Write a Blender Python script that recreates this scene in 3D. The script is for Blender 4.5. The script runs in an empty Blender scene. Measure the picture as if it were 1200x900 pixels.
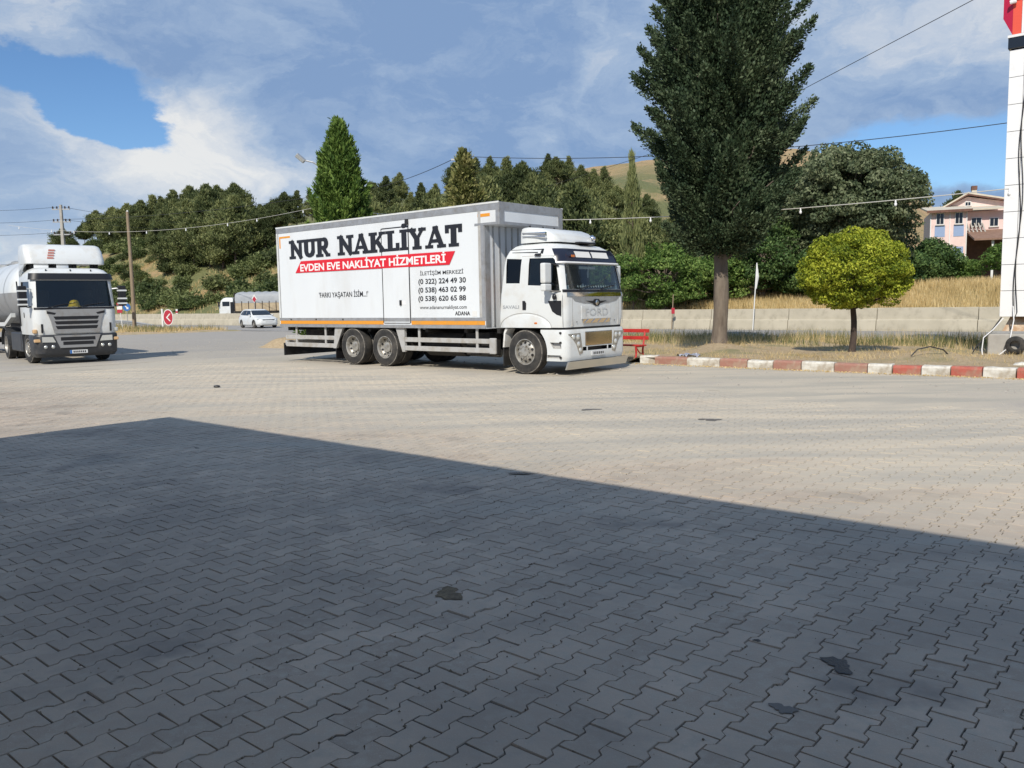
import bpy, bmesh, math, random
import numpy as np
from mathutils import Vector, Matrix

rng = np.random.default_rng(11)
random.seed(11)
R = math.radians
scene = bpy.context.scene
COL = scene.collection

# ------------------------------------------------------------------ camera
FPX, YH, CH, ROLL = 975.0, 353.4, 1.71, 0.018      # focal length (px of 1200), horizon row, eye height, roll
PITCH = math.atan((450 - YH) / FPX)
cd = bpy.data.cameras.new("camera")
cd.sensor_width = 36.0
cd.lens = FPX / 1200 * 36
cd.clip_start, cd.clip_end = 0.05, 4000
cam = bpy.data.objects.new("camera", cd)
COL.objects.link(cam)
cam.matrix_world = (Matrix.Translation((0, 0, CH)) @ Matrix.Rotation(math.pi / 2 - PITCH, 4, 'X')
                    @ Matrix.Rotation(-ROLL, 4, 'Z'))
scene.camera = cam

# ------------------------------------------------------------------ sun, sky
SUN_EL = R(41.5)
SDX, SDY = 0.29, 0.957                              # ground direction in which shadows fall
sun = bpy.data.lights.new("sun", 'SUN')
sun.energy = 4.5
sun.angle = R(0.53)
sun.color = (1.0, 0.93, 0.82)
so = bpy.data.objects.new("sun", sun)
COL.objects.link(so)
sdir = Vector((SDX * math.cos(SUN_EL), SDY * math.cos(SUN_EL), -math.sin(SUN_EL)))
so.rotation_euler = sdir.to_track_quat('-Z', 'Y').to_euler()
so.location = (-6, -20, 30)

def build_world():
    w = bpy.data.worlds.new("World")
    scene.world = w
    w.use_nodes = True
    nt = w.node_tree
    N, L = nt.nodes, nt.links
    N.clear()
    def nd(t, **k):
        n = N.new(t)
        for a, b in k.items():
            setattr(n, a, b)
        return n
    def math_(op, a, b=None, c=None):
        n = nd('ShaderNodeMath', operation=op)
        for i, s in enumerate((a, b, c)):
            if s is None:
                continue
            if isinstance(s, (int, float)):
                n.inputs[i].default_value = s
            else:
                L.new(s, n.inputs[i])
        return n.outputs[0]
    out = nd('ShaderNodeOutputWorld')
    bg = nd('ShaderNodeBackground')
    bg.inputs[1].default_value = 0.14
    L.new(bg.outputs[0], out.inputs[0])
    sky = nd('ShaderNodeTexSky')
    sky.sky_type = 'NISHITA'
    sky.sun_disc = False
    sky.sun_elevation = SUN_EL
    sky.sun_rotation = math.atan2(-SDX, -SDY)
    sky.air_density = 1.0
    sky.dust_density = 0.1
    sky.ozone_density = 3.0
    tc = nd('ShaderNodeTexCoord')
    vec = tc.outputs['Generated']
    sep = nd('ShaderNodeSeparateXYZ')
    L.new(vec, sep.inputs[0])
    az = math_('ARCTAN2', sep.outputs[0], sep.outputs[1])
    el = math_('ARCSINE', sep.outputs[2])
    # a stretched cloud space: layers flatten towards the horizon
    comb = nd('ShaderNodeCombineXYZ')
    L.new(az, comb.inputs[0])
    L.new(math_('MULTIPLY', el, 1.7), comb.inputs[1])
    def noise(scale, detail, rough, dist=0.0, off=0.0, src=None):
        mp = nd('ShaderNodeMapping')
        mp.inputs['Location'].default_value = (off, off * 0.7, off * 0.3)
        L.new(src or comb.outputs[0], mp.inputs[0])
        n = nd('ShaderNodeTexNoise')
        n.inputs['Scale'].default_value = scale
        n.inputs['Detail'].default_value = detail
        n.inputs['Roughness'].default_value = rough
        n.inputs['Distortion'].default_value = dist
        L.new(mp.outputs[0], n.inputs[0])
        return n
    warp = noise(8.0, 9, 0.62, 0.0, 3.1)
    wv = nd('ShaderNodeVectorMath', operation='MULTIPLY_ADD')
    L.new(warp.outputs['Color'], wv.inputs[0])
    wv.inputs[1].default_value = (0.14, 0.12, 0.1)
    L.new(comb.outputs[0], wv.inputs[2])
    sp2 = nd('ShaderNodeSeparateXYZ')
    L.new(wv.outputs[0], sp2.inputs[0])
    def blob(a0, e0, sa, se, tilt=0.0):
        # soft ellipse in warped azimuth / elevation (degrees); the warp adds about 0.1, 0.08 rad on average
        a = math_('SUBTRACT', sp2.outputs[0], R(a0) + 0.07)
        e = math_('SUBTRACT', sp2.outputs[1], R(e0) * 1.7 + 0.06)
        e = math_('SUBTRACT', e, math_('MULTIPLY', a, tilt))
        a = math_('DIVIDE', a, R(sa))
        e = math_('DIVIDE', e, R(se) * 1.7)
        s = math_('ADD', math_('MULTIPLY', a, a), math_('MULTIPLY', e, e))
        return math_('EXPONENT', math_('MULTIPLY', s, -1.0))
    big = noise(2.6, 7, 0.58, 0.3, 9.3)
    dens = math_('MULTIPLY_ADD', big.outputs[0], 0.9, 0.34)
    for b, k in ((blob(-31, 14.2, 8.5, 1.25, -0.14), 0.85), (blob(-24.6, 11.3, 3.6, 1.5, -0.45), 1.05), (blob(-27, 18.0, 3.5, 1.0, 0.1), 0.45), (blob(-35, 4.2, 4.0, 1.5), 0.55),
                 (blob(26, 9.6, 7.0, 1.6, 0.2), 0.42), (blob(33, 7.4, 12, 2.0), 0.62), (blob(5, 7.6, 9, 1.4), 0.36)):
        dens = math_('SUBTRACT', dens, math_('MULTIPLY', b, k))
    ramp = nd('ShaderNodeMapRange', interpolation_type='SMOOTHSTEP')
    L.new(dens, ramp.inputs[0])
    ramp.inputs[1].default_value = 0.30
    ramp.inputs[2].default_value = 0.53
    mask = math_('MULTIPLY', ramp.outputs[0], 0.93)
    # brightness of the cloud: grey-blue sheet with white sunlit cumulus heads
    fine = noise(6.5, 8, 0.62, 0.6, 21.0, wv.outputs[0])
    head = math_('ADD', blob(-19.5, 9.6, 8.5, 3.8, -0.2), math_('MULTIPLY', blob(-27, 3.2, 11, 2.5), 0.75))
    head = math_('ADD', head, math_('MULTIPLY', blob(-30, 18.5, 11, 3.0), 0.50))
    head = math_('ADD', head, math_('MULTIPLY', blob(14, 16.0, 8, 5.0), 0.42))
    head = math_('ADD', head, math_('MULTIPLY', blob(30, 16.0, 9, 4.0), 0.5))
    br = math_('ADD', math_('MULTIPLY', head, 0.95), math_('MULTIPLY', math_('SUBTRACT', fine.outputs[0], 0.47), 1.9))
    br = math_('ADD', br, math_('MULTIPLY', math_('SUBTRACT', big.outputs[0], 0.5), -0.35))
    cr = nd('ShaderNodeValToRGB')
    L.new(br, cr.inputs[0])
    e = cr.color_ramp.elements
    e[0].position, e[0].color = 0.0, (1.65, 2.5, 4.05, 1)
    e[1].position, e[1].color = 0.95, (6.0, 6.0, 5.9, 1)
    m = cr.color_ramp.elements.new(0.35)
    m.color = (2.65, 3.45, 4.7, 1)
    mix = nd('ShaderNodeMix', data_type='RGBA')
    L.new(mask, mix.inputs[0])
    tint = nd('ShaderNodeVectorMath', operation='MULTIPLY')
    tint.inputs[1].default_value = (0.56, 0.70, 0.84)
    L.new(sky.outputs[0], tint.inputs[0])
    L.new(tint.outputs[0], mix.inputs[6])
    L.new(cr.outputs[0], mix.inputs[7])
    L.new(mix.outputs[2], bg.inputs[0])
build_world()

vs = scene.view_settings
vs.view_transform = 'Standard'
vs.look = 'None'
vs.gamma = 1.0
vs.use_curve_mapping = False
vs.exposure = 0.0
scene.render.resolution_x, scene.render.resolution_y = 1024, 768

# ------------------------------------------------------------------ frames of reference
YAW = 0.867
E1 = Vector((math.sin(YAW), -math.cos(YAW), 0))      # along the kerb, the highway and the parked truck
E2 = Vector((math.cos(YAW), math.sin(YAW), 0))       # across, towards the highway
def UV(u, v, z=0.0):
    p = E1 * u + E2 * v
    return Vector((p.x, p.y, z))
def toUV(p):
    return p[0] * E1.x + p[1] * E1.y, p[0] * E2.x + p[1] * E2.y
RZ = YAW - math.pi / 2                               # rotation that turns local +x into E1

def pray(x, y):
    """direction of a photograph pixel"""
    u, w = x - 600, y - 450
    c, s = math.cos(ROLL), math.sin(ROLL)
    u, w = u * c - w * s, u * s + w * c
    ct, st = math.cos(PITCH), math.sin(PITCH)
    return Vector((u, FPX * ct - w * st, -FPX * st - w * ct))
def on_ground(x, y, z=0.0):
    d = pray(x, y)
    return Vector((0, 0, CH)) + d * ((z - CH) / d.z)
def at_depth(x, y, Y):
    d = pray(x, y)
    return Vector((0, 0, CH)) + d * (Y / d.y)

def sstep(a, b, x):
    t = np.clip((x - a) / (b - a), 0, 1)
    return t * t * (3 - 2 * t)

# ------------------------------------------------------------------ materials
def nodes_of(m):
    m.use_nodes = True
    return m.node_tree.nodes, m.node_tree.links, m.node_tree.nodes['Principled BSDF']

def mat(name, col, rough=0.6, metal=0.0, col2=None, nscale=6.0, nmix=(0.4, 0.65), bump=0.0, bscale=40.0,
        world=False, coat=0.0, spec=0.5, detail=5.0, dirt=None, dirt_scale=3.0, dirt_lim=(0.5, 0.7), stretch=None):
    m = bpy.data.materials.new(name)
    N, L, b = nodes_of(m)
    b.inputs['Base Color'].default_value = (*col, 1)
    b.inputs['Roughness'].default_value = rough
    b.inputs['Metallic'].default_value = metal
    b.inputs['Specular IOR Level'].default_value = spec
    b.inputs['Coat Weight'].default_value = coat
    b.inputs['Coat Roughness'].default_value = 0.08
    if col2 or bump or dirt:
        if world:
            src = N.new('ShaderNodeNewGeometry').outputs['Position']
        else:
            src = N.new('ShaderNodeTexCoord').outputs['Object']
        if stretch:
            mp = N.new('ShaderNodeMapping')
            mp.inputs['Scale'].default_value = stretch
            L.new(src, mp.inputs[0])
            src = mp.outputs[0]
        def noise(scale, det=detail):
            n = N.new('ShaderNodeTexNoise')
            n.inputs['Scale'].default_value = scale
            n.inputs['Detail'].default_value = det
            n.inputs['Roughness'].default_value = 0.62
            L.new(src, n.inputs['Vector'])
            return n.outputs[0]
        def rng_(s, a, c):
            r = N.new('ShaderNodeMapRange')
            L.new(s, r.inputs[0])
            r.inputs[1].default_value, r.inputs[2].default_value = a, c
            return r.outputs[0]
        cur = None
        if col2:
            mx = N.new('ShaderNodeMix')
            mx.data_type = 'RGBA'
            L.new(rng_(noise(nscale), *nmix), mx.inputs[0])
            mx.inputs[6].default_value = (*col, 1)
            mx.inputs[7].default_value = (*col2, 1)
            cur = mx.outputs[2]
        if dirt:
            mx = N.new('ShaderNodeMix')
            mx.data_type = 'RGBA'
            L.new(rng_(noise(dirt_scale, 8), *dirt_lim), mx.inputs[0])
            if cur:
                L.new(cur, mx.inputs[6])
            else:
                mx.inputs[6].default_value = (*col, 1)
            mx.inputs[7].default_value = (*dirt, 1)
            cur = mx.outputs[2]
        if cur:
            L.new(cur, b.inputs['Base Color'])
        if bump:
            bp = N.new('ShaderNodeBump')
            bp.inputs['Strength'].default_value = bump
            bp.inputs['Distance'].default_value = 0.01
            L.new(noise(bscale), bp.inputs['Height'])
            L.new(bp.outputs[0], b.inputs['Normal'])
    return m

def leaf_mat(name, c1, c2, c3, scale=0.5, trans=0.3, vary=0.0):
    """foliage: colour varies from leaf to leaf and from clump to clump"""
    m = bpy.data.materials.new(name)
    N, L, b = nodes_of(m)
    g = N.new('ShaderNodeNewGeometry')
    tc = N.new('ShaderNodeTexCoord')
    n = N.new('ShaderNodeTexNoise')
    n.inputs['Scale'].default_value = scale
    n.inputs['Detail'].default_value = 3
    L.new(tc.outputs['Object'], n.inputs['Vector'])
    ad = N.new('ShaderNodeMath')
    ad.operation = 'MULTIPLY_ADD'
    L.new(g.outputs['Random Per Island'], ad.inputs[0])
    ad.inputs[1].default_value = 0.6
    oi = N.new('ShaderNodeObjectInfo')
    om = N.new('ShaderNodeMath')
    om.operation = 'MULTIPLY_ADD'
    L.new(oi.outputs['Random'], om.inputs[0])
    om.inputs[1].default_value = vary
    om.inputs[2].default_value = -0.55 - vary / 2
    sb = N.new('ShaderNodeMath')
    sb.operation = 'MULTIPLY_ADD'
    L.new(n.outputs[0], sb.inputs[0])
    sb.inputs[1].default_value = 1.5
    L.new(om.outputs[0], sb.inputs[2])
    L.new(sb.outputs[0], ad.inputs[2])
    cr = N.new('ShaderNodeValToRGB')
    L.new(ad.outputs[0], cr.inputs[0])
    e = cr.color_ramp.elements
    e[0].position, e[0].color = 0.1, (*c1, 1)
    e[1].position, e[1].color = 0.95, (*c3, 1)
    k = e.new(0.5)
    k.color = (*c2, 1)
    L.new(cr.outputs[0], b.inputs['Base Color'])
    b.inputs['Roughness'].default_value = 0.6
    b.inputs['Specular IOR Level'].default_value = 0.25
    tr = N.new('ShaderNodeBsdfTranslucent')
    L.new(cr.outputs[0], tr.inputs[0])
    mx = N.new('ShaderNodeMixShader')
    mx.inputs[0].default_value = trans
    out = N['Material Output']
    L.new(b.outputs[0], mx.inputs[1])
    L.new(tr.outputs[0], mx.inputs[2])
    L.new(mx.outputs[0], out.inputs['Surface'])
    return m

def glass_mat(name, tint, gloss=0.06):
    m = bpy.data.materials.new(name)
    N, L, b = nodes_of(m)
    N.remove(b)
    t = N.new('ShaderNodeBsdfTransparent')
    t.inputs[0].default_value = (*tint, 1)
    g = N.new('ShaderNodeBsdfGlossy')
    g.inputs['Roughness'].default_value = gloss
    lw = N.new('ShaderNodeLayerWeight')
    p5 = N.new('ShaderNodeMath')
    p5.operation = 'POWER'
    L.new(lw.outputs['Facing'], p5.inputs[0])
    p5.inputs[1].default_value = 4.0
    f = N.new('ShaderNodeMath')
    f.operation = 'MULTIPLY_ADD'
    L.new(p5.outputs[0], f.inputs[0])
    f.inputs[1].default_value = 0.85
    f.inputs[2].default_value = 0.05
    mx = N.new('ShaderNodeMixShader')
    L.new(f.outputs[0], mx.inputs[0])
    L.new(t.outputs[0], mx.inputs[1])
    L.new(g.outputs[0], mx.inputs[2])
    L.new(mx.outputs[0], N['Material Output'].inputs['Surface'])
    return m

M = {}
M['white'] = mat('white_paint', (0.665, 0.69, 0.69), 0.32, coat=0.25, dirt=(0.55, 0.52, 0.46), dirt_scale=2.6, dirt_lim=(0.48, 0.85))
M['white_dusty'] = mat('dusty_white_paint', (0.74, 0.74, 0.71), 0.45, dirt=(0.45, 0.41, 0.34), dirt_scale=3.5, dirt_lim=(0.48, 0.8))
M['panel'] = mat('box_panel_white', (0.71, 0.745, 0.77), 0.38, col2=(0.685, 0.72, 0.75), nscale=0.7, dirt=(0.60, 0.61, 0.61), dirt_scale=1.3,
                 dirt_lim=(0.5, 0.85), stretch=(1, 1, 0.25))
M['alu'] = mat('aluminium_trim', (0.46, 0.47, 0.48), 0.42, 0.55, col2=(0.38, 0.38, 0.38), nscale=5, dirt=(0.33, 0.30, 0.26), dirt_scale=6, dirt_lim=(0.55, 0.8))
M['steel_grey'] = mat('grey_painted_steel', (0.42, 0.42, 0.41), 0.55, dirt=(0.30, 0.27, 0.22), dirt_scale=4, dirt_lim=(0.45, 0.75))
M['chrome'] = mat('chrome', (0.75, 0.75, 0.76), 0.15, 1.0)
M['brown_reflection'] = mat('mirror_polished_strip', (0.72, 0.60, 0.47), 0.10, 1.0, bump=0.05, bscale=6)  # polished stainless; brown reflection of the ground is put into the base colour
M['stainless'] = mat('stainless_plate', (0.62, 0.60, 0.55), 0.28, 0.9, bump=0.06, bscale=9)
M['black'] = mat('black_plastic', (0.012, 0.012, 0.014), 0.4)
M['blackmatte'] = mat('black_chassis', (0.018, 0.017, 0.016), 0.8, dirt=(0.06, 0.05, 0.04), dirt_scale=5, dirt_lim=(0.5, 0.8))
M['navy'] = mat('navy_visor', (0.012, 0.014, 0.028), 0.25, coat=0.3)
M['rubber'] = mat('tyre_rubber', (0.020, 0.020, 0.020), 0.85, dirt=(0.085, 0.078, 0.068), dirt_scale=3.5, dirt_lim=(0.4, 0.75), bump=0.3, bscale=60)
M['tyre_dust'] = mat('dusty_tyre_shoulder', (0.22, 0.205, 0.18), 0.9, dirt=(0.09, 0.08, 0.07), dirt_scale=9, dirt_lim=(0.45, 0.6))
M['rim'] = mat('steel_rim', (0.42, 0.41, 0.38), 0.45, 0.5, dirt=(0.20, 0.17, 0.13), dirt_scale=8, dirt_lim=(0.45, 0.7))
M['orange_tape'] = mat('orange_reflective_tape', (0.72, 0.30, 0.03), 0.4, dirt=(0.45, 0.28, 0.10), dirt_scale=5, dirt_lim=(0.55, 0.8))
M['letter_black'] = mat('black_vinyl_lettering', (0.015, 0.016, 0.022), 0.45)
M['letter_white'] = mat('white_vinyl_lettering', (0.8, 0.8, 0.8), 0.45)
M['red_vinyl'] = mat('red_vinyl_banner', (0.66, 0.015, 0.03), 0.42)
M['grey_text'] = mat('grey_vinyl_lettering', (0.34, 0.36, 0.38), 0.5)
M['name_grey'] = mat('pale_raised_letters', (0.60, 0.62, 0.63), 0.3, 0.2)
M['glass'] = glass_mat('vehicle_glass', (0.76, 0.81, 0.81))
M['glass_dark'] = glass_mat('tinted_glass', (0.28, 0.31, 0.34))
M['dark_int'] = mat('dark_interior', (0.03, 0.03, 0.033), 0.8)
M['seat'] = mat('seat_fabric', (0.10, 0.07, 0.05), 0.9)
M['dash'] = mat('dashboard_grey', (0.22, 0.23, 0.23), 0.7)
M['lamp'] = mat('lamp_lens', (0.62, 0.63, 0.60), 0.12, 0.4, coat=0.5)
M['headlamp'] = mat('headlamp_cover', (0.46, 0.45, 0.42), 0.15, 0.5, coat=0.6)
M['amber'] = mat('amber_lens', (0.60, 0.17, 0.03), 0.25, coat=0.4)
M['pale_amber'] = mat('pale_amber_lens', (0.62, 0.40, 0.20), 0.25, coat=0.4)
M['redpaint'] = mat('red_bench_paint', (0.50, 0.035, 0.03), 0.5, dirt=(0.28, 0.03, 0.02), dirt_scale=9, dirt_lim=(0.5, 0.75))
M['grille_grey'] = mat('grey_grille_paint', (0.27, 0.275, 0.28), 0.42, dirt=(0.20, 0.18, 0.16), dirt_scale=4, dirt_lim=(0.5, 0.8))
M['dark_bumper'] = mat('charcoal_bumper', (0.032, 0.035, 0.040), 0.45, dirt=(0.10, 0.09, 0.08), dirt_scale=4, dirt_lim=(0.5, 0.85))
M['tank_grey'] = mat('grey_tank', (0.27, 0.275, 0.28), 0.45, dirt=(0.20, 0.19, 0.17), dirt_scale=2, dirt_lim=(0.5, 0.8))
M['yellow'] = mat('yellow_plastic', (0.80, 0.50, 0.02), 0.35)
M['plate'] = mat('number_plate', (0.65, 0.66, 0.66), 0.4)
M['blue'] = mat('blue_paint', (0.03, 0.14, 0.42), 0.4)
M['sign_red'] = mat('sign_red', (0.42, 0.03, 0.05), 0.4)
M['faded_red'] = mat('faded_red_print', (0.56, 0.24, 0.20), 0.45)
M['sign_white'] = mat('sign_white', (0.72, 0.72, 0.70), 0.45)
M['totem_red'] = mat('totem_red_plastic', (0.72, 0.09, 0.05), 0.4, dirt=(0.60, 0.10, 0.07), dirt_scale=2, dirt_lim=(0.5, 0.8))
M['totem_dark_red'] = mat('totem_crimson_plastic', (0.50, 0.015, 0.06), 0.4)
M['panel_white'] = mat('totem_white_panel', (0.80, 0.81, 0.82), 0.35, dirt=(0.66, 0.66, 0.66), dirt_scale=2, dirt_lim=(0.55, 0.8))
M['wood_pole'] = mat('weathered_wood', (0.23, 0.17, 0.11), 0.85, col2=(0.30, 0.24, 0.17), nscale=5, bump=0.4, bscale=30, stretch=(6, 6, 0.6))
M['concrete'] = mat('concrete', (0.40, 0.385, 0.35), 0.85, col2=(0.33, 0.31, 0.28), nscale=3, bump=0.3, bscale=30)
M['barrier'] = mat('barrier_concrete', (0.47, 0.43, 0.34), 0.88, col2=(0.40, 0.365, 0.285), nscale=1.2, bump=0.25, bscale=25,
                   dirt=(0.30, 0.27, 0.21), dirt_scale=2.4, dirt_lim=(0.55, 0.8))
M['zinc'] = mat('galvanised_steel', (0.50, 0.51, 0.51), 0.45, 0.6, col2=(0.42, 0.42, 0.41), nscale=8)
M['cable'] = mat('black_cable', (0.02, 0.02, 0.022), 0.6)
M['palecable'] = mat('pale_cable', (0.55, 0.54, 0.5), 0.6)
M['bark'] = mat('grey_bark', (0.20, 0.165, 0.13), 0.95, col2=(0.12, 0.095, 0.075), nscale=3.5, bump=1.0, bscale=14, stretch=(2.2, 2.2, 0.5))
M['bark_dark'] = mat('dark_bark', (0.075, 0.055, 0.045), 0.95, col2=(0.04, 0.03, 0.025), nscale=6, bump=0.8, bscale=18, stretch=(2, 2, 0.6))
M['bark_pine'] = mat('pine_bark', (0.13, 0.10, 0.085), 0.95, col2=(0.19, 0.13, 0.10), nscale=2)

# ------------------------------------------------------------------ mesh helpers
class MB:
    """collects shapes into one mesh"""
    def __init__(self):
        self.v, self.f, self.m = [], [], []
        self.mi = 0
    def add(self, vs_, fs):
        o = len(self.v)
        self.v += [tuple(p) for p in vs_]
        for f in fs:
            self.f.append([i + o for i in f])
            self.m.append(self.mi)
        return self
    def box(self, x0, x1, y0, y1, z0, z1):
        return self.add([(x0, y0, z0), (x1, y0, z0), (x1, y1, z0), (x0, y1, z0), (x0, y0, z1), (x1, y0, z1), (x1, y1, z1), (x0, y1, z1)],
                        [(0, 3, 2, 1), (4, 5, 6, 7), (0, 1, 5, 4), (1, 2, 6, 5), (2, 3, 7, 6), (3, 0, 4, 7)])
    def loft(self, rings, cap=True, closed=True):
        n = len(rings[0])
        vs_ = [p for r in rings for p in r]
        fs = []
        for k in range(len(rings) - 1):
            for i in range(n if closed else n - 1):
                j = (i + 1) % n
                fs.append((k * n + i, k * n + j, (k + 1) * n + j, (k + 1) * n + i))
        if cap and closed:
            fs.append(tuple(range(n))[::-1])
            fs.append(tuple(range((len(rings) - 1) * n, len(rings) * n)))
        return self.add(vs_, fs)
    def prism(self, poly, axis, a, b):
        """poly in the two other axes (x,z for 'y'; y,z for 'x'; x,y for 'z')"""
        def mk(p, t):
            if axis == 'y':
                return (p[0], t, p[1])
            if axis == 'x':
                return (t, p[0], p[1])
            return (p[0], p[1], t)
        return self.loft([[mk(p, a) for p in poly], [mk(p, b) for p in poly]])
    def cyl(self, p0, p1, r0, r1=None, n=12, cap=True):
        return self.tube([p0, p1], [r0, r0 if r1 is None else r1], n, cap)
    def tube(self, pts, r, n=8, cap=True):
        pts = [Vector(p) for p in pts]
        if isinstance(r, (int, float)):
            r = [r] * len(pts)
        rings = []
        t0 = (pts[1] - pts[0]).normalized()
        ref = Vector((0, 0, 1)) if abs(t0.z) < 0.9 else Vector((1, 0, 0))
        a = t0.cross(ref).normalized()
        for i, p in enumerate(pts):
            t = (pts[min(i + 1, len(pts) - 1)] - pts[max(i - 1, 0)]).normalized()
            a = (a - t * a.dot(t)).normalized()
            b = t.cross(a)
            rings.append([p + (a * math.cos(2 * math.pi * k / n) + b * math.sin(2 * math.pi * k / n)) * r[i] for k in range(n)])
        return self.loft(rings, cap)
    def lathe(self, prof, axis='y', n=32, c=(0, 0, 0), cap=True):
        """prof: list of (radius, offset along axis)"""
        rings = []
        for rad, o in prof:
            ring = []
            for k in range(n):
                ca, sa = math.cos(2 * math.pi * k / n) * rad, math.sin(2 * math.pi * k / n) * rad
                p = {'y': (ca, o, sa), 'x': (o, ca, sa), 'z': (ca, sa, o)}[axis]
                ring.append((p[0] + c[0], p[1] + c[1], p[2] + c[2]))
            rings.append(ring)
        return self.loft(rings, cap)
    def ball(self, c, rx, ry=None, rz=None, n=10, m=7):
        ry, rz = ry or rx, rz or rx
        rings = []
        for i in range(m + 1):
            a = -math.pi / 2 + math.pi * i / m
            ca = max(math.cos(a), 0.02)
            rings.append([(c[0] + rx * ca * math.cos(2 * math.pi * k / n), c[1] + ry * ca * math.sin(2 * math.pi * k / n),
                           c[2] + rz * math.sin(a)) for k in range(n)])
        return self.loft(rings)
    def mesh(self, name, recalc=True):
        me = bpy.data.meshes.new(name)
        me.from_pydata(self.v, [], self.f)
        me.polygons.foreach_set('material_index', self.m)
        if recalc:
            bm = bmesh.new()
            bm.from_mesh(me)
            bmesh.ops.recalc_face_normals(bm, faces=bm.faces)
            bm.to_mesh(me)
            bm.free()
        return me
    def build(self, name, mats, parent=None, bevel=0.0, smooth=None, seg=2):
        me = self.mesh(name)
        for m in (mats if isinstance(mats, (list, tuple)) else [mats]):
            me.materials.append(m)
        o = bpy.data.objects.new(name, me)
        COL.objects.link(o)
        o.parent = parent
        finish(o, bevel, smooth, seg)
        return o

def finish(o, bevel=0.0, smooth=None, seg=2):
    if bevel:
        b = o.modifiers.new('bevel', 'BEVEL')
        b.width, b.segments, b.limit_method, b.angle_limit = bevel, seg, 'ANGLE', R(38)
    if smooth:
        o.data.polygons.foreach_set('use_smooth', [True] * len(o.data.polygons))
        o.data.set_sharp_from_angle(angle=R(smooth))

def tag(o, label=None, cat=None, group=None, kind=None):
    for k, v in (('label', label), ('category', cat), ('group', group), ('kind', kind)):
        if v:
            o[k] = v
    return o
def thing(name, label, cat, loc=(0, 0, 0), rz=0.0, group=None):
    o = bpy.data.objects.new(name, None)
    o.empty_display_size = 0.2
    COL.objects.link(o)
    o.location = loc
    o.rotation_euler = (0, 0, rz)
    return tag(o, label, cat, group)
def empty_part(name, parent, loc=(0, 0, 0), rz=0.0):
    o = bpy.data.objects.new(name, None)
    o.empty_display_size = 0.1
    COL.objects.link(o)
    o.parent = parent
    o.location = loc
    o.rotation_euler = (0, 0, rz)
    return o
def copy_tree(o, parent=None):
    c = o.copy()
    COL.objects.link(c)
    c.parent = parent
    for ch in o.children:
        copy_tree(ch, c)
    return c
def obj_from(name, me, m, parent=None):
    if m and not me.materials:
        me.materials.append(m)
    o = bpy.data.objects.new(name, me)
    COL.objects.link(o)
    o.parent = parent
    return o
def boolean(o, cutters):
    """cut real openings; faces inside the cut take the cutter's material"""
    for c in cutters:
        c.parent = o.parent
        md = o.modifiers.new('cut', 'BOOLEAN')
        md.operation, md.object, md.solver = 'DIFFERENCE', c, 'EXACT'
        md.material_mode = 'TRANSFER'
    bpy.context.view_layer.update()
    dg = bpy.context.evaluated_depsgraph_get()
    me = bpy.data.meshes.new_from_object(o.evaluated_get(dg), preserve_all_data_layers=True, depsgraph=dg)
    me.name = o.name
    o.modifiers.clear()
    o.data = me
    for c in cutters:
        bpy.data.objects.remove(c)
    return o

def quads_np(name, V, nper, m, parent=None, smooth=False):
    """V: (n*nper,3) -> n separate faces of nper corners"""
    n = len(V) // nper
    me = bpy.data.meshes.new(name)
    me.vertices.add(len(V))
    me.vertices.foreach_set('co', np.ascontiguousarray(V, dtype=np.float32).ravel())
    me.loops.add(len(V))
    me.loops.foreach_set('vertex_index', np.arange(len(V), dtype=np.int32))
    me.polygons.add(n)
    me.polygons.foreach_set('loop_start', np.arange(n, dtype=np.int32) * nper)
    me.polygons.foreach_set('loop_total', np.full(n, nper, dtype=np.int32))
    me.update()
    me.validate()
    me.materials.append(m)
    return me

def unit(a):
    return a / np.maximum(np.linalg.norm(a, axis=-1, keepdims=True), 1e-9)
def leaf_quads(C, A, Ln, Wd):
    """diamond leaves: centres C, axes A, half lengths, half widths"""
    A = unit(A)
    T = unit(np.cross(A, rng.normal(size=A.shape)))
    Ln, Wd = Ln[:, None], Wd[:, None]
    V = np.stack([C - A * Ln, C + T * Wd - A * Ln * 0.1, C + A * Ln, C - T * Wd - A * Ln * 0.1], axis=1)
    return V.reshape(-1, 3)

TEXT_OFF = 0.0
def text_mesh(name, body, rect, place, m, parent, bold=0.0, depth=0.002, shear=0.0):
    """lettering fitted into rect=(a0,a1,b0,b1); place(a,b,depth) -> local point"""
    cu = bpy.data.curves.new(name, 'FONT')
    cu.body = body
    cu.size = 1.0
    cu.offset = bold
    cu.shear = shear
    cu.resolution_u = 4
    o = bpy.data.objects.new(name, cu)
    COL.objects.link(o)
    bpy.context.view_layer.update()
    dg = bpy.context.evaluated_depsgraph_get()
    me = bpy.data.meshes.new_from_object(o.evaluated_get(dg), depsgraph=dg)
    bpy.data.objects.remove(o)
    co = np.array([v.co[:] for v in me.vertices])
    lo, hi = co.min(0), co.max(0)
    for v in me.vertices:
        a = rect[0] + (v.co.x - lo[0]) / (hi[0] - lo[0]) * (rect[1] - rect[0])
        b = rect[2] + (v.co.y - lo[1]) / (hi[1] - lo[1]) * (rect[3] - rect[2])
        v.co = place(a, b, depth)
    me.materials.clear()
    o = obj_from(name, me, m, parent)
    o['kind'] = 'stuff'
    return o

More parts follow.
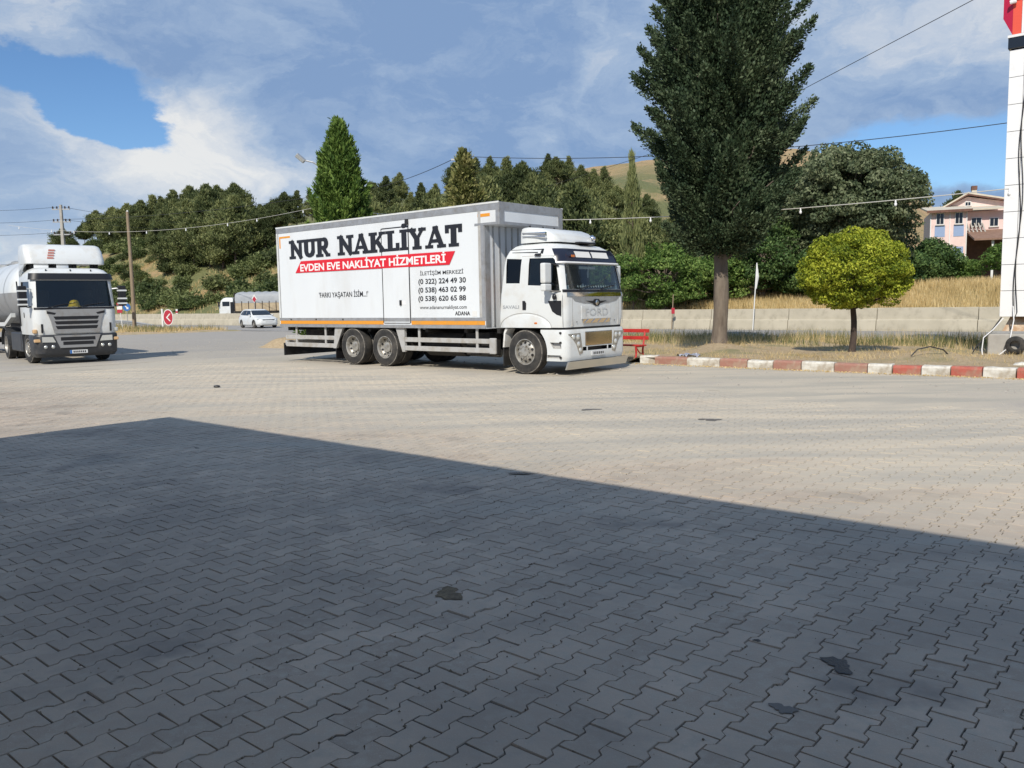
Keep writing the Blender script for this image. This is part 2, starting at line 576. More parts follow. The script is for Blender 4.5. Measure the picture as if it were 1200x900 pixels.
def interp(tab, z):
    zs = [t[0] for t in tab]
    return [float(np.interp(z, zs, [t[k] for t in tab])) for k in range(1, len(tab[0]))]
def ring_plan(xf, xr, hw, rf, rr=0.06, n=6, z=0.0, off=0.0):
    """rounded rectangle in plan; order: rear right corner, front right, front left, rear left"""
    xf, xr, hw, rf, rr = xf + off, xr - off, hw + off, max(rf + off, 0.01), max(rr + off, 0.01)
    pts = []
    for cx, cy, r, a0 in ((xr + rr, -hw + rr, rr, 180), (xf - rf, -hw + rf, rf, 270), (xf - rf, hw - rf, rf, 0), (xr + rr, hw - rr, rr, 90)):
        for k in range(n + 1):
            a = R(a0 + 90 * k / n)
            pts.append((cx + r * math.cos(a), cy + r * math.sin(a), z))
    return pts

# ------------------------------------------------------------------ ground materials
def ground_material(name, kind):
    m = bpy.data.materials.new(name)
    N, L, b = nodes_of(m)
    g = N.new('ShaderNodeNewGeometry')
    pos = g.outputs['Position']
    def noise(scale, det=6, ro=0.6, src=pos, dist=0.0):
        n = N.new('ShaderNodeTexNoise')
        n.inputs['Scale'].default_value = scale
        n.inputs['Detail'].default_value = det
        n.inputs['Roughness'].default_value = ro
        n.inputs['Distortion'].default_value = dist
        L.new(src, n.inputs['Vector'])
        return n.outputs[0]
    def mr(s, a, c, lo=0.0, hi=1.0, smooth=True):
        r = N.new('ShaderNodeMapRange')
        r.interpolation_type = 'SMOOTHSTEP' if smooth else 'LINEAR'
        L.new(s, r.inputs[0])
        for i, x in enumerate((a, c, lo, hi)):
            r.inputs[1 + i].default_value = x
        return r.outputs[0]
    def mx(f, a, c):
        n = N.new('ShaderNodeMix')
        n.data_type = 'RGBA'
        if isinstance(f, float):
            n.inputs[0].default_value = f
        else:
            L.new(f, n.inputs[0])
        for i, s in ((6, a), (7, c)):
            if isinstance(s, tuple):
                n.inputs[i].default_value = (*s, 1)
            else:
                L.new(s, n.inputs[i])
        return n.outputs[2]
    def ma(op, a, c):
        n = N.new('ShaderNodeMath')
        n.operation = op
        for i, s in enumerate((a, c)):
            if isinstance(s, (int, float)):
                n.inputs[i].default_value = s
            else:
                L.new(s, n.inputs[i])
        return n.outputs[0]
    def along(vec):                              # position measured along a direction
        d = N.new('ShaderNodeVectorMath')
        d.operation = 'DOT_PRODUCT'
        L.new(pos, d.inputs[0])
        d.inputs[1].default_value = vec
        return d.outputs['Value']
    # streaks of dust that tyres drag along the yard
    mp = N.new('ShaderNodeMapping')
    mp.inputs['Rotation'].default_value = (0, 0, -RZ - 0.25)
    mp.inputs['Scale'].default_value = (0.16, 1.0, 1.0)
    L.new(pos, mp.inputs[0])
    streak = noise(1.4, 7, 0.62, mp.outputs[0], 0.4)
    patch = noise(0.28, 5, 0.6)
    v_ = along(tuple(E2))
    u_ = along(tuple(E1))
    rough = 0.88
    if kind in ('paver', 'joint'):
        # dust builds up away from the pumps: thin near the canopy, thick out in the yard
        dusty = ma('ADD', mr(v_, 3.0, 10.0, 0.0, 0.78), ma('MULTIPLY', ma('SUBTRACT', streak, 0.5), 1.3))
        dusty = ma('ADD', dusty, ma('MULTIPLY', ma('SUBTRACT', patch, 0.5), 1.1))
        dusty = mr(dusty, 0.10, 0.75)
        rnd = g.outputs['Random Per Island']
        grit = noise(160, 3, 0.7)
        if kind == 'paver':
            oi = N.new('ShaderNodeObjectInfo')
            fr = ma('FRACT', ma('ADD', rnd, oi.outputs['Random']), 0.0)
            base = mx(mr(fr, 0.0, 1.0, smooth=False), (0.358, 0.298, 0.238), (0.520, 0.430, 0.340))
            base = mx(mr(noise(14, 5), 0.42, 0.7), base, (0.43, 0.378, 0.31))
            base = mx(mr(grit, 0.55, 0.75), base, (0.56, 0.50, 0.415))
            base = mx(mr(noise(0.9, 6), 0.55, 0.72), base, (0.225, 0.20, 0.175))
            base = mx(mr(noise(0.55, 5), 0.35, 0.7, 0.0, 0.75), base, (0.275, 0.242, 0.205))
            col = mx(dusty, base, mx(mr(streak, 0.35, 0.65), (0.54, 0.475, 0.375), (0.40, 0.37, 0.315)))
            col = mx(mr(noise(2.3, 4), 0.70, 0.78), col, (0.06, 0.058, 0.056))
        else:
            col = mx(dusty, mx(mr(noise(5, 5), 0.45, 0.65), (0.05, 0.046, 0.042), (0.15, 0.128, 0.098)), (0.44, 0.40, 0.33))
            col = mx(mr(grit, 0.6, 0.72), col, (0.34, 0.31, 0.26))
        bh = ma('ADD', ma('MULTIPLY', grit, 0.5), noise(45, 4))
        bs, bd = 0.35, 0.004
    elif kind == 'yard':
        # old broken asphalt under a skin of dust and fine stones, greyer towards the exit road
        dust = ma('ADD', ma('MULTIPLY', ma('SUBTRACT', streak, 0.5), 1.6), ma('MULTIPLY', ma('SUBTRACT', patch, 0.5), 1.2))
        dust = ma('ADD', dust, mr(u_, -42.0, -14.0, 0.05, 0.66))
        dust = ma('ADD', dust, mr(v_, 24.0, 33.0, 0.0, -0.45))
        dust = mr(dust, 0.05, 0.7)
        asp = mx(mr(noise(70, 4, 0.7), 0.4, 0.7), (0.31, 0.29, 0.262), (0.43, 0.40, 0.36))
        pale = mx(mr(streak, 0.35, 0.65), (0.54, 0.475, 0.375), (0.40, 0.37, 0.31))
        col = mx(dust, asp, pale)
        vor = N.new('ShaderNodeTexVoronoi')
        vor.inputs['Scale'].default_value = 26
        L.new(pos, vor.inputs['Vector'])
        st = mr(vor.outputs['Distance'], 0.16, 0.08)
        st = ma('MULTIPLY', st, mr(noise(0.6, 5), 0.46, 0.62))
        col = mx(st, col, (0.58, 0.53, 0.46))
        bh = ma('ADD', ma('MULTIPLY', noise(60, 5, 0.7), 1.0), ma('MULTIPLY', st, 1.2))
        bs, bd = 0.6, 0.012
    elif kind == 'road':
        col = mx(mr(noise(80, 4, 0.7), 0.35, 0.7), (0.27, 0.26, 0.245), (0.38, 0.362, 0.338))
        col = mx(mr(streak, 0.42, 0.7), col, (0.285, 0.275, 0.26))
        bh = noise(90, 4, 0.7)
        bs, bd = 0.4, 0.006
    elif kind == 'soil':
        # trampled bed: dry soil, straw litter, a little green
        col = mx(mr(noise(9, 7, 0.7), 0.35, 0.68), (0.38, 0.285, 0.175), (0.52, 0.41, 0.26))
        col = mx(mr(noise(0.55, 6), 0.50, 0.68), col, (0.26, 0.24, 0.12))
        col = mx(mr(noise(35, 5, 0.7), 0.56, 0.7), col, (0.60, 0.49, 0.33))
        bh = ma('ADD', noise(12, 6, 0.7), noise(70, 4, 0.7))
        bs, bd = 0.8, 0.03
    else:                                        # hill: straw, bare tan soil, scrub
        col = mx(mr(noise(0.10, 7, 0.62), 0.38, 0.62), (0.36, 0.27, 0.14), (0.47, 0.31, 0.17))
        col = mx(mr(noise(0.9, 6, 0.7), 0.5, 0.72), col, (0.46, 0.345, 0.20))
        col = mx(ma('MULTIPLY', mr(noise(0.16, 6, 0.65), 0.30, 0.50), mr(v_, 105.0, 150.0, 1.0, 0.15)), col, (0.155, 0.165, 0.07))
        col = mx(mr(noise(0.35, 6, 0.7), 0.60, 0.70), col, (0.11, 0.13, 0.05))
        bh = ma('ADD', noise(1.2, 7, 0.7), noise(0.3, 5))
        bs, bd = 0.7, 0.6
    L.new(col, b.inputs['Base Color'])
    b.inputs['Roughness'].default_value = rough
    b.inputs['Specular IOR Level'].default_value = 0.3
    bp = N.new('ShaderNodeBump')
    bp.inputs['Strength'].default_value = bs
    bp.inputs['Distance'].default_value = bd
    L.new(bh, bp.inputs['Height'])
    L.new(bp.outputs[0], b.inputs['Normal'])
    return m
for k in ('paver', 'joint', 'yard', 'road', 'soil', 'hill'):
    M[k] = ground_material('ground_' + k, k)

def sheet(name, u0, u1, v0, v1, nu, nv, zf, m, kind='structure'):
    us, vs2 = np.linspace(u0, u1, nu + 1), np.linspace(v0, v1, nv + 1)
    V = [tuple(UV(u, v, zf(u, v))) for v in vs2 for u in us]
    F = [(j * (nu + 1) + i, j * (nu + 1) + i + 1, (j + 1) * (nu + 1) + i + 1, (j + 1) * (nu + 1) + i) for j in range(nv) for i in range(nu)]
    mb = MB().add(V, F)
    o = mb.build(name, m)
    o.data.polygons.foreach_set('use_smooth', [True] * len(o.data.polygons))
    if kind:
        o['kind'] = kind
    return o

# ------------------------------------------------------------------ terrain
def terrain_z(u, v):
    x, y = u * E1.x + v * E2.x, u * E1.y + v * E2.y
    w = sstep(-34, -68, u)
    right = 0.85 * sstep(51.5, 54.5, v) + 1.05 * sstep(53.5, 66, v) + 0.02 * np.maximum(0, v - 66)
    left = sstep(-245, -200, u) * (1.8 * sstep(51.5, 56, v) + 12.0 * sstep(55, 80, v) + 3.5 * sstep(82, 108, v))
    z = right * (1 - w) + left * w
    z = z + 19 * np.exp(-((x - 50) / 45) ** 2 / 2 - ((y - 215) / 50) ** 2 / 2)
    bump = (np.sin(x * 0.31 + 1.3) * np.cos(y * 0.27) * 0.35 + np.sin(x * 0.11 + y * 0.07) * 0.8 + np.sin(x * 0.7 - y * 0.5) * 0.15)
    return z + bump * sstep(53.5, 62, v) * (0.25 + 0.75 * w)

sheet('ground', -1500, 1500, -700, 2300, 30, 30, lambda u, v: -0.05, M['soil'])
sheet('apron', -110, 60, 14.15, 33.0, 60, 20, lambda u, v: -0.004 + 0.012 * math.sin(u * 0.7) * math.sin(v * 0.9), M['yard'])
sheet('yard', -110, -25.95, -12, 14.14, 40, 12, lambda u, v: -0.004, M['yard'])
sheet('highway', -420, 160, 32.6, 51.8, 40, 4, lambda u, v: 0.012, M['road'])
hill = sheet('hillside', -330, 140, 51.5, 330, 170, 120, lambda u, v: float(terrain_z(u, v)) - (0.02 if v < 51.6 else 0), M['hill'])

# painted edge lines of the highway, and of the turn-off by the left island
line = MB()
for v in (33.3, 41.0):
    for k in range(40):
        a = -150 + k * 5.0
        line.add([UV(a, v - 0.07, 0.017), UV(a + 4.99, v - 0.07, 0.017), UV(a + 4.99, v + 0.07, 0.017), UV(a, v + 0.07, 0.017)], [(0, 1, 2, 3)])
M['roadpaint'] = mat('road_paint', (0.62, 0.61, 0.57), 0.7, dirt=(0.25, 0.24, 0.23), dirt_scale=3, dirt_lim=(0.4, 0.7), world=True)
o = line.build('road_marking', M['roadpaint'])
o['kind'] = 'structure'

# ------------------------------------------------------------------ paving: bone-shaped interlocking pavers
PW, PN, PL = 0.0875, 0.0610, 0.212                    # half width of the ends, of the waist, length
PITCH_U = PW + PN
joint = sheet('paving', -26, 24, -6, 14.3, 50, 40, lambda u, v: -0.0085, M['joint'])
def paver_outline(shrink):
    w, n, l = PW - shrink, PN - shrink, PL / 2 - shrink
    right = [(w, -l), (w, -0.064), (n, -0.042), (n, 0.042), (w, 0.064), (w, l)]
    return right + [(-x, -y) for x, y in right]
top, low = paver_outline(0.0046), paver_outline(0.0020)
NPT = len(top)
PV = np.array([(x, y, 0.0) for x, y in top] + [(x, y, -0.0105) for x, y in low])
PF = [list(range(NPT))] + [[NPT + i, NPT + (i + 1) % NPT, (i + 1) % NPT, i] for i in range(NPT)]
pave_me = bpy.data.meshes.new('paver')
pave_me.from_pydata([tuple(p) for p in PV], [], PF)
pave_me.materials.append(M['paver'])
cells = []
for i in range(int(-24 / PITCH_U), int(22 / PITCH_U)):
    for j in range(int(-3 / PL), int(14.2 / PL)):
        u = i * PITCH_U
        v = j * PL + (PL / 2 if i % 2 else 0)
        p = UV(u, v)
        if v < 14.1 and p.y > 0.6 and abs(p.x) < 0.74 * p.y + 3.2 and p.y < 27:
            cells.append((u, v, p.x, p.y))
cells = np.array(cells)
inview = (np.abs(cells[:, 2]) < 0.60 * cells[:, 3]) & (cells[:, 3] > 2.95)
order = np.argsort(np.where(inview, cells[:, 3] ** 2 + 0.2 * cells[:, 2] ** 2, 1e6))
near, rest = cells[order[:300]], cells[order[300:]]
def settle(x, y):                                     # the bed has sunk a few millimetres here and there
    return 0.0022 * (np.sin(x * 1.1 + 0.6 * y) * np.cos(y * 0.9 - 0.4 * x) + np.sin(x * 2.7) * np.sin(y * 2.3)) - 0.001
for u, v, x, y in near:
    o = bpy.data.objects.new('paver', pave_me)
    COL.objects.link(o)
    o.parent = joint
    o.location = (x, y, rng.normal(0, 0.0014) + settle(x, y))
    o.rotation_euler = (rng.normal(0, 0.010), rng.normal(0, 0.010), RZ + rng.normal(0, 0.012) + (math.pi if rng.random() < 0.5 else 0))
n = len(rest)
ct, st = math.cos(RZ), math.sin(RZ)
ang = RZ + rng.normal(0, 0.006, n)
tx, ty, dz = rng.normal(0, 0.010, n), rng.normal(0, 0.010, n), rng.normal(0, 0.0014, n) + settle(rest[:, 2], rest[:, 3])
X = PV[None, :, 0] * np.cos(ang)[:, None] - PV[None, :, 1] * np.sin(ang)[:, None] + rest[:, 2][:, None]
Y = PV[None, :, 0] * np.sin(ang)[:, None] + PV[None, :, 1] * np.cos(ang)[:, None] + rest[:, 3][:, None]
Z = PV[None, :, 2] + PV[None, :, 0] * tx[:, None] + PV[None, :, 1] * ty[:, None] + dz[:, None]
VV = np.stack([X, Y, Z], axis=-1).reshape(-1, 3)
me = bpy.data.meshes.new('pavers')
nv = 2 * NPT
loops = np.concatenate([np.array(f) for f in PF])
tot = np.array([len(f) for f in PF])
me.vertices.add(n * nv)
me.vertices.foreach_set('co', VV.astype(np.float32).ravel())
li = (loops[None, :] + np.arange(n)[:, None] * nv).ravel()
me.loops.add(len(li))
me.loops.foreach_set('vertex_index', li.astype(np.int32))
lt = np.tile(tot, n)
me.polygons.add(len(lt))
me.polygons.foreach_set('loop_start', np.concatenate([[0], np.cumsum(lt)[:-1]]).astype(np.int32))
me.polygons.foreach_set('loop_total', lt.astype(np.int32))
me.update()
me.shade_flat()
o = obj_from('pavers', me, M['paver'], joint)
o['kind'] = 'stuff'

# dust drifting over the last courses of pavers
def drift(u, v):
    t = (v - 12.6) / 1.9
    return -0.016 + 0.026 * min(1.0, t) + 0.005 * math.sin(u * 3.1 + v) + 0.004 * math.sin(u * 7.7 - 2 * v) + 0.003 * math.sin(u * 1.1) - 0.03 * max(0.0, (v - 14.6))
sheet('dust_drift', -25.9, 23.9, 12.6, 15.4, 420, 22, drift, M['yard'])
# grit caught in the joints and lying on the blocks near the camera
def grit():
    mb = MB()
    sel = cells[(cells[:, 3] > 2.2) & (cells[:, 3] < 8.5) & (np.abs(cells[:, 2]) < 0.66 * cells[:, 3])]
    for k in range(5200):
        u, v, x, y = sel[rng.integers(len(sel))]
        if k % 4:
            i = rng.integers(NPT)
            a, b = np.array(low[i]), np.array(low[(i + 1) % NPT])
            q = a + (b - a) * rng.random() + rng.normal(0, 0.002, 2)
            z = -0.006
        else:
            q = rng.uniform(-0.08, 0.08, 2)
            z = 0.0005
        px, py = x + q[0] * math.cos(RZ) - q[1] * math.sin(RZ), y + q[0] * math.sin(RZ) + q[1] * math.cos(RZ)
        r = abs(rng.normal(0.0028, 0.0016)) + 0.0012
        if k % 4:
            r *= 1.5
        j = rng.uniform(0.7, 1.3, 5)
        mb.add([(px + r * j[0], py, z), (px, py + r * j[1], z), (px - r * j[2], py, z), (px, py - r * j[3], z), (px, py, z + r * j[4])], [(0, 1, 4), (1, 2, 4), (2, 3, 4), (3, 0, 4)])
    m = bpy.data.materials.new('joint_grit')
    N, L, b = nodes_of(m)
    g = N.new('ShaderNodeNewGeometry')
    cr = N.new('ShaderNodeValToRGB')
    L.new(g.outputs['Random Per Island'], cr.inputs[0])
    e = cr.color_ramp.elements
    e[0].color, e[1].color = (0.10, 0.08, 0.055, 1), (0.48, 0.43, 0.36, 1)
    e[1].position = 0.9
    k2 = e.new(0.6)
    k2.color = (0.22, 0.18, 0.12, 1)
    L.new(cr.outputs[0], b.inputs['Base Color'])
    b.inputs['Roughness'].default_value = 0.9
    o = mb.build('joint_grit', m)
    tag(o, 'sand grains and tiny stones caught in the joints of the shaded pavers', 'grit', None, 'stuff')
grit()
# oil and tar spots on the pavers, each an uneven thin film
def spot(name, px, py, rx, ry, label, m, cat='stain'):
    c = on_ground(px, py)
    ring = []
    k = 22
    ph = rng.uniform(0, 6.28, 4)
    for i in range(k):
        a = 2 * math.pi * i / k
        q = 1 + 0.28 * math.sin(2 * a + ph[0]) + 0.22 * math.sin(3 * a + ph[1]) + 0.16 * math.sin(7 * a + ph[2])
        ring.append((rx * q * math.cos(a), ry * q * math.sin(a), 0.0))
    mb = MB()
    mb.loft([[(x * 1.0, y * 1.0, 0.0030) for x, y, z in ring], [(x * 0.9, y * 0.9, 0.0048) for x, y, z in ring]])
    o = mb.build(name, m)
    o.location = (c.x, c.y, 0)
    tag(o, label, cat)
M['tar'] = mat('tar_stain', (0.03, 0.028, 0.026), 0.45, bump=0.5, bscale=60)
M['oldoil'] = mat('old_oil_stain', (0.13, 0.118, 0.105), 0.6)
M['mud'] = mat('dried_mud', (0.19, 0.145, 0.085), 0.9, bump=0.8, bscale=50, col2=(0.10, 0.078, 0.05), nscale=30)
spot('tar_stain', 982, 779, 0.060, 0.075, 'black star-shaped tar stain on the shaded pavers', M['tar'])
spot('tar_stain', 887, 751, 0.020, 0.012, 'tiny black tar dot on the shaded pavers', M['tar'])
spot('oil_stain', 918, 831, 0.046, 0.042, 'faint dark round oil stain beside the star-shaped tar stain', M['oldoil'])
spot('mud_clod', 526, 696, 0.085, 0.090, 'brown dried mud patch pressed onto the shaded pavers', M['mud'], 'mud')
spot('tar_stain', 608, 555, 0.10, 0.05, 'small dark stain on the edge of the canopy shadow', M['tar'])
spot('tar_stain', 833, 492, 0.16, 0.10, 'dark oil blotch on the sunlit dusty paving', M['oldoil'])
spot('tar_stain', 692, 480, 0.13, 0.09, 'dark smudge on the dusty yard before the truck cab', M['oldoil'])

# ------------------------------------------------------------------ wheels
def wheel_meshes(rad, width, style):
    """tyre, shoulder ring, rim; axis y, outer face at y=-width/2"""
    w = width / 2
    rr = rad * 0.555
    tyre = MB().lathe([(rr, -w * 0.80), (rr * 1.04, -w * 0.97), (rad * 0.80, -w), (rad * 0.93, -w * 0.93), (rad * 0.985, -w * 0.80), (rad, -w * 0.6),
                       (rad, w * 0.6), (rad * 0.985, w * 0.80), (rad * 0.93, w * 0.93), (rad * 0.80, w), (rr * 1.04, w * 0.97), (rr, w * 0.8)], 'y', 40, cap=False)
    ring = MB().lathe([(rad * 0.932, -w * 0.945), (rad * 0.968, -w * 0.885)], 'y', 40, cap=False)
    rim = MB()
    rim.lathe([(rr * 1.05, -w * 0.90), (rr * 1.05, -w * 0.99), (rr * 0.99, -w * 1.0), (rr * 0.93, -w * 0.82), (rr * 0.90, w * 0.7), (rr, w * 0.8)], 'y', 36, cap=False)
    if style == 'front':                              # dished outwards
        rim.lathe([(rr * 0.92, -w * 0.55), (rr * 0.80, -w * 0.70), (rr * 0.62, -w * 0.98), (rr * 0.40, -w * 1.02), (rr * 0.36, -w * 1.18), (rr * 0.16, -w * 1.24), (0.005, -w * 1.24)], 'y', 36, cap=False)
        bolt_r, bolt_y = rr * 0.50, -w * 1.0
    else:                                             # deep dish, hub far inside
        rim.lathe([(rr * 0.92, -w * 0.30), (rr * 0.80, -w * 0.02), (rr * 0.62, w * 0.05), (rr * 0.50, w * 0.05), (rr * 0.45, -w * 0.38), (rr * 0.26, -w * 0.52), (0.005, -w * 0.52)], 'y', 36, cap=False)
        bolt_r, bolt_y = rr * 0.56, w * 0.02
    for k in range(10):
        a = 2 * math.pi * k / 10
        c = (bolt_r * math.cos(a), bolt_y, bolt_r * math.sin(a))
        rim.cyl((c[0], c[1] + 0.02, c[2]), (c[0], c[1] - 0.03, c[2]), 0.016, 0.014, 6)
    holes = MB()
    hy = (-w * 0.86) if style == 'front' else (-w * 0.14)
    for k in range(10):
        a = 2 * math.pi * (k + 0.5) / 10
        hr = rr * (0.75 if style == 'front' else 0.84)
        c = Vector((hr * math.cos(a), hy, hr * math.sin(a)))
        nrm = Vector((math.cos(a) * 0.75, -0.66, math.sin(a) * 0.75)) if style == 'front' else Vector((-math.cos(a) * 0.5, -0.8, -math.sin(a) * 0.5))
        nrm.normalize()
        holes.cyl(c - nrm * 0.01, c + nrm * 0.008, rad * 0.062, rad * 0.060, 10)
    return tyre, ring, rim, holes
WHEELS = {}
def add_wheel(parent, loc, rad, width, style, flip=False, steer=0.0):
    key = (rad, width, style)
    w = empty_part('wheel', parent, loc, (math.pi if flip else 0) + steer)
    if key not in WHEELS:
        t, r, rim, h = wheel_meshes(*key)
        o1 = t.build('tyre', M['rubber'], w, smooth=40)
        o2 = r.build('tyre_shoulder', M['tyre_dust'], w, smooth=60)
        o3 = rim.build('rim', M['rim'], w, smooth=35)
        o4 = h.build('hand_holes', M['black'], w)
        o4['kind'] = 'stuff'
        WHEELS[key] = (o1, o2, o3, o4)
    else:
        for o in WHEELS[key]:
            c = o.copy()
            COL.objects.link(c)
            c.parent = w
    return w

# ------------------------------------------------------------------ slab-serif letters (each letter drawn in strokes)
def slab_word(word, rect, place, m, parent, name):
    H = 1.0
    def bar(p, q, w, z=0.0):
        d = (Vector(q) - Vector(p)).normalized()
        nn = Vector((-d.y, d.x)) * w / 2
        return [Vector(p) + nn, Vector(q) + nn, Vector(q) - nn, Vector(p) - nn]
    def rect_(x0, x1, y0, y1):
        return [Vector((x0, y0)), Vector((x1, y0)), Vector((x1, y1)), Vector((x0, y1))]
    def serif(x, y, w=0.40, up=False):
        h = 0.11
        y0 = y if up else y
        return rect_(x - w / 2, x + w / 2, y - h if up else y, y if up else y + h)
    def arc(cx, cy, rx, ry, a0, a1, w, n=10):
        out = []
        for i in range(n):
            a, b = R(a0 + (a1 - a0) * i / n), R(a0 + (a1 - a0) * (i + 1) / n)
            out.append([Vector((cx + (rx + w / 2) * math.cos(a), cy + (ry + w / 2 * 0.8) * math.sin(a))), Vector((cx + (rx + w / 2) * math.cos(b), cy + (ry + w / 2 * 0.8) * math.sin(b))),
                        Vector((cx + (rx - w / 2) * math.cos(b), cy + (ry - w / 2 * 0.8) * math.sin(b))), Vector((cx + (rx - w / 2) * math.cos(a), cy + (ry - w / 2 * 0.8) * math.sin(a)))])
        return out
    S = 0.24
    G = {
        'N': (1.02, [rect_(0.13, 0.30, 0, 1), rect_(0.74, 0.90, 0.0, 1), bar((0.17, 1.0), (0.87, 0.0), 0.25), serif(0.21, 0, 0.42), serif(0.16, 1, 0.34, True), serif(0.82, 1, 0.42, True)]),
        'U': (0.98, [rect_(0.12, 0.36, 0.36, 1), rect_(0.66, 0.84, 0.36, 1), *arc(0.49, 0.36, 0.25, 0.25, 180, 360, 0.22), serif(0.24, 1, 0.46, True), serif(0.75, 1, 0.40, True)]),
        'R': (1.0, [rect_(0.12, 0.36, 0, 1), rect_(0.3, 0.58, 0.86, 1.0), rect_(0.3, 0.58, 0.42, 0.56), *arc(0.57, 0.71, 0.16, 0.22, -90, 90, 0.22), bar((0.50, 0.48), (0.80, 0.05), 0.22), serif(0.24, 0, 0.46), serif(0.16, 1, 0.32, True), rect_(0.70, 0.96, 0, 0.12)]),
        'A': (1.06, [bar((0.17, 0.02), (0.50, 1.0), 0.15), bar((0.54, 1.0), (0.86, 0.02), 0.26), rect_(0.30, 0.72, 0.26, 0.38), serif(0.18, 0, 0.38), serif(0.86, 0, 0.42), rect_(0.42, 0.66, 0.9, 1.0)]),
        'K': (1.06, [rect_(0.12, 0.36, 0, 1), bar((0.34, 0.42), (0.82, 0.95), 0.15), bar((0.48, 0.60), (0.86, 0.04), 0.25), serif(0.24, 0, 0.46), serif(0.24, 1, 0.46, True), serif(0.82, 1, 0.34, True), serif(0.86, 0, 0.40)]),
        'L': (0.84, [rect_(0.13, 0.37, 0, 1), rect_(0.13, 0.76, 0, 0.12), rect_(0.62, 0.78, 0, 0.36), serif(0.25, 1, 0.48, True), serif(0.2, 0, 0.34)]),
        'I': (0.50, [rect_(0.13, 0.37, 0, 1), serif(0.25, 1, 0.46, True), serif(0.25, 0, 0.46), *arc(0.25, 1.20, 0.055, 0.055, 0, 360, 0.11, 12)]),
        'Y': (1.0, [rect_(0.37, 0.61, 0, 0.5), bar((0.16, 1.0), (0.49, 0.44), 0.25), bar((0.82, 1.0), (0.50, 0.44), 0.16), serif(0.49, 0, 0.46), serif(0.20, 1, 0.44, True), serif(0.80, 1, 0.36, True)]),
        'T': (0.92, [rect_(0.34, 0.58, 0, 1), rect_(0.04, 0.88, 0.87, 1.0), rect_(0.04, 0.18, 0.66, 1.0), rect_(0.74, 0.88, 0.66, 1.0), serif(0.46, 0, 0.48)]),
    }
    total = sum((0.55 if c == ' ' else G[c][0]) for c in word)
    sx = (rect[1] - rect[0]) / total
    sy = rect[3] - rect[2]
    x = 0.0
    for c in word:
        if c == ' ':
            x += 0.55
            continue
        adv, strokes = G[c]
        mb = MB()
        for i, q in enumerate(strokes):
            d = 0.0020 + 0.00012 * i                 # strokes of one letter never share a plane
            qc = sum(q, Vector((0, 0))) / len(q)
            q = [Vector((p.x + (0.034 if p.x > qc.x else -0.034), p.y + (0.022 if p.y > qc.y else -0.022))) for p in q]
            ring0 = [place(rect[0] + (p.x + x) * sx, rect[2] + p.y * sy, 0.0) for p in q]
            ring1 = [place(rect[0] + (p.x + x) * sx, rect[2] + p.y * sy, d) for p in q]
            mb.loft([ring0, ring1])
        mb.build(name, m, parent)
        x += adv

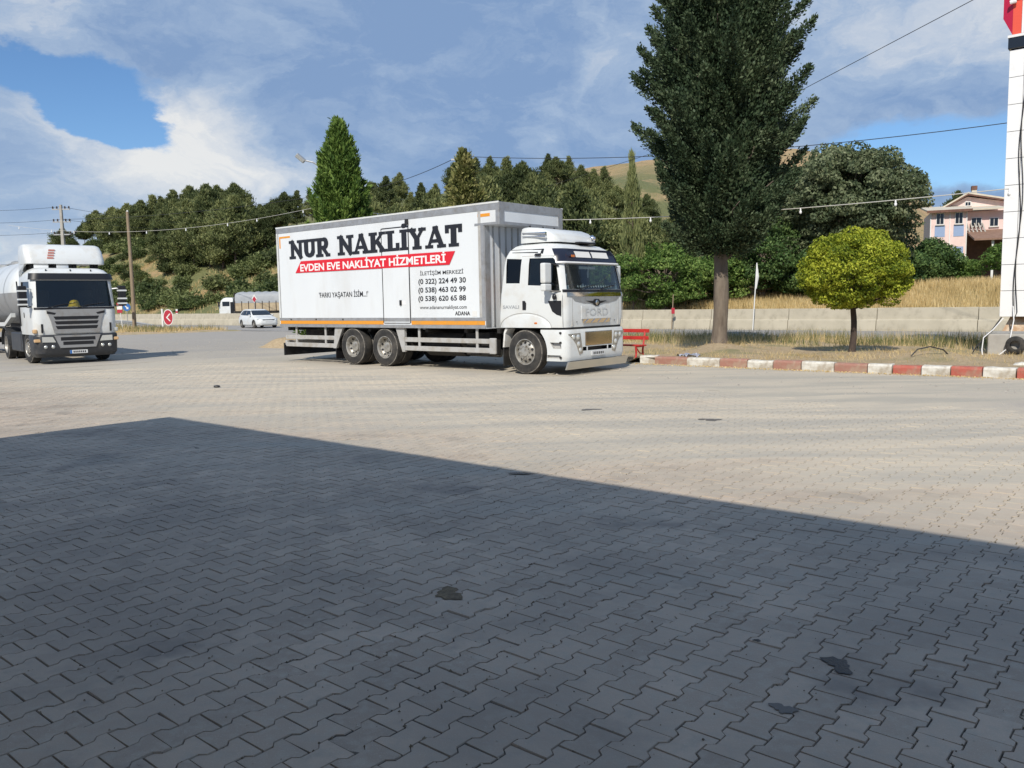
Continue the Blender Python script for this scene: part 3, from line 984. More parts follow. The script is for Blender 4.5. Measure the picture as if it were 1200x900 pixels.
# ------------------------------------------------------------------ the removal truck
def build_truck():
    O = Vector((0.321, 19.55, 0)) + E2 * 1.25
    T = thing('box_truck', 'white removal box truck with big black lettering and red banner parked by the kerb', 'truck', O, RZ)
    XR, XF, XO, ZB, ZT, ZO = -9.80, -1.22, -0.735, 1.06, 4.08, 3.55
    HW = 1.255
    # body: one solid shell with the overhang above the cab
    b = MB().prism([(XR, ZB), (XF, ZB), (XF, ZO), (XO, ZO), (XO, ZT), (XR, ZT)], 'y', -HW, HW)
    body = b.build('box_body', M['panel'], T)
    for s in (-1, 1):                                 # rails and posts, proud of the panels
        y0, y1 = (s * HW, s * (HW + 0.012))
        q = lambda x0, x1, z0, z1, name='rail', m='alu', t=0.012: MB().box(x0, x1, *sorted((s * (HW - 0.002), s * (HW + t))), z0, z1).build(name, M[m], body)
        q(XR - 0.01, XO + 0.01, 4.05, ZT + 0.012, t=0.016, m='white')
        q(XR, XO, 3.90, 4.049, t=0.010)
        q(XR, XF, 1.255, 1.335, t=0.008)
        q(XR, XF, 1.062, 1.145, t=0.014)
        q(XR, XR + 0.07, 1.336, 3.90, 'corner_post', t=0.014, m='white')
        q(XR + 0.071, XR + 0.10, 1.336, 3.90, 'corner_post', t=0.006)
        q(XF - 0.10, XF, 1.336, ZO, 'corner_post', t=0.014)
        q(XF - 0.19, XF - 0.101, 1.336, 3.90, 'corner_post', t=0.007, m='steel_grey')
        q(XO - 0.09, XO, ZO, 3.90, 'corner_post', t=0.014)
        q(XF - 0.30, XO - 0.092, ZO + 0.005, ZO + 0.06, 'rail', t=0.008)
        for x0, x1 in ((XR + 0.04, -4.97), (-3.85, XF - 0.02)):
            q(x0, x1, 1.152, 1.250, 'reflective_tape', 'orange_tape', 0.011)
        q(-9.66, -9.10, 3.745, 3.80, 'reflective_tape', 'orange_tape', 0.004)
        q(-9.66, -9.60, 3.45, 3.743, 'reflective_tape', 'orange_tape', 0.004)
        q(-1.42, -1.02, 3.755, 3.83, 'reflective_tape', 'orange_tape', 0.004)
    for s in (-1, 1):
        MB().box(XO, XO + 0.014, s * 1.16 - 0.09, s * 1.16 + 0.09, ZO + 0.002, ZT - 0.002).build('corner_post', M['alu'], body)
        MB().box(XF, XF + 0.014, s * 1.16 - 0.09, s * 1.16 + 0.09, ZB + 0.05, ZO - 0.002).build('corner_post', M['alu'], body)
    MB().box(XO, XO + 0.012, -1.068, 1.068, 3.88, ZT - 0.004).build('rail', M['alu'], body)
    MB().box(XO, XO + 0.010, -1.068, 1.068, ZO + 0.002, ZO + 0.07).build('rail', M['alu'], body)
    for k in range(9):                                # ribs on the bulkhead behind the cab
        y = -0.96 + k * 0.24
        MB().box(XF, XF + 0.018, y, y + 0.05, ZB + 0.06, ZO - 0.01).build('bulkhead_rib', M['alu'], body)
    # side door on the near side
    side = lambda a, z, d: (a, -HW - 0.0015 - d, z)
    D = MB()
    D.box(-4.945, -3.885, -HW - 0.010, -HW + 0.001, 1.20, 3.715)
    door = D.build('side_door', M['panel'], T, bevel=0.004)
    for x in (-4.945, -3.885):
        MB().box(x - 0.014, x + 0.014, -HW - 0.0125, -HW + 0.001, 1.20, 3.72).build('door_seal', M['black'], door)
    MB().box(-4.93, -3.90, -HW - 0.0125, -HW + 0.001, 3.70, 3.73).build('door_seal', M['black'], door)
    MB().box(-4.93, -3.90, -HW - 0.015, -HW + 0.001, 1.175, 1.205).build('sill_strip', M['alu'], door)
    MB().box(-4.92, -3.91, -HW - 0.018, -HW + 0.001, 1.235, 1.33).build('kick_plate', M['alu'], door)
    MB().box(-4.27, -4.20, -HW - 0.045, -HW - 0.009, 1.66, 1.80).build('door_handle', M['black'], door, bevel=0.01)
    MB().box(-4.20, -4.05, -HW - 0.014, -HW - 0.009, 1.68, 1.78).build('latch_plate', M['panel_white'], door)
    MB().cyl((-3.90, -HW - 0.04, 3.76), (-3.90, -HW - 0.04, 3.90), 0.055, 0.045, 10).build('lock_knob', M['black'], door, smooth=40)
    for x in (-9.20, -7.95, -6.7):
        MB().cyl((x, -HW - 0.03, 1.29), (x, -HW, 1.29), 0.02, n=8).build('rivet_hook', M['blackmatte'], body)
    # lettering on both long sides would read the same; the far side is plain in view of the verge
    slab_word('NUR NAKLIYAT', (-9.13, -1.93, 3.115, 3.635), lambda a, z, d: (a, -HW - 0.011 - d, z), M['letter_black'], T, 'letter')
    y_b = -HW - 0.0118
    ban = MB().loft([[(x, y_b, z) for x, z in ((-8.88, 2.68), (-2.40, 2.66), (-2.19, 2.99), (-8.59, 3.02))],
                     [(x, y_b - 0.002, z) for x, z in ((-8.88, 2.68), (-2.40, 2.66), (-2.19, 2.99), (-8.59, 3.02))]]).build('banner', M['red_vinyl'], T)
    pl = lambda a, z, d: (a, y_b - 0.0025 - d * 0.5, z)
    text_mesh('banner_lettering', 'EVDEN EVE NAKL\u0130YAT H\u0130ZMETLER\u0130', (-8.63, -2.52, 2.715, 3.0), pl, M['letter_white'], ban, bold=0.028)
    P2 = lambda a, z, d: (a, -HW - 0.003 - d, z)
    for body_t, rect, bold in (('\u0130LET\u0130\u015e\u0130M MERKEZ\u0130', (-3.48, -1.93, 2.40, 2.555), 0.006), ('(0 322) 224 49 30', (-3.55, -1.85, 2.16, 2.335), 0.022),
                               ('(0 538) 463 02 99', (-3.56, -1.86, 1.94, 2.115), 0.022), ('(0 538) 620 65 88', (-3.57, -1.86, 1.72, 1.895), 0.022),
                               ('www.adananurnakliyat.com', (-3.52, -1.84, 1.525, 1.645), 0.004), ('ADANA', (-2.25, -1.73, 1.39, 1.49), 0.025),
                               ("'FARKI YA\u015eATAN \u0130S\u0130M...!'", (-7.78, -5.57, 1.88, 2.12), 0.012)):
        text_mesh('lettering', body_t, rect, P2, M['letter_black'], T, bold=bold)
    MB().box(-1.66, -1.50, -HW - 0.004, -HW + 0.001, 1.36, 1.50).build('sticker', M['sign_white'], body)
    # rear doors
    for s in (-1, 1):
        dr = MB().box(XR - 0.03, XR + 0.001, s * 0.62 - 0.60, s * 0.62 + 0.60, 1.12, 3.98).build('rear_door', M['panel'], T, bevel=0.01)
        for k in (0.15, 0.42):
            MB().cyl((XR - 0.05, s * k, 1.15), (XR - 0.05, s * k, 3.95), 0.016, n=8).build('lock_rod', M['zinc'], dr)
    # chassis
    c = MB()
    for s in (-1, 1):
        c.box(-9.6, 0.9, s * 0.42 - 0.04, s * 0.42 + 0.04, 0.70, 0.96)
    for x in (-9.5, -7.6, -5.7, -3.4, -2.0, -0.9):
        c.box(x - 0.05, x + 0.05, -1.15, 1.15, 0.95, 1.058)
    c.build('chassis', M['blackmatte'], T)
    MB().box(-9.72, -9.66, -1.22, 1.22, 0.18, 0.56).build('rear_rubber_apron', M['black'], T)
    MB().box(-9.66, -9.56, -1.2, 1.2, 0.50, 0.64).build('underrun_bar', M['steel_grey'], T, bevel=0.01)
    for x in (0.0, -4.98, -6.34):
        MB().cyl((x, -1.0, 0.52), (x, 1.0, 0.52), 0.09, n=10).build('axle', M['blackmatte'], T)
    for s in (-1, 1):
        MB().cyl((-3.6, s * 0.75, 0.62), (-2.3, s * 0.75, 0.62), 0.30, n=20).build('fuel_tank', M['blackmatte'], T, smooth=40)
        MB().box(-2.15, -1.35, s * 0.55, s * 0.98, 0.38, 0.95).build('battery_box', M['blackmatte'], T, bevel=0.02)
    MB().cyl((-3.2, -0.35, 0.42), (-1.6, -0.3, 0.40), 0.11, n=12).build('exhaust_silencer', M['rim'], T, smooth=40)
    # side underrun guards
    for s in (-1, 1):
        Y0, Y1 = sorted((s * 1.16, s * 1.20))
        for seg in ((-9.62, -7.22), (-4.20, -1.16)):
            g = empty_part('side_guard', T)
            for z0, z1 in ((0.69, 0.81), (0.46, 0.585)):
                MB().box(seg[0], seg[1], Y0, Y1, z0, z1).build('rail', M['steel_grey'], g, bevel=0.008)
            k = np.linspace(seg[0] + 0.55, seg[1] - 0.42, 2)
            for x in k:
                MB().box(x - 0.035, x + 0.035, Y0 + 0.005, Y1 - 0.005, 0.46, 1.06).build('upright', M['steel_grey'], g)
        MB().box(-1.158, -0.95, Y0 - 0.02, Y1 + 0.01, 0.44, 0.83).build('guard_end_cap', M['steel_grey'], T, bevel=0.02)
        # slanted plates before and behind the rear wheels with a dark mudguard arch between
        MB().loft([[(x, y, z) for x, z in ((-7.26, 0.45), (-7.14, 0.45), (-6.80, 1.055), (-7.16, 1.055))] for y in (s * 1.13, s * 1.21)]).build('mudguard_plate', M['steel_grey'], T)
        MB().loft([[(x, y, z) for x, z in ((-4.30, 0.42), (-4.20, 0.42), (-4.20, 1.055), (-4.54, 1.055))] for y in (s * 1.13, s * 1.21)]).build('mudguard_plate', M['steel_grey'], T)
        arch = []
        for k in range(13):
            a = math.pi * k / 12
            arch.append((-5.66 + 1.36 * math.cos(a), 0.50 + 0.56 * math.sin(a) ** 0.6))
        inner = [(x, z - 0.03) for x, z in arch][::-1]
        MB().loft([[(x, y, z) for x, z in arch + inner] for y in (s * 0.62, s * 1.20)]).build('mudguard', M['blackmatte'], T, smooth=40)
        MB().box(-7.20, -7.17, *sorted((s * 0.75, s * 1.18)), 0.14, 0.62).build('mud_flap', M['black'], T)
    # wheels
    for s in (-1, 1):
        add_wheel(T, (0, s * 1.11, 0.525), 0.525, 0.29, 'front', s > 0)
        for x in (-4.98, -6.34):
            add_wheel(T, (x, s * 1.09, 0.525), 0.525, 0.30, 'rear', s > 0)
            add_wheel(T, (x, s * 0.77, 0.525), 0.525, 0.30, 'rear', s > 0)
    # ---------------- cab
    TAB = [(1.10, 1.14, -0.80, 1.235, 0.20), (1.30, 1.17, -0.80, 1.25, 0.20), (1.84, 1.17, -0.75, 1.25, 0.20), (1.93, 1.155, -0.735, 1.247, 0.20),
           (2.56, 1.03, -0.65, 1.222, 0.21), (2.76, 0.98, -0.61, 1.19, 0.24), (2.90, 0.89, -0.55, 1.13, 0.28), (3.00, 0.74, -0.46, 1.02, 0.32), (3.06, 0.52, -0.32, 0.86, 0.34)]
    def sec(z, off=0.0, n=7):
        xf, xr, hw, rf = interp(TAB, z)
        return ring_plan(xf, xr, hw, rf, 0.07, n, z, off)
    zs = [1.10, 1.2, 1.30, 1.5, 1.7, 1.84, 1.93, 2.05, 2.2, 2.35, 2.48, 2.56, 2.66, 2.76, 2.83, 2.90, 2.95, 3.00, 3.04, 3.06]
    cb = MB().loft([sec(z) for z in zs]).build('cab_body', M['white'], T)
    inner = MB().loft([sec(z, -0.075) for z in (1.18, 1.5, 1.84, 1.93, 2.2, 2.56, 2.76, 2.88)]).build('cut', M['dark_int'])
    cut = [inner]
    def cutter(mb):
        c = mb.build('cut', M['black'])
        c.location = (0, 0, 0)
        cut.append(c)
    win_d = [(0.11, 2.08), (0.50, 2.06), (0.66, 1.95), (1.03, 1.93), (0.90, 2.62), (0.82, 2.68), (0.14, 2.70)]
    win_r = [(-0.56, 2.14), (-0.14, 2.13), (-0.09, 2.69), (-0.55, 2.72)]
    cutter(MB().prism(win_d, 'y', -1.6, 1.6))
    cutter(MB().prism(win_r, 'y', -1.6, 1.6))
    cutter(MB().loft([[(0.62, y, z) for y, z in ((-1.10, 1.965), (1.10, 1.965), (1.04, 2.54), (-1.04, 2.54))], [(1.6, y, z) for y, z in ((-1.13, 1.965), (1.13, 1.965), (1.07, 2.54), (-1.07, 2.54))]]))
    boolean(cb, cut)
    finish(cb, 0.0, 32)
    def hwz(z):
        return interp(TAB, z)[2]
    def side_panel(poly, s, off, thick, name, m, parent, sub=8):
        ys = lambda z, d: s * (hwz(z) + d)
        return MB().loft([[(x, ys(z, off - thick), z) for x, z in poly], [(x, ys(z, off), z) for x, z in poly]]).build(name, m, parent)
    def grow(poly, d):
        cx, cz = sum(p[0] for p in poly) / len(poly), sum(p[1] for p in poly) / len(poly)
        return [(x + d * (1 if x > cx else -1), z + d * (1 if z > cz else -1)) for x, z in poly]
    for s in (-1, 1):
        w1 = side_panel(win_d, s, -0.012, 0.006, 'door_window', M['glass'], T)
        side_panel(win_r, s, -0.012, 0.006, 'rear_side_window', M['glass_dark'], T)
        # quarter glass below the belt line, door joints, handle
        side_panel([(0.70, 1.71), (1.075, 1.71), (1.07, 1.37), (0.95, 1.39), (0.82, 1.47)], s, 0.004, 0.01, 'lower_door_window', M['black'], T)
        for poly in ([(-0.095, 1.32), (-0.083, 1.32), (-0.075, 2.76), (-0.087, 2.76)], [(1.10, 1.12), (1.108, 1.12), (1.112, 1.86), (1.104, 1.86)], [(-0.08, 2.752), (0.86, 2.722), (0.86, 2.730), (-0.08, 2.760)]):
            side_panel(poly, s, 0.0015, 0.004, 'door_joint', M['steel_grey'], T)
        side_panel([(-0.05, 1.51), (0.05, 1.51), (0.06, 1.66), (0.02, 1.72), (-0.05, 1.72)], s, 0.012, 0.02, 'door_handle', M['black'], T)
        for k, (x0, x1, z) in enumerate(((-0.50, 0.52, 2.915), (-0.42, 0.36, 2.85))):
            side_panel([(x0, z), (x1, z - 0.035), (x1, z - 0.01), (x0, z + 0.012)], s, 0.004, 0.01, 'stripe_decal', M['black'], T)
        side_panel([(0.44, 2.80), (0.52, 2.79), (0.52, 2.905), (0.44, 2.91)], s, 0.004, 0.01, 'stripe_decal', M['black'], T)
        # wheel-arch blister
        def arc(rx, rz, n=14, x0=0.02):
            return [(x0 + rx * math.cos(math.pi * k / n), 1.095 + rz * math.sin(math.pi * k / n)) for k in range(n + 1)]
        MB().loft([[(x, s * 1.21, z) for x, z in arc(0.76, 0.33)], [(x, s * 1.268, z) for x, z in arc(0.72, 0.30)], [(x, s * 1.285, z) for x, z in arc(0.60, 0.20)]]).build('wheel_arch', M['white'], T, smooth=50)
        shade_seam = [(x, s * 1.2535, z) for x, z in arc(0.775, 0.345, 18)]
        MB().tube(shade_seam, 0.006, 5).build('arch_shade_seam', M['steel_grey'], T)  # thin grey line draws the shading along the arch edge in colour
        MB().ball((0.36, s * 1.275, 1.20), 0.06, 0.02, 0.03).build('side_marker_lamp', M['amber'], T, smooth=60)
        # rear cab mudguard strip and flap
        MB().loft([[(x, y, z) for x, z in ((-0.60, 1.09), (-0.66, 0.98), (-0.70, 0.62), (-0.655, 0.62), (-0.615, 0.95), (-0.54, 1.06))] for y in (s * 0.95, s * 1.235)]).build('cab_mudguard', M['white_dusty'], T)
        MB().box(-0.71, -0.68, *sorted((s * 0.90, s * 1.22)), 0.17, 0.66).build('mud_flap', M['blackmatte'], T)
        # mirrors: upper and lower housings on an arm
        mir = empty_part('door_mirror', T)
        MB().box(0.72, 0.86, *sorted((s * 1.30, s * 1.56)), 2.11, 2.56).build('mirror_housing', M['white'], mir, bevel=0.03)
        MB().box(0.72, 0.86, *sorted((s * 1.30, s * 1.56)), 1.93, 2.095).build('wide_angle_housing', M['white'], mir, bevel=0.03)
        MB().box(0.712, 0.722, *sorted((s * 1.33, s * 1.53)), 2.14, 2.53).build('mirror_glass', M['chrome'], mir)
        MB().tube([(0.98, s * 1.20, 2.50), (0.88, s * 1.30, 2.54), (0.80, s * 1.32, 2.54)], 0.018, 8).build('mirror_arm', M['black'], mir)
        MB().tube([(1.05, s * 1.22, 1.92), (0.9, s * 1.30, 1.92), (0.80, s * 1.34, 1.95)], 0.018, 8).build('mirror_arm', M['black'], mir)
        MB().ball((0.93, s * 1.31, 1.80), 0.06, 0.04, 0.07).build('kerb_mirror', M['black'], mir, smooth=60)
    side_panel([(0.30, 2.755), (0.48, 2.745), (0.46, 2.80), (0.33, 2.80)], -1, 0.05, 0.06, 'door_top_lamp', M['black'], T)
    text_mesh('cab_lettering', 'SAVALI', (-0.66, -0.16, 1.54, 1.62), lambda a, z, d: (a, -1.2515 - d, z), M['grey_text'], T, bold=0.03)
    # windscreen follows the plan curve of the cab
    def strip(z0, z1, nz, off, k0, k1, thick, name, m, parent, n=7):
        rows = []
        for d in (0.0, thick):
            rows.append([sec(z, off + d)[n + 1 + k0: 3 * (n + 1) - k1] for z in np.linspace(z0, z1, nz)])
        loop = []
        for r0, r1 in zip(rows[0], rows[1]):
            loop.append(r0 + r1[::-1])
        return MB().loft(loop).build(name, m, parent, smooth=40)
    ws = strip(1.955, 2.55, 5, -0.020, 4, 4, 0.006, 'windscreen', M['glass'], T)
    strip(1.90, 1.962, 2, 0.002, 3, 3, 0.008, 'windscreen_seal', M['black'], T)
    vis = strip(2.60, 2.90, 6, 0.035, 2, 2, 0.015, 'sun_visor', M['navy'], T)
    strip(2.565, 2.598, 2, 0.055, 2, 2, 0.012, 'visor_lip', M['letter_white'], vis)
    for y0, y1 in ((-0.62, -0.03), (0.05, 0.70)):
        xf = 1.035
        MB().loft([[(interp(TAB, z)[0] + 0.052, y0, z), (interp(TAB, z)[0] + 0.052, y1, z), (interp(TAB, z)[0] + 0.064, y1, z), (interp(TAB, z)[0] + 0.064, y0, z)] for z in (2.70, 2.84)]).build('visor_sign', M['sign_white'], vis)
    MB().box(1.075, 1.085, -0.85, -0.72, 2.70, 2.75).build('visor_marker', M['amber'], vis)
    # wipers and the pale lower screen edge
    for y in (-0.75, 0.1):
        MB().tube([(1.185, y, 1.93), (1.16, y + 0.35, 2.02), (1.13, y + 0.75, 2.06)], 0.012, 6).build('wiper', M['black'], T)
    strip(1.80, 1.895, 3, 0.004, 5, 5, 0.010, 'mirror_strip', M['brown_reflection'], T)
    # front panel: shallow grey scallop under the strip, badge, raised name, lower mirror strip
    fx = 1.171
    fp = lambda a, z, d: (fx + 0.012 + d, a, z)
    MB().loft([[(fx, y, z) for y, z in pts_] for pts_ in [[(-0.98, 1.79), (0.98, 1.79), (0.86, 1.70), (0.50, 1.645), (0.0, 1.63), (-0.50, 1.645), (-0.86, 1.70)]]] +
              [[(fx + 0.008, y, z) for y, z in [(-0.98, 1.79), (0.98, 1.79), (0.86, 1.70), (0.50, 1.645), (0.0, 1.63), (-0.50, 1.645), (-0.86, 1.70)]]]).build('bonnet_scallop', M['alu'], T)
    wing = [(-0.42, 1.70), (-0.14, 1.69), (-0.08, 1.735), (0.08, 1.735), (0.14, 1.69), (0.42, 1.70), (0.14, 1.63), (0.07, 1.575), (-0.07, 1.575), (-0.14, 1.63)]
    bd = MB().loft([[(fx + 0.006, y, z) for y, z in wing], [(fx + 0.022, y, z) for y, z in wing]]).build('badge', M['black'], T)
    MB().lathe([(0.045, 0.0), (0.06, 0.006), (0.045, 0.012)], 'x', 16, (fx + 0.020, 0, 1.655)).build('badge_emblem', M['chrome'], bd, smooth=50)
    MB().loft([[(fx, y, z) for y, z in ((-0.60, 1.28), (0.60, 1.28), (0.60, 1.59), (-0.60, 1.59))], [(fx + 0.010, y, z) for y, z in ((-0.60, 1.28), (0.60, 1.28), (0.60, 1.59), (-0.60, 1.59))]]).build('name_panel', M['white'], T)
    text_mesh('front_lettering', 'FORD', (-0.46, 0.46, 1.36, 1.53), lambda a, z, d: (fx + 0.0125 + d * 5, a, z), M['name_grey'], T, bold=-0.004)
    MB().box(fx, fx + 0.013, -0.55, 0.55, 1.185, 1.275).build('mirror_strip', M['brown_reflection'], T)
    for k in range(4):
        MB().tube([(fx + 0.018, -0.5 + k * 0.27, 1.19), (fx + 0.018, -0.36 + k * 0.27, 1.27)], 0.008, 5).build('strip_ornament', M['chrome'], T)
    for s in (-1, 1):
        for y in (0.95,):
            MB().box(fx - 0.03, fx + 0.002, s * y - 0.008, s * y + 0.008, 1.12, 1.79).build('panel_joint', M['steel_grey'], T)
        MB().ball((fx, s * 0.78, 1.22), 0.012, 0.012, 0.012).build('washer_nozzle', M['black'], T)
    # bumper: wraps the corners, cut for the wheel and the mouth
    BT = [(0.33, 1.17, 0.45, 1.235, 0.20), (0.45, 1.20, 0.45, 1.25, 0.20), (0.98, 1.20, 0.45, 1.25, 0.20), (1.05, 1.18, 0.45, 1.24, 0.20)]
    bp = MB().loft([ring_plan(*interp(BT, z), 0.03, 7, z) for z in (0.33, 0.39, 0.45, 0.7, 0.98, 1.05)]).build('bumper', M['white'], T)
    c1 = MB().cyl((0, -2, 0.525), (0, 2, 0.525), 0.66, n=48).build('cut', M['blackmatte'])
    c2 = MB().box(1.10, 1.6, -0.50, 0.62, 0.655, 0.985).build('cut', M['black'])
    c3 = MB().box(1.10, 1.6, -0.40, 0.40, 0.545, 0.635).build('cut', M['black'])
    c4 = MB().box(1.10, 1.6, -0.60, -0.45, 0.545, 0.635).build('cut', M['black'])
    c5 = MB().box(1.10, 1.6, 0.45, 0.60, 0.545, 0.635).build('cut', M['black'])
    c6 = MB().prism([(0.74, 0.76), (1.05, 0.76), (1.06, 0.62), (0.84, 0.62)], 'y', -2, -1.17).build('cut', M['steel_grey'])
    c7 = MB().box(0.66, 1.04, -2, -1.20, 0.40, 0.47).build('cut', M['steel_grey'])
    c8 = MB().box(0.2, 0.95, -1.1, 1.1, 0.2, 1.0).build('cut', M['blackmatte'])
    boolean(bp, [c1, c2, c3, c4, c5, c6, c7, c8])
    finish(bp, 0.0, 32)
    MB().box(1.06, 1.21, -0.495, 0.615, 0.66, 0.98).build('mirror_panel', M['brown_reflection'], T, bevel=0.01)
    MB().box(0.5, 1.12, -1.12, 1.12, 1.052, 1.099).build('cab_gap', M['black'], T)
    for s in (-1, 1):
        poly = [(-1.16, 0.955), (-0.70, 0.965), (-0.60, 0.50), (-0.74, 0.455), (-0.86, 0.70), (-0.98, 0.82)]
        poly = [(y * -s, z) for y, z in poly]
        hl = MB().loft([[(1.19, y, z) for y, z in poly], [(1.208, y, z) for y, z in poly]]).build('headlight', M['headlamp'], T)
        for y, z, r in ((0.96, 0.875, 0.058), (0.79, 0.87, 0.066), (0.77, 0.71, 0.062), (0.70, 0.57, 0.055)):
            MB().lathe([(r, 0.0), (r * 0.9, 0.012), (r * 0.35, 0.026), (0.003, 0.028)], 'x', 16, (1.207, s * y, z)).build('lamp', M['lamp'], hl, smooth=60)
        for z in (0.98, 0.76, 0.42):
            MB().cyl((1.02, s * 1.235, z), (1.06, s * 1.262, z), 0.025, n=8).build('bumper_bolt', M['blackmatte'], T)
    MB().loft([[(x, y, z) for x, z in ((1.16, 0.14), (1.20, 0.14), (1.27, 0.325), (1.23, 0.325))] for y in (-1.24, 1.24)]).build('bumper_guard', M['stainless'], T)
    MB().box(1.205, 1.222, -0.27, 0.27, 0.415, 0.525).build('number_plate', M['plate'], T, bevel=0.004)
    for k in range(6):
        MB().box(1.2225, 1.224, -0.20 + k * 0.075, -0.155 + k * 0.075, 0.44, 0.50).build('plate_character', M['letter_black'], T)
    # roof: air deflector, horns, marker lamps
    rings = []
    for x, zt, hw in ((-0.34, 3.40, 0.92), (-0.30, 3.445, 0.94), (-0.15, 3.45, 0.95), (0.15, 3.42, 0.94), (0.40, 3.34, 0.90), (0.58, 3.22, 0.82), (0.66, 3.12, 0.70)):
        zb = 3.075
        r = min(0.10, (zt - zb) * 0.45)
        ring = [(x, -hw, zb), (x, -hw, zt - r), (x, -hw + r * 0.3, zt - r * 0.3), (x, -hw + r, zt), (x, hw - r, zt), (x, hw - r * 0.3, zt - r * 0.3), (x, hw, zt - r), (x, hw, zb)]
        rings.append(ring)
    df = MB().loft(rings).build('air_deflector', M['white'], T, smooth=50)
    for y in (-0.7, 0.7):
        MB().box(-0.2, 0.45, y - 0.04, y + 0.04, 2.98, 3.08).build('deflector_mount', M['black'], df)
    for k, z in ((0, 3.23), (1, 3.31)):
        MB().tube([(-0.26, -0.965, z), (0.1, -0.97, z - 0.015), (0.44, -0.955, z - 0.04)], [0.012, 0.014, 0.034], 10).build('air_horn', M['chrome'], df, smooth=50)
    for y in (-0.75, -0.25, 0.2, 0.65):
        MB().cyl((-0.2, y, 3.44), (-0.2, y, 3.50), 0.03, 0.022, 8).build('marker_lamp', M['black'], df)
    MB().lathe([(0.075, 0.0), (0.085, 0.03), (0.05, 0.10), (0.01, 0.12)], 'x', 16, (0.62, 0.62, 3.20)).build('roof_spotlight', M['chrome'], T, smooth=50)
    MB().box(0.35, 0.80, -0.12, 0.55, 3.055, 3.09).build('roof_hatch', M['black'], T, bevel=0.01)
    # interior
    MB().prism([(0.62, 1.2), (1.07, 1.2), (1.07, 1.88), (0.98, 1.93), (0.62, 1.86)], 'y', -1.12, 1.12).build('dashboard', M['dash'], T, bevel=0.02)
    for y in (-0.72, 0.62):
        st_ = empty_part('seat', T)
        MB().box(-0.25, 0.28, y - 0.25, y + 0.25, 1.3, 1.62).build('cushion', M['seat'], st_, bevel=0.05)
        MB().loft([[(-0.32, y - 0.24, 1.55), (-0.16, y - 0.24, 1.55), (-0.16, y + 0.24, 1.55), (-0.32, y + 0.24, 1.55)], [(-0.42, y - 0.22, 2.2), (-0.28, y - 0.22, 2.2), (-0.28, y + 0.22, 2.2), (-0.42, y + 0.22, 2.2)]]).build('backrest', M['seat'], st_, bevel=0.04)
        MB().box(-0.42, -0.30, y - 0.13, y + 0.13, 2.2, 2.42).build('headrest', M['seat'], st_, bevel=0.04)
    MB().lathe([(0.21, -0.012), (0.225, 0.0), (0.21, 0.012), (0.195, 0.0)], 'x', 24, (0.52, 0.62, 1.90), cap=False).build('steering_wheel', M['black'], T, smooth=60)
    MB().box(0.80, 0.97, -0.95, -0.80, 1.93, 2.06).build('dash_papers', M['sign_white'], T)
    MB().ball((0.78, 0.0, 2.02), 0.05, 0.05, 0.09).build('dash_ornament', M['sign_white'], T, smooth=60)
    MB().tube([(0.93, 0.05, 2.50), (0.90, 0.05, 2.36), (0.90, 0.05, 2.24)], [0.004, 0.02, 0.012], 6).build('hanging_charm', M['sign_white'], T)
    for k in range(14):                               # fringe of little charms along the foot of the screen
        y = -0.62 + k * 0.105
        MB().loft([[(1.105 - 0.2 * 0.05, y - 0.03, 2.03), (1.105, y, 2.0), (1.105 - 0.01, y + 0.03, 2.03), (1.09, y, 2.06)], [(1.098 - 0.01, y - 0.03, 2.03), (1.098, y, 2.0), (1.098 - 0.01, y + 0.03, 2.03), (1.083, y, 2.06)]]).build('charm', M['sign_white'], T)
    MB().box(0.93, 0.945, -0.35, 0.30, 2.44, 2.50).build('screen_banner', M['sign_white'], T)
    MB().tube([(0.98, -0.98, 2.05), (0.93, -0.86, 2.32)], 0.022, 6).build('white_tube', M['sign_white'], T)
    # orange coiled line behind the cab
    MB().tube([(-0.95, -0.75 + 0.12 * math.sin(k * 1.3), 1.65 + 0.03 * k + 0.10 * math.cos(k * 1.3)) for k in range(22)], 0.02, 6).build('air_line', M['amber'], T)
    return T
build_truck()

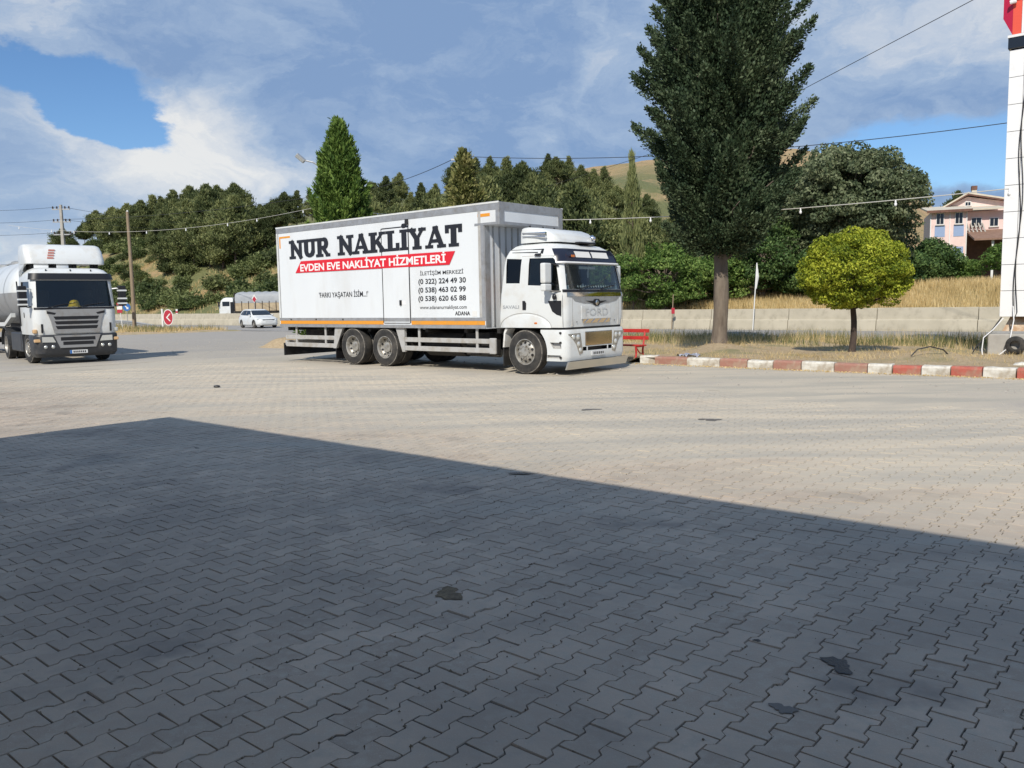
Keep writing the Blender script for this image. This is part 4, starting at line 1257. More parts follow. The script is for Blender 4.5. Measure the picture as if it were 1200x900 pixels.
# ------------------------------------------------------------------ tractor unit of the tanker
def build_tractor():
    yaw = 0.70
    F2, L2 = Vector((math.sin(yaw), -math.cos(yaw), 0)), Vector((math.cos(yaw), math.sin(yaw), 0))
    O = Vector((-15.62, 26.94, 0)) + L2 * 1.16
    T = thing('tractor_unit', 'white tanker tractor unit with grey slatted grille and yellow helmet behind its windscreen', 'truck', O, yaw - math.pi / 2)
    TAB = [(0.93, 1.34, -0.75, 1.20, 0.26), (1.10, 1.37, -0.75, 1.215, 0.26), (1.75, 1.37, -0.75, 1.22, 0.26), (2.66, 1.17, -0.72, 1.19, 0.24), (2.86, 1.08, -0.70, 1.15, 0.26),
           (2.98, 0.92, -0.66, 1.06, 0.28), (3.04, 0.72, -0.6, 0.96, 0.3)]
    n = 7
    def sec(z, off=0.0):
        xf, xr, hw, rf = interp(TAB, z)
        return ring_plan(xf, xr, hw, rf, 0.08, n, z, off)
    zs = [0.93, 1.0, 1.10, 1.4, 1.75, 2.0, 2.3, 2.5, 2.66, 2.76, 2.86, 2.93, 2.98, 3.02, 3.04]
    cb = MB().loft([sec(z) for z in zs]).build('cab_body', M['white'], T)
    inner = MB().loft([sec(z, -0.07) for z in (1.0, 1.4, 1.75, 2.0, 2.3, 2.66, 2.84)]).build('cut', M['dark_int'])
    wd = [(-0.35, 1.92), (0.55, 1.86), (1.02, 1.80), (0.90, 2.60), (-0.30, 2.62)]
    c2 = MB().prism(wd, 'y', -1.6, 1.6).build('cut', M['black'])
    c3 = MB().loft([[(0.7, y, z) for y, z in ((-1.08, 1.79), (1.08, 1.79), (1.03, 2.63), (-1.03, 2.63))], [(1.8, y, z) for y, z in ((-1.10, 1.79), (1.10, 1.79), (1.05, 2.63), (-1.05, 2.63))]]).build('cut', M['black'])
    boolean(cb, [inner, c2, c3])
    finish(cb, 0, 32)
    def strip(z0, z1, nz, off, k0, k1, thick, name, m, parent):
        loop = []
        for z in np.linspace(z0, z1, nz):
            a, b = sec(z, off), sec(z, off + thick)
            loop.append(a[n + 1 + k0:3 * (n + 1) - k1] + b[n + 1 + k0:3 * (n + 1) - k1][::-1])
        return MB().loft(loop).build(name, m, parent, smooth=40)
    strip(1.785, 2.64, 5, -0.02, 4, 4, 0.006, 'windscreen', M['glass'], T)
    strip(1.72, 1.785, 2, 0.003, 3, 3, 0.008, 'windscreen_seal', M['black'], T)
    vis = strip(2.66, 2.86, 4, 0.05, 2, 2, 0.03, 'sun_visor', M['black'], T)
    for y in (-0.85, 0.0):
        MB().tube([(1.40, y, 1.76), (1.37, y + 0.4, 1.86), (1.33, y + 0.85, 1.92)], 0.014, 6).build('wiper', M['black'], T)
    hw = lambda z: interp(TAB, z)[2]
    def side_panel(poly, s, off, thick, name, m, parent):
        return MB().loft([[(x, s * (hw(z) + off - thick), z) for x, z in poly], [(x, s * (hw(z) + off), z) for x, z in poly]]).build(name, m, parent)
    for s in (-1, 1):
        side_panel(wd, s, -0.012, 0.006, 'door_window', M['glass_dark'], T)
        side_panel([(0.0, 1.48), (0.07, 1.47), (0.07, 1.62), (0.0, 1.64)], s, 0.012, 0.02, 'door_handle', M['black'], T)
        side_panel([(-0.42, 1.0), (-0.41, 1.0), (-0.40, 2.66), (-0.41, 2.66)], s, 0.002, 0.004, 'door_joint', M['steel_grey'], T)
        # corner air slots
        a = R(52)
        MB().box(1.335, 1.38, *sorted((s * 1.02, s * 0.965)), 1.0, 1.27).build('air_slot', M['black'], T)
        mir = empty_part('door_mirror', T)
        MB().box(1.12, 1.30, *sorted((s * 1.33, s * 1.56)), 2.05, 2.46).build('mirror_housing', M['black'], mir, bevel=0.03)
        MB().box(1.12, 1.30, *sorted((s * 1.33, s * 1.56)), 1.80, 2.03).build('wide_angle_housing', M['black'], mir, bevel=0.03)
        for z in (2.28, 2.02, 1.86):
            MB().box(1.11, 1.315, *sorted((s * 1.32, s * 1.575)), z, z + 0.05).build('white_stripe', M['white'], mir)
        MB().tube([(1.08, s * 1.15, 2.36), (1.18, s * 1.30, 2.38), (1.2, s * 1.36, 2.36)], 0.02, 8).build('mirror_arm', M['white'], mir)
        MB().tube([(1.12, s * 1.18, 1.82), (1.18, s * 1.30, 1.80), (1.2, s * 1.36, 1.82)], 0.02, 8).build('mirror_arm', M['black'], mir)
        # corner indicator, fog lamps, headlamp
        MB().box(1.10, 1.33, *sorted((s * 1.12, s * 1.235)), 0.98, 1.11).build('corner_indicator', M['pale_amber'] if s < 0 else M['lamp'], T, bevel=0.03)
    # grille: grey panel with dark openings between bars
    pan = MB().loft([[(1.372, y, z) for y, z in ((-0.86, 1.72), (0.86, 1.72), (0.74, 1.35), (0.66, 0.96), (-0.66, 0.96), (-0.74, 1.35))],
                     [(1.398, y, z) for y, z in ((-0.86, 1.72), (0.86, 1.72), (0.74, 1.35), (0.66, 0.96), (-0.66, 0.96), (-0.74, 1.35))]]).build('grille_panel', M['grille_grey'], T, bevel=0.01)
    for k, z in enumerate((1.40, 1.25, 1.10)):
        w = 0.66 - 0.02 * k
        MB().loft([[(1.395, y, zz) for y, zz in ((-w, z + 0.10), (w, z + 0.10), (w - 0.05, z), (-w + 0.05, z))], [(1.402, y, zz) for y, zz in ((-w, z + 0.10), (w, z + 0.10), (w - 0.05, z), (-w + 0.05, z))]]).build('grille_opening', M['black'], pan)
    for s in (-1, 1):
        MB().loft([[(1.395, s * y, zz) for y, zz in ((0.58, 1.61), (0.84, 1.67), (0.84, 1.59), (0.62, 1.555))], [(1.402, s * y, zz) for y, zz in ((0.58, 1.61), (0.84, 1.67), (0.84, 1.59), (0.62, 1.555))]]).build('air_slot', M['black'], pan)
    # bumper
    BT = [(0.22, 1.30, 0.52, 1.15, 0.30), (0.34, 1.38, 0.52, 1.22, 0.30), (0.88, 1.40, 0.52, 1.235, 0.28), (0.925, 1.38, 0.52, 1.22, 0.28)]
    bp = MB().loft([ring_plan(*interp(BT, z), 0.03, 7, z) for z in (0.22, 0.28, 0.34, 0.6, 0.88, 0.925)]).build('bumper', M['dark_bumper'], T)
    c1 = MB().cyl((0, -2, 0.50), (0, 2, 0.50), 0.63, n=48).build('cut', M['blackmatte'])
    c8 = MB().box(0.2, 1.2, -1.05, 1.05, 0.1, 0.90).build('cut', M['blackmatte'])
    boolean(bp, [c1, c8])
    finish(bp, 0, 32)
    low = MB().loft([[(1.39, y, z) for y, z in ((-0.68, 0.90), (0.68, 0.90), (0.52, 0.50), (-0.52, 0.50))], [(1.425, y, z) for y, z in ((-0.66, 0.89), (0.66, 0.89), (0.51, 0.51), (-0.51, 0.51))]]).build('lower_grille', M['grille_grey'], T)
    for z in (0.74, 0.60):
        w = 0.50 if z > 0.7 else 0.44
        MB().box(1.42, 1.431, -w, w, z, z + 0.105).build('grille_opening', M['black'], low)
    for s in (-1, 1):
        poly = [(0.72, 0.86), (1.02, 0.87), (1.02, 0.70), (0.64, 0.69)]
        hl = MB().loft([[(1.39, s * y, z) for y, z in poly], [(1.408, s * y, z) for y, z in poly]]).build('headlight', M['lamp'], T)
        MB().box(1.20, 1.37, *sorted((s * 1.05, s * 1.225)), 0.70, 0.80).build('turn_signal', M['pale_amber'], T, bevel=0.02)
        for y in (0.72, 0.93):
            MB().lathe([(0.055, 0.0), (0.05, 0.015), (0.004, 0.03)], 'x', 14, (1.388, s * y, 0.55)).build('fog_lamp', M['lamp'], T, smooth=60)
    pt = MB().box(1.385, 1.40, -0.26, 0.26, 0.315, 0.425).build('number_plate', M['plate'], T, bevel=0.004)
    MB().box(1.3995, 1.4015, -0.26, -0.20, 0.316, 0.424).build('plate_band', M['blue'], pt)
    for k in range(7):
        MB().box(1.4005, 1.402, -0.16 + k * 0.055, -0.125 + k * 0.055, 0.34, 0.40).build('plate_character', M['letter_black'], pt)
    # roof deflector with side fairings
    rings = []
    for z, x0, x1, w in ((3.18, 0.62, -0.62, 1.16), (3.30, 0.60, -0.62, 1.17), (3.62, 0.36, -0.62, 1.165), (3.78, 0.18, -0.60, 1.13), (3.83, 0.02, -0.56, 1.07)):
        rings.append(ring_plan(x0, x1, w, 0.22, 0.05, 6, z))
    df = MB().loft(rings).build('roof_deflector', M['white'], T, smooth=40)
    for y in (-0.95, -0.3, 0.3, 0.95):
        MB().box(-0.4, 0.35, y - 0.04, y + 0.04, 3.0, 3.19).build('deflector_mount', M['blackmatte'], df)
    MB().box(-0.60, -0.40, -1.14, -0.95, 2.98, 3.2).build('side_fairing', M['white'], df)
    MB().loft([[(x, -1.165, z) for x, z in ((0.35, 3.17), (-0.62, 3.17), (-0.74, 2.6), (-0.70, 2.95))], [(x, -1.10, z) for x, z in ((0.35, 3.17), (-0.62, 3.17), (-0.74, 2.6), (-0.70, 2.95))]]).build('side_fairing', M['white'], df)
    for k in range(4):
        z = 3.34 + k * 0.085
        xx = 0.60 - (z - 3.30) * 0.75
        MB().loft([[(xx + 0.012, y + 0.03 * k, zz) for y, zz in ((-0.56, z), (-0.38, z), (-0.37, z + 0.055), (-0.55, z + 0.055))], [(xx + 0.02 - 0.03, y + 0.03 * k, zz) for y, zz in ((-0.56, z), (-0.38, z), (-0.37, z + 0.055), (-0.55, z + 0.055))]]).build('red_decal', M['faded_red'], df)
    MB().cyl((-0.55, -1.235, 1.2), (-0.62, -1.26, 2.65), 0.022, n=8).build('snorkel_stay', M['black'], T)
    for y in (-0.7, 0.0, 0.6):
        MB().cyl((0.98, y, 2.93), (0.98, y, 2.99), 0.02, n=8).build('marker_lamp', M['black'], T)
    # interior
    MB().prism([(0.7, 1.1), (1.27, 1.1), (1.27, 1.72), (1.15, 1.79), (0.7, 1.74)], 'y', -1.08, 1.08).build('dashboard', M['dark_int'], T)
    for y in (-0.65, 0.65):
        MB().box(-0.35, -0.15, y - 0.24, y + 0.24, 1.3, 2.35).build('seat', M['seat'], T, bevel=0.05)
    MB().lathe([(0.22, -0.012), (0.235, 0.0), (0.22, 0.012), (0.205, 0.0)], 'x', 24, (0.55, 0.62, 1.85), cap=False).build('steering_wheel', M['black'], T, smooth=60)
    # chassis, tanks, fenders
    c = MB()
    for s in (-1, 1):
        c.box(-4.6, 0.9, s * 0.40 - 0.04, s * 0.40 + 0.04, 0.66, 0.92)
    c.build('chassis', M['blackmatte'], T)
    for s in (-1, 1):
        MB().box(-2.65, -0.95, *sorted((s * 0.72, s * 1.20)), 0.34, 0.98).build('side_tank', M['dark_bumper'], T, bevel=0.04)
        MB().loft([[(x, y, z) for x, z in ((-0.68, 0.95), (-0.62, 0.60), (-0.62, 0.36), (-0.76, 0.36), (-0.80, 0.98), (-0.6, 1.06))] for y in (s * 0.95, s * 1.21)]).build('cab_step', M['dark_bumper'], T)
        arch = [(-3.7 + 0.66 * math.cos(math.pi * k / 12), 0.52 + 0.62 * math.sin(math.pi * k / 12)) for k in range(13)]
        MB().loft([[(x, y, z) for x, z in arch + [(x, z - 0.03) for x, z in arch][::-1]] for y in (s * 0.62, s * 1.24)]).build('rear_mudguard', M['dark_bumper'], T, smooth=40)
        add_wheel(T, (0, s * 1.03, 0.505), 0.505, 0.29, 'front', s > 0, 0.10)
        add_wheel(T, (-3.7, s * 1.06, 0.505), 0.505, 0.27, 'rear', s > 0)
        add_wheel(T, (-3.7, s * 0.76, 0.505), 0.505, 0.27, 'rear', s > 0)
    for x in (0, -3.7):
        MB().cyl((x, -0.95, 0.5), (x, 0.95, 0.5), 0.09, n=10).build('axle', M['blackmatte'], T)
    # hard hat resting on the dashboard
    hh = MB()
    hh.lathe([(0.165, 0.0), (0.15, 0.012), (0.13, 0.02), (0.125, 0.07), (0.10, 0.13), (0.06, 0.165), (0.01, 0.175)], 'z', 20)
    hh.box(-0.005, 0.13, -0.02, 0.02, 0.10, 0.165)
    h = hh.build('hard_hat', M['yellow'], None, smooth=50)
    h.matrix_world = Matrix.Translation(O) @ Matrix.Rotation(yaw - math.pi / 2, 4, 'Z') @ Matrix.Translation((1.10, 0.02, 1.80)) @ Matrix.Scale(1.25, 4)
    tag(h, 'yellow hard hat lying on the dashboard behind the windscreen of the tanker tractor', 'helmet')
    # ---------------- tank semi-trailer
    K = thing('tank_trailer', 'white and grey bulk tank trailer coupled behind the white tractor unit', 'trailer', O, yaw - math.pi / 2)
    R0, ZC = 1.20, 2.32
    prof = [(0.25, -1.75), (0.75, -1.78), (1.02, -1.95), (1.16, -2.25), (R0, -2.7), (R0, -12.2), (1.1, -12.6), (0.6, -12.85), (0.05, -12.9)]
    mb = MB()
    nseg = 48
    rings = [[(x, r * math.cos(2 * math.pi * k / nseg), ZC + r * math.sin(2 * math.pi * k / nseg)) for k in range(nseg)] for r, x in prof]
    mb.loft(rings)
    for i, f in enumerate(mb.f):                      # lower belt painted grey
        zc = sum(mb.v[j][2] for j in f) / len(f)
        mb.m[i] = 1 if zc < 2.38 else 0
    mb.build('tank', [M['white'], M['tank_grey']], K, smooth=40)
    MB().tube([(-2.3, 0, 3.62), (-12.2, 0, 3.62)], 0.03, 6).build('top_rail', M['zinc'], K)
    for x in (-4.0, -7.0, -10.0):
        MB().lathe([(0.30, 0.0), (0.30, 0.12), (0.22, 0.16), (0.02, 0.17)], 'z', 20, (x, 0, 3.48)).build('manhole', M['zinc'], K, smooth=40)
    for s in (-1, 1):
        MB().loft([[(x, y, z) for x, z in ((-2.3, 1.62), (-2.3, 1.48), (-3.6, 1.16), (-12.4, 1.10), (-12.4, 1.22), (-3.6, 1.30))] for y in (s * 1.08, s * 1.22)]).build('frame_beam', M['white'], K)
        MB().box(-5.6, -5.45, s * 0.8 - 0.06, s * 0.8 + 0.06, 0.05, 1.2).build('landing_leg', M['steel_grey'], K)
        for x in (-9.0, -10.3, -11.6):
            add_wheel(K, (x, s * 1.03, 0.505), 0.505, 0.29, 'front', s > 0)
    for k in range(5):
        MB().lathe([(R0 + 0.012, -0.03), (R0 + 0.012, 0.03)], 'x', 48, (-3.4 - k * 2.0, 0, ZC), cap=False).build('tank_band', M['zinc'], K, smooth=60)
    for x in (-9.0, -10.3, -11.6):
        MB().cyl((x, -1.0, 0.5), (x, 1.0, 0.5), 0.08, n=10).build('axle', M['blackmatte'], K)
    MB().box(-12.4, -3.0, -0.5, 0.5, 0.98, 1.2).build('subframe', M['blackmatte'], K)
build_tractor()

# ------------------------------------------------------------------ hatchback on the highway
def build_car():
    c0 = at_depth(303, 381, 66.0)
    yaw = 0.66
    T = thing('hatchback_car', 'small white hatchback car driving on the road beyond the truck', 'car', (c0.x, c0.y, 0.012), yaw - math.pi / 2)
    st_ = [(-2.10, 0.74, 0.40, 0.86), (-2.02, 0.82, 0.28, 0.96), (-1.7, 0.875, 0.20, 1.0), (-0.9, 0.89, 0.18, 0.99), (0.0, 0.89, 0.17, 0.97), (0.9, 0.89, 0.18, 0.95), (1.4, 0.87, 0.18, 0.87),
           (1.85, 0.82, 0.2, 0.77), (2.05, 0.72, 0.22, 0.68), (2.14, 0.58, 0.30, 0.60)]
    rings = []
    for x, hw, zb, zt in st_:
        rings.append([(x, -hw + 0.08, zb), (x, -hw, zb + 0.10), (x, -hw - 0.005, zt * 0.62), (x, -hw + 0.02, zt - 0.12), (x, -hw + 0.09, zt - 0.02), (x, -hw * 0.4, zt + 0.02),
                      (x, hw * 0.4, zt + 0.02), (x, hw - 0.09, zt - 0.02), (x, hw - 0.02, zt - 0.12), (x, hw + 0.005, zt * 0.62), (x, hw, zb + 0.10), (x, hw - 0.08, zb)])
    body = MB().loft(rings).build('body', M['white'], T)
    cuts = [MB().cyl((x, -2, 0.31), (x, -0.55, 0.31), 0.36, n=28).build('cut', M['black']) for x in (1.28, -1.32)]
    cuts += [MB().cyl((x, 0.55, 0.31), (x, 2, 0.31), 0.36, n=28).build('cut', M['black']) for x in (1.28, -1.32)]
    boolean(body, cuts)
    finish(body, 0, 30)
    G = [(0.90, 1.12, -2.0, 0.82, 0.30), (1.0, 0.98, -1.97, 0.81, 0.30), (1.2, 0.62, -1.84, 0.75, 0.28), (1.38, 0.28, -1.62, 0.68, 0.26), (1.44, 0.08, -1.45, 0.62, 0.24), (1.47, -0.2, -1.2, 0.5, 0.2)]
    n = 5
    sec = lambda z, off=0.0: ring_plan(*interp(G, z)[:4], 0.22, n, z, off)
    MB().loft([sec(z) for z in (0.90, 1.0, 1.1, 1.2, 1.3, 1.38, 1.42, 1.44, 1.46, 1.47)]).build('cabin', M['white'], T, smooth=40)
    def strip(i0, i1, z0, z1, name):
        loop = []
        for z in np.linspace(z0, z1, 5):
            a, b = sec(z, 0.002), sec(z, 0.010)
            loop.append(a[i0:i1] + b[i0:i1][::-1])
        MB().loft(loop).build(name, M['glass_dark2'], T, smooth=40)
    strip(n + 1 + 2, 3 * (n + 1) - 2, 1.0, 1.37, 'windscreen')
    hw = lambda z: interp(G, z)[2]
    for s in (-1, 1):
        for poly in ([(-0.42, 1.0), (0.62, 1.0), (0.24, 1.35), (-0.38, 1.37)], [(-1.25, 1.02), (-0.50, 1.0), (-0.46, 1.37), (-0.98, 1.37)], [(-1.58, 1.06), (-1.32, 1.03), (-1.06, 1.36), (-1.2, 1.35)]):
            MB().loft([[(x, s * (hw(z) - 0.01), z) for x, z in poly], [(x, s * (hw(z) + 0.022), z) for x, z in poly]]).build('side_window', M['glass_dark2'], T)
        MB().ball((0.62, s * 0.93, 0.99), 0.09, 0.10, 0.06).build('door_mirror', M['white'], T, smooth=60)
        MB().loft([[(x, s * y, z) for x, y, z in ((2.02, 0.45, 0.62), (1.88, 0.80, 0.66), (1.80, 0.83, 0.74), (1.98, 0.5, 0.72))], [(x + 0.04, s * (y + 0.015), z) for x, y, z in ((2.02, 0.45, 0.62), (1.88, 0.80, 0.66), (1.80, 0.83, 0.74), (1.98, 0.5, 0.72))]]).build('headlight', M['lamp'], T)
        for x in (1.28, -1.32):
            add_wheel(T, (x, s * 0.78, 0.31), 0.31, 0.2, 'front', s > 0)
        MB().box(-2.12, -2.0, *sorted((s * 0.5, s * 0.78)), 0.74, 0.9).build('tail_light', M['sign_red'], T)
    MB().loft([[(2.135, y, z) for y, z in ((-0.45, 0.64), (0.45, 0.64), (0.42, 0.60), (-0.42, 0.60))], [(2.10, y, z) for y, z in ((-0.5, 0.68), (0.5, 0.68), (0.42, 0.60), (-0.42, 0.60))]]).build('upper_grille', M['black'], T)
    MB().box(2.02, 2.135, -0.52, 0.52, 0.34, 0.46).build('lower_grille', M['black'], T, bevel=0.02)
    MB().box(2.12, 2.15, -0.26, 0.26, 0.47, 0.57).build('number_plate', M['plate'], T)
M['glass_dark2'] = mat('car_glass', (0.015, 0.02, 0.028), 0.08, spec=0.6)
build_car()

# ------------------------------------------------------------------ covered lorry on the far carriageway
def build_lorry():
    c0 = at_depth(268, 366, 92.0)
    T = thing('covered_lorry', 'old lorry with white cab and grey tarpaulin behind the concrete barrier', 'truck', (c0.x + 0.3, c0.y, 0.012), math.pi - 0.10)
    TAB = [(0.9, 0.9, -0.75, 1.15, 0.18), (1.7, 0.9, -0.75, 1.18, 0.18), (2.35, 0.70, -0.72, 1.12, 0.2), (2.6, 0.5, -0.66, 1.0, 0.25), (2.68, 0.3, -0.5, 0.85, 0.25)]
    sec = lambda z, off=0.0: ring_plan(*interp(TAB, z), 0.08, 5, z, off)
    MB().loft([sec(z) for z in (0.6, 0.9, 1.3, 1.7, 2.0, 2.35, 2.5, 2.6, 2.68)]).build('cab_body', M['white'], T, smooth=40)
    loop = []
    for z in np.linspace(1.72, 2.32, 4):
        a, b = sec(z, 0.002), sec(z, 0.012)
        loop.append(a[8:16] + b[8:16][::-1])
    MB().loft(loop).build('windscreen', M['glass_dark2'], T)
    for s in (-1, 1):
        MB().box(-0.35, 0.45, *sorted((s * 1.12, s * 1.19)), 1.75, 2.25).build('door_window', M['glass_dark2'], T)
        MB().box(-0.75, -0.45, *sorted((s * 1.12, s * 1.195)), 0.9, 2.2).build('air_intake', M['black'], T)
        MB().box(0.75, 0.85, *sorted((s * 1.25, s * 1.4)), 1.7, 2.2).build('door_mirror', M['black'], T)
        for x in (0.0, -4.6, -5.9):
            add_wheel(T, (x, s * 1.03, 0.505), 0.505, 0.29, 'front', s > 0)
    bed = MB().box(-7.9, -0.95, -1.2, 1.2, 1.05, 1.2).build('load_bed', M['blackmatte'], T)
    for k in range(9):
        x = -0.98 - k * 0.77
        for s in (-1, 1):
            MB().box(x - 0.73, x, *sorted((s * 1.19, s * 1.24)), 1.2, 2.05).build('side_board', M['plank'], bed)
            MB().box(x - 0.05, x + 0.02, *sorted((s * 1.2, s * 1.27)), 1.1, 2.25).build('stake', M['bark_dark'], bed)
    arch = [(-1.22, 2.06), (-1.22, 2.75), (-1.05, 3.05), (-0.6, 3.22), (0, 3.26), (0.6, 3.22), (1.05, 3.05), (1.22, 2.75), (1.22, 2.06)]
    rings = []
    for k in range(16):
        x = -1.0 - k * 0.44
        sag = 0.05 * math.cos(k * math.pi)
        rings.append([(x, y * (1 + 0.01 * math.sin(k * 2.1)), z - (sag if z > 2.2 else 0)) for y, z in arch])
    MB().loft(rings).build('tarpaulin', M['tarp'], T, smooth=50)
    MB().box(-0.95, -0.75, -0.9, 0.9, 2.5, 3.15).build('cab_rack', M['blackmatte'], T)
    for k in range(3):
        MB().box(-7.75, -6.6, 1.225, 1.255, 2.5 + k * 0.18, 2.6 + k * 0.18).build('red_print', M['sign_red'], T)
        MB().box(-7.75, -6.6, -1.255, -1.225, 2.5 + k * 0.18, 2.6 + k * 0.18).build('red_print', M['sign_red'], T)
M['plank'] = mat('lorry_planks', (0.44, 0.36, 0.24), 0.8, col2=(0.34, 0.27, 0.18), nscale=3)
M['tarp'] = mat('grey_tarpaulin', (0.33, 0.35, 0.37), 0.65, col2=(0.28, 0.30, 0.32), nscale=2, bump=0.5, bscale=4)
build_lorry()

# ------------------------------------------------------------------ planted bed, verge, kerb stones
def bed_z(u, v):
    s = float(sstep(-12.8, -11.7, u))
    z = (0.165 - 0.08 * float(sstep(22, 31, v))) * s + 0.05 * (1 - s)
    z += 0.05 * math.sin(u * 1.3 + v) * math.sin(v * 0.9) * float(sstep(19.6, 21, v))
    z += 0.38 * math.exp(-((u + 29.6) / 0.9) ** 2 - ((v - 20.4) / 0.9) ** 2)
    z += 0.16 * math.exp(-((u + 5.2) / 0.7) ** 2 - ((v - 22.4) / 0.8) ** 2)
    z += 0.16 * math.exp(-((u + 11.6) / 0.8) ** 2 - ((v - 23.6) / 0.8) ** 2)
    edge = float(sstep(32.9, 32.2, v)) * float(sstep(-31.0, -29.8, u)) * (1.0 if u > -12 else float(sstep(19.2, 19.9, v)))
    return z * edge - 0.06 * (1 - edge)
bed = sheet('verge', -31, 24, 19.25, 32.9, 150, 60, bed_z, M['soil'])
def left_z(u, v):
    k = float(sstep(-53.6, -55.5, u - 0.22 * (v - 24.5))) * float(sstep(24.2, 25.0, v)) * float(sstep(33.0, 32.5, v))
    return -0.06 + 0.15 * k + 0.03 * math.sin(u) * math.sin(v * 1.7) * k
verge2 = sheet('traffic_island', -150, -50, 24, 33, 120, 20, left_z, M['soil'])

M['kerb_white'] = mat('kerb_white_paint', (0.62, 0.60, 0.54), 0.8, dirt=(0.36, 0.31, 0.24), dirt_scale=5, dirt_lim=(0.42, 0.66), bump=0.5, bscale=30)
M['kerb_faded'] = mat('kerb_faded_red_paint', (0.33, 0.165, 0.125), 0.85, dirt=(0.36, 0.26, 0.19), dirt_scale=5, dirt_lim=(0.46, 0.66), bump=0.5, bscale=30)
M['kerb_red'] = mat('kerb_red_paint', (0.40, 0.10, 0.07), 0.75, dirt=(0.34, 0.21, 0.15), dirt_scale=5, dirt_lim=(0.44, 0.68), bump=0.4, bscale=30)
ub = [-11.84, -11.34, -10.34, -9.43, -8.70, -8.05, -7.37, -6.61, -5.88, -5.36, -4.78, -4.21, -3.62, -3.02]
while ub[-1] < 16:
    ub.append(ub[-1] + 0.62)
for i in range(len(ub) - 1):
    L_ = ub[i + 1] - ub[i] - 0.02
    m = M['kerb_white'] if i % 2 == 0 else (M['kerb_faded'] if i < 8 else M['kerb_red'])
    mb = MB()
    prof = [(-0.12, -0.05), (0.12, -0.05), (0.12, 0.205), (-0.075, 0.205), (-0.12, 0.165)]
    ks = np.linspace(-L_ / 2, L_ / 2, 5)
    rings = []
    for k in ks:
        j = rng.normal(0, 0.004, (5, 2))
        rings.append([(k, a + j[q, 0], z + j[q, 1]) for q, (a, z) in enumerate(prof)])
    mb.loft(rings)
    o = mb.build('kerb_stone', m, bed, bevel=0.012)
    tilt = rng.normal(0, 0.015)
    um = (ub[i] + ub[i + 1]) / 2
    p = UV(um, 19.22 + rng.normal(0, 0.008) + (0.16 if i == 0 else 0.10 if i == 1 else 0))
    o.location = (p.x, p.y, 0.0 + rng.normal(0, 0.006))
    o.rotation_euler = (rng.normal(0, 0.02), tilt * 0.4, RZ + (0.25 if i == 0 else 0) + rng.normal(0, 0.012))

# ------------------------------------------------------------------ concrete barrier
B = thing('concrete_barrier', 'long pale concrete barrier of stepped panels along the highway', 'barrier', UV(-50, 41.7), RZ)
prof = [(-0.30, 0.0), (0.30, 0.0), (0.30, 0.10), (0.24, 0.52), (0.13, 0.56), (0.10, 1.10), (-0.10, 1.10), (-0.13, 0.56), (-0.24, 0.52), (-0.30, 0.10)]
PB = MB().loft([[(x, y, z) for y, z in prof] for x in (0.0, 4.27)])
pbm = PB.build('barrier_panel', M['barrier'], B, bevel=0.012)
pbm.location = (-100, 0, 0)
for k in range(1, 46):
    c = pbm.copy()
    COL.objects.link(c)
    c.parent = B
    c.location = (-100 + k * 4.3 + 0.0, rng.normal(0, 0.008), rng.normal(0, 0.006))

# ------------------------------------------------------------------ grass
def blades(name, P, h, w, lean, m, label, cat, parent=None):
    n = len(P)
    a = rng.uniform(0, 2 * np.pi, n)
    d = np.stack([np.cos(a), np.sin(a), np.zeros(n)], 1)
    l = rng.uniform(0, 2 * np.pi, n)
    ld = np.stack([np.cos(l), np.sin(l), np.zeros(n)], 1) * (rng.uniform(0, 1, n) * lean * h)[:, None]
    tip = P + ld + np.array([0, 0, 1.0]) * h[:, None]
    V = np.stack([P - d * w[:, None], P + d * w[:, None], tip], 1).reshape(-1, 3)
    me = quads_np(name, V, 3, m)
    o = obj_from(name, me, None, parent)
    return tag(o, label, cat, None, 'stuff')
M['straw'] = leaf_mat('dry_grass', (0.50, 0.37, 0.17), (0.72, 0.56, 0.28), (0.86, 0.70, 0.40), 0.8, 0.4)
M['greengrass'] = leaf_mat('green_grass', (0.09, 0.12, 0.035), (0.16, 0.18, 0.07), (0.26, 0.25, 0.11), 0.8, 0.3)
def scatter_uv(n, u0, u1, v0, v1, zf, keep=None):
    u, v = rng.uniform(u0, u1, n), rng.uniform(v0, v1, n)
    if keep is not None:
        k = keep(u, v)
        u, v = u[k], v[k]
    z = np.array([zf(a, b) for a, b in zip(u, v)])
    return np.stack([u * E1.x + v * E2.x, u * E1.y + v * E2.y, z], 1)
def clumpy(u, v, s=1.0, thr=0.5):
    f = 0.5 + 0.25 * (np.sin(u * 1.7 * s + 1.3) * np.cos(v * 2.1 * s + 0.4) + np.sin(u * 0.6 * s - v * 0.9 * s)) + 0.25 * np.sin(u * 4.3 * s) * np.sin(v * 3.7 * s + 2)
    return rng.uniform(0, 1, len(u)) < np.clip((f - thr) * 2.2 + 0.35, 0.03, 1)
P_ = scatter_uv(46000, -14.5, 8, 19.4, 32.6, bed_z, lambda u, v: clumpy(u, v))
blades('dry_grass', P_ - [0, 0, 0.01], rng.uniform(0.03, 0.16, len(P_)), rng.uniform(0.003, 0.008, len(P_)), 1.3, M['straw'], 'short dry straw-coloured grass covering the planted bed', 'grass')
P_ = scatter_uv(42000, -30, 9, 26.5, 32.7, bed_z, lambda u, v: clumpy(u, v, 0.8, 0.48) & (rng.uniform(0, 1, len(u)) < sstep(25.5, 29.5, v)))
blades('green_grass', P_ - [0, 0, 0.01], rng.uniform(0.12, 0.50, len(P_)), rng.uniform(0.005, 0.012, len(P_)), 0.6, M['greengrass'], 'taller green grass at the highway edge of the bed', 'grass')
P_ = scatter_uv(20000, -30, 9, 26.0, 32.7, bed_z, lambda u, v: clumpy(u, v, 0.7, 0.45))
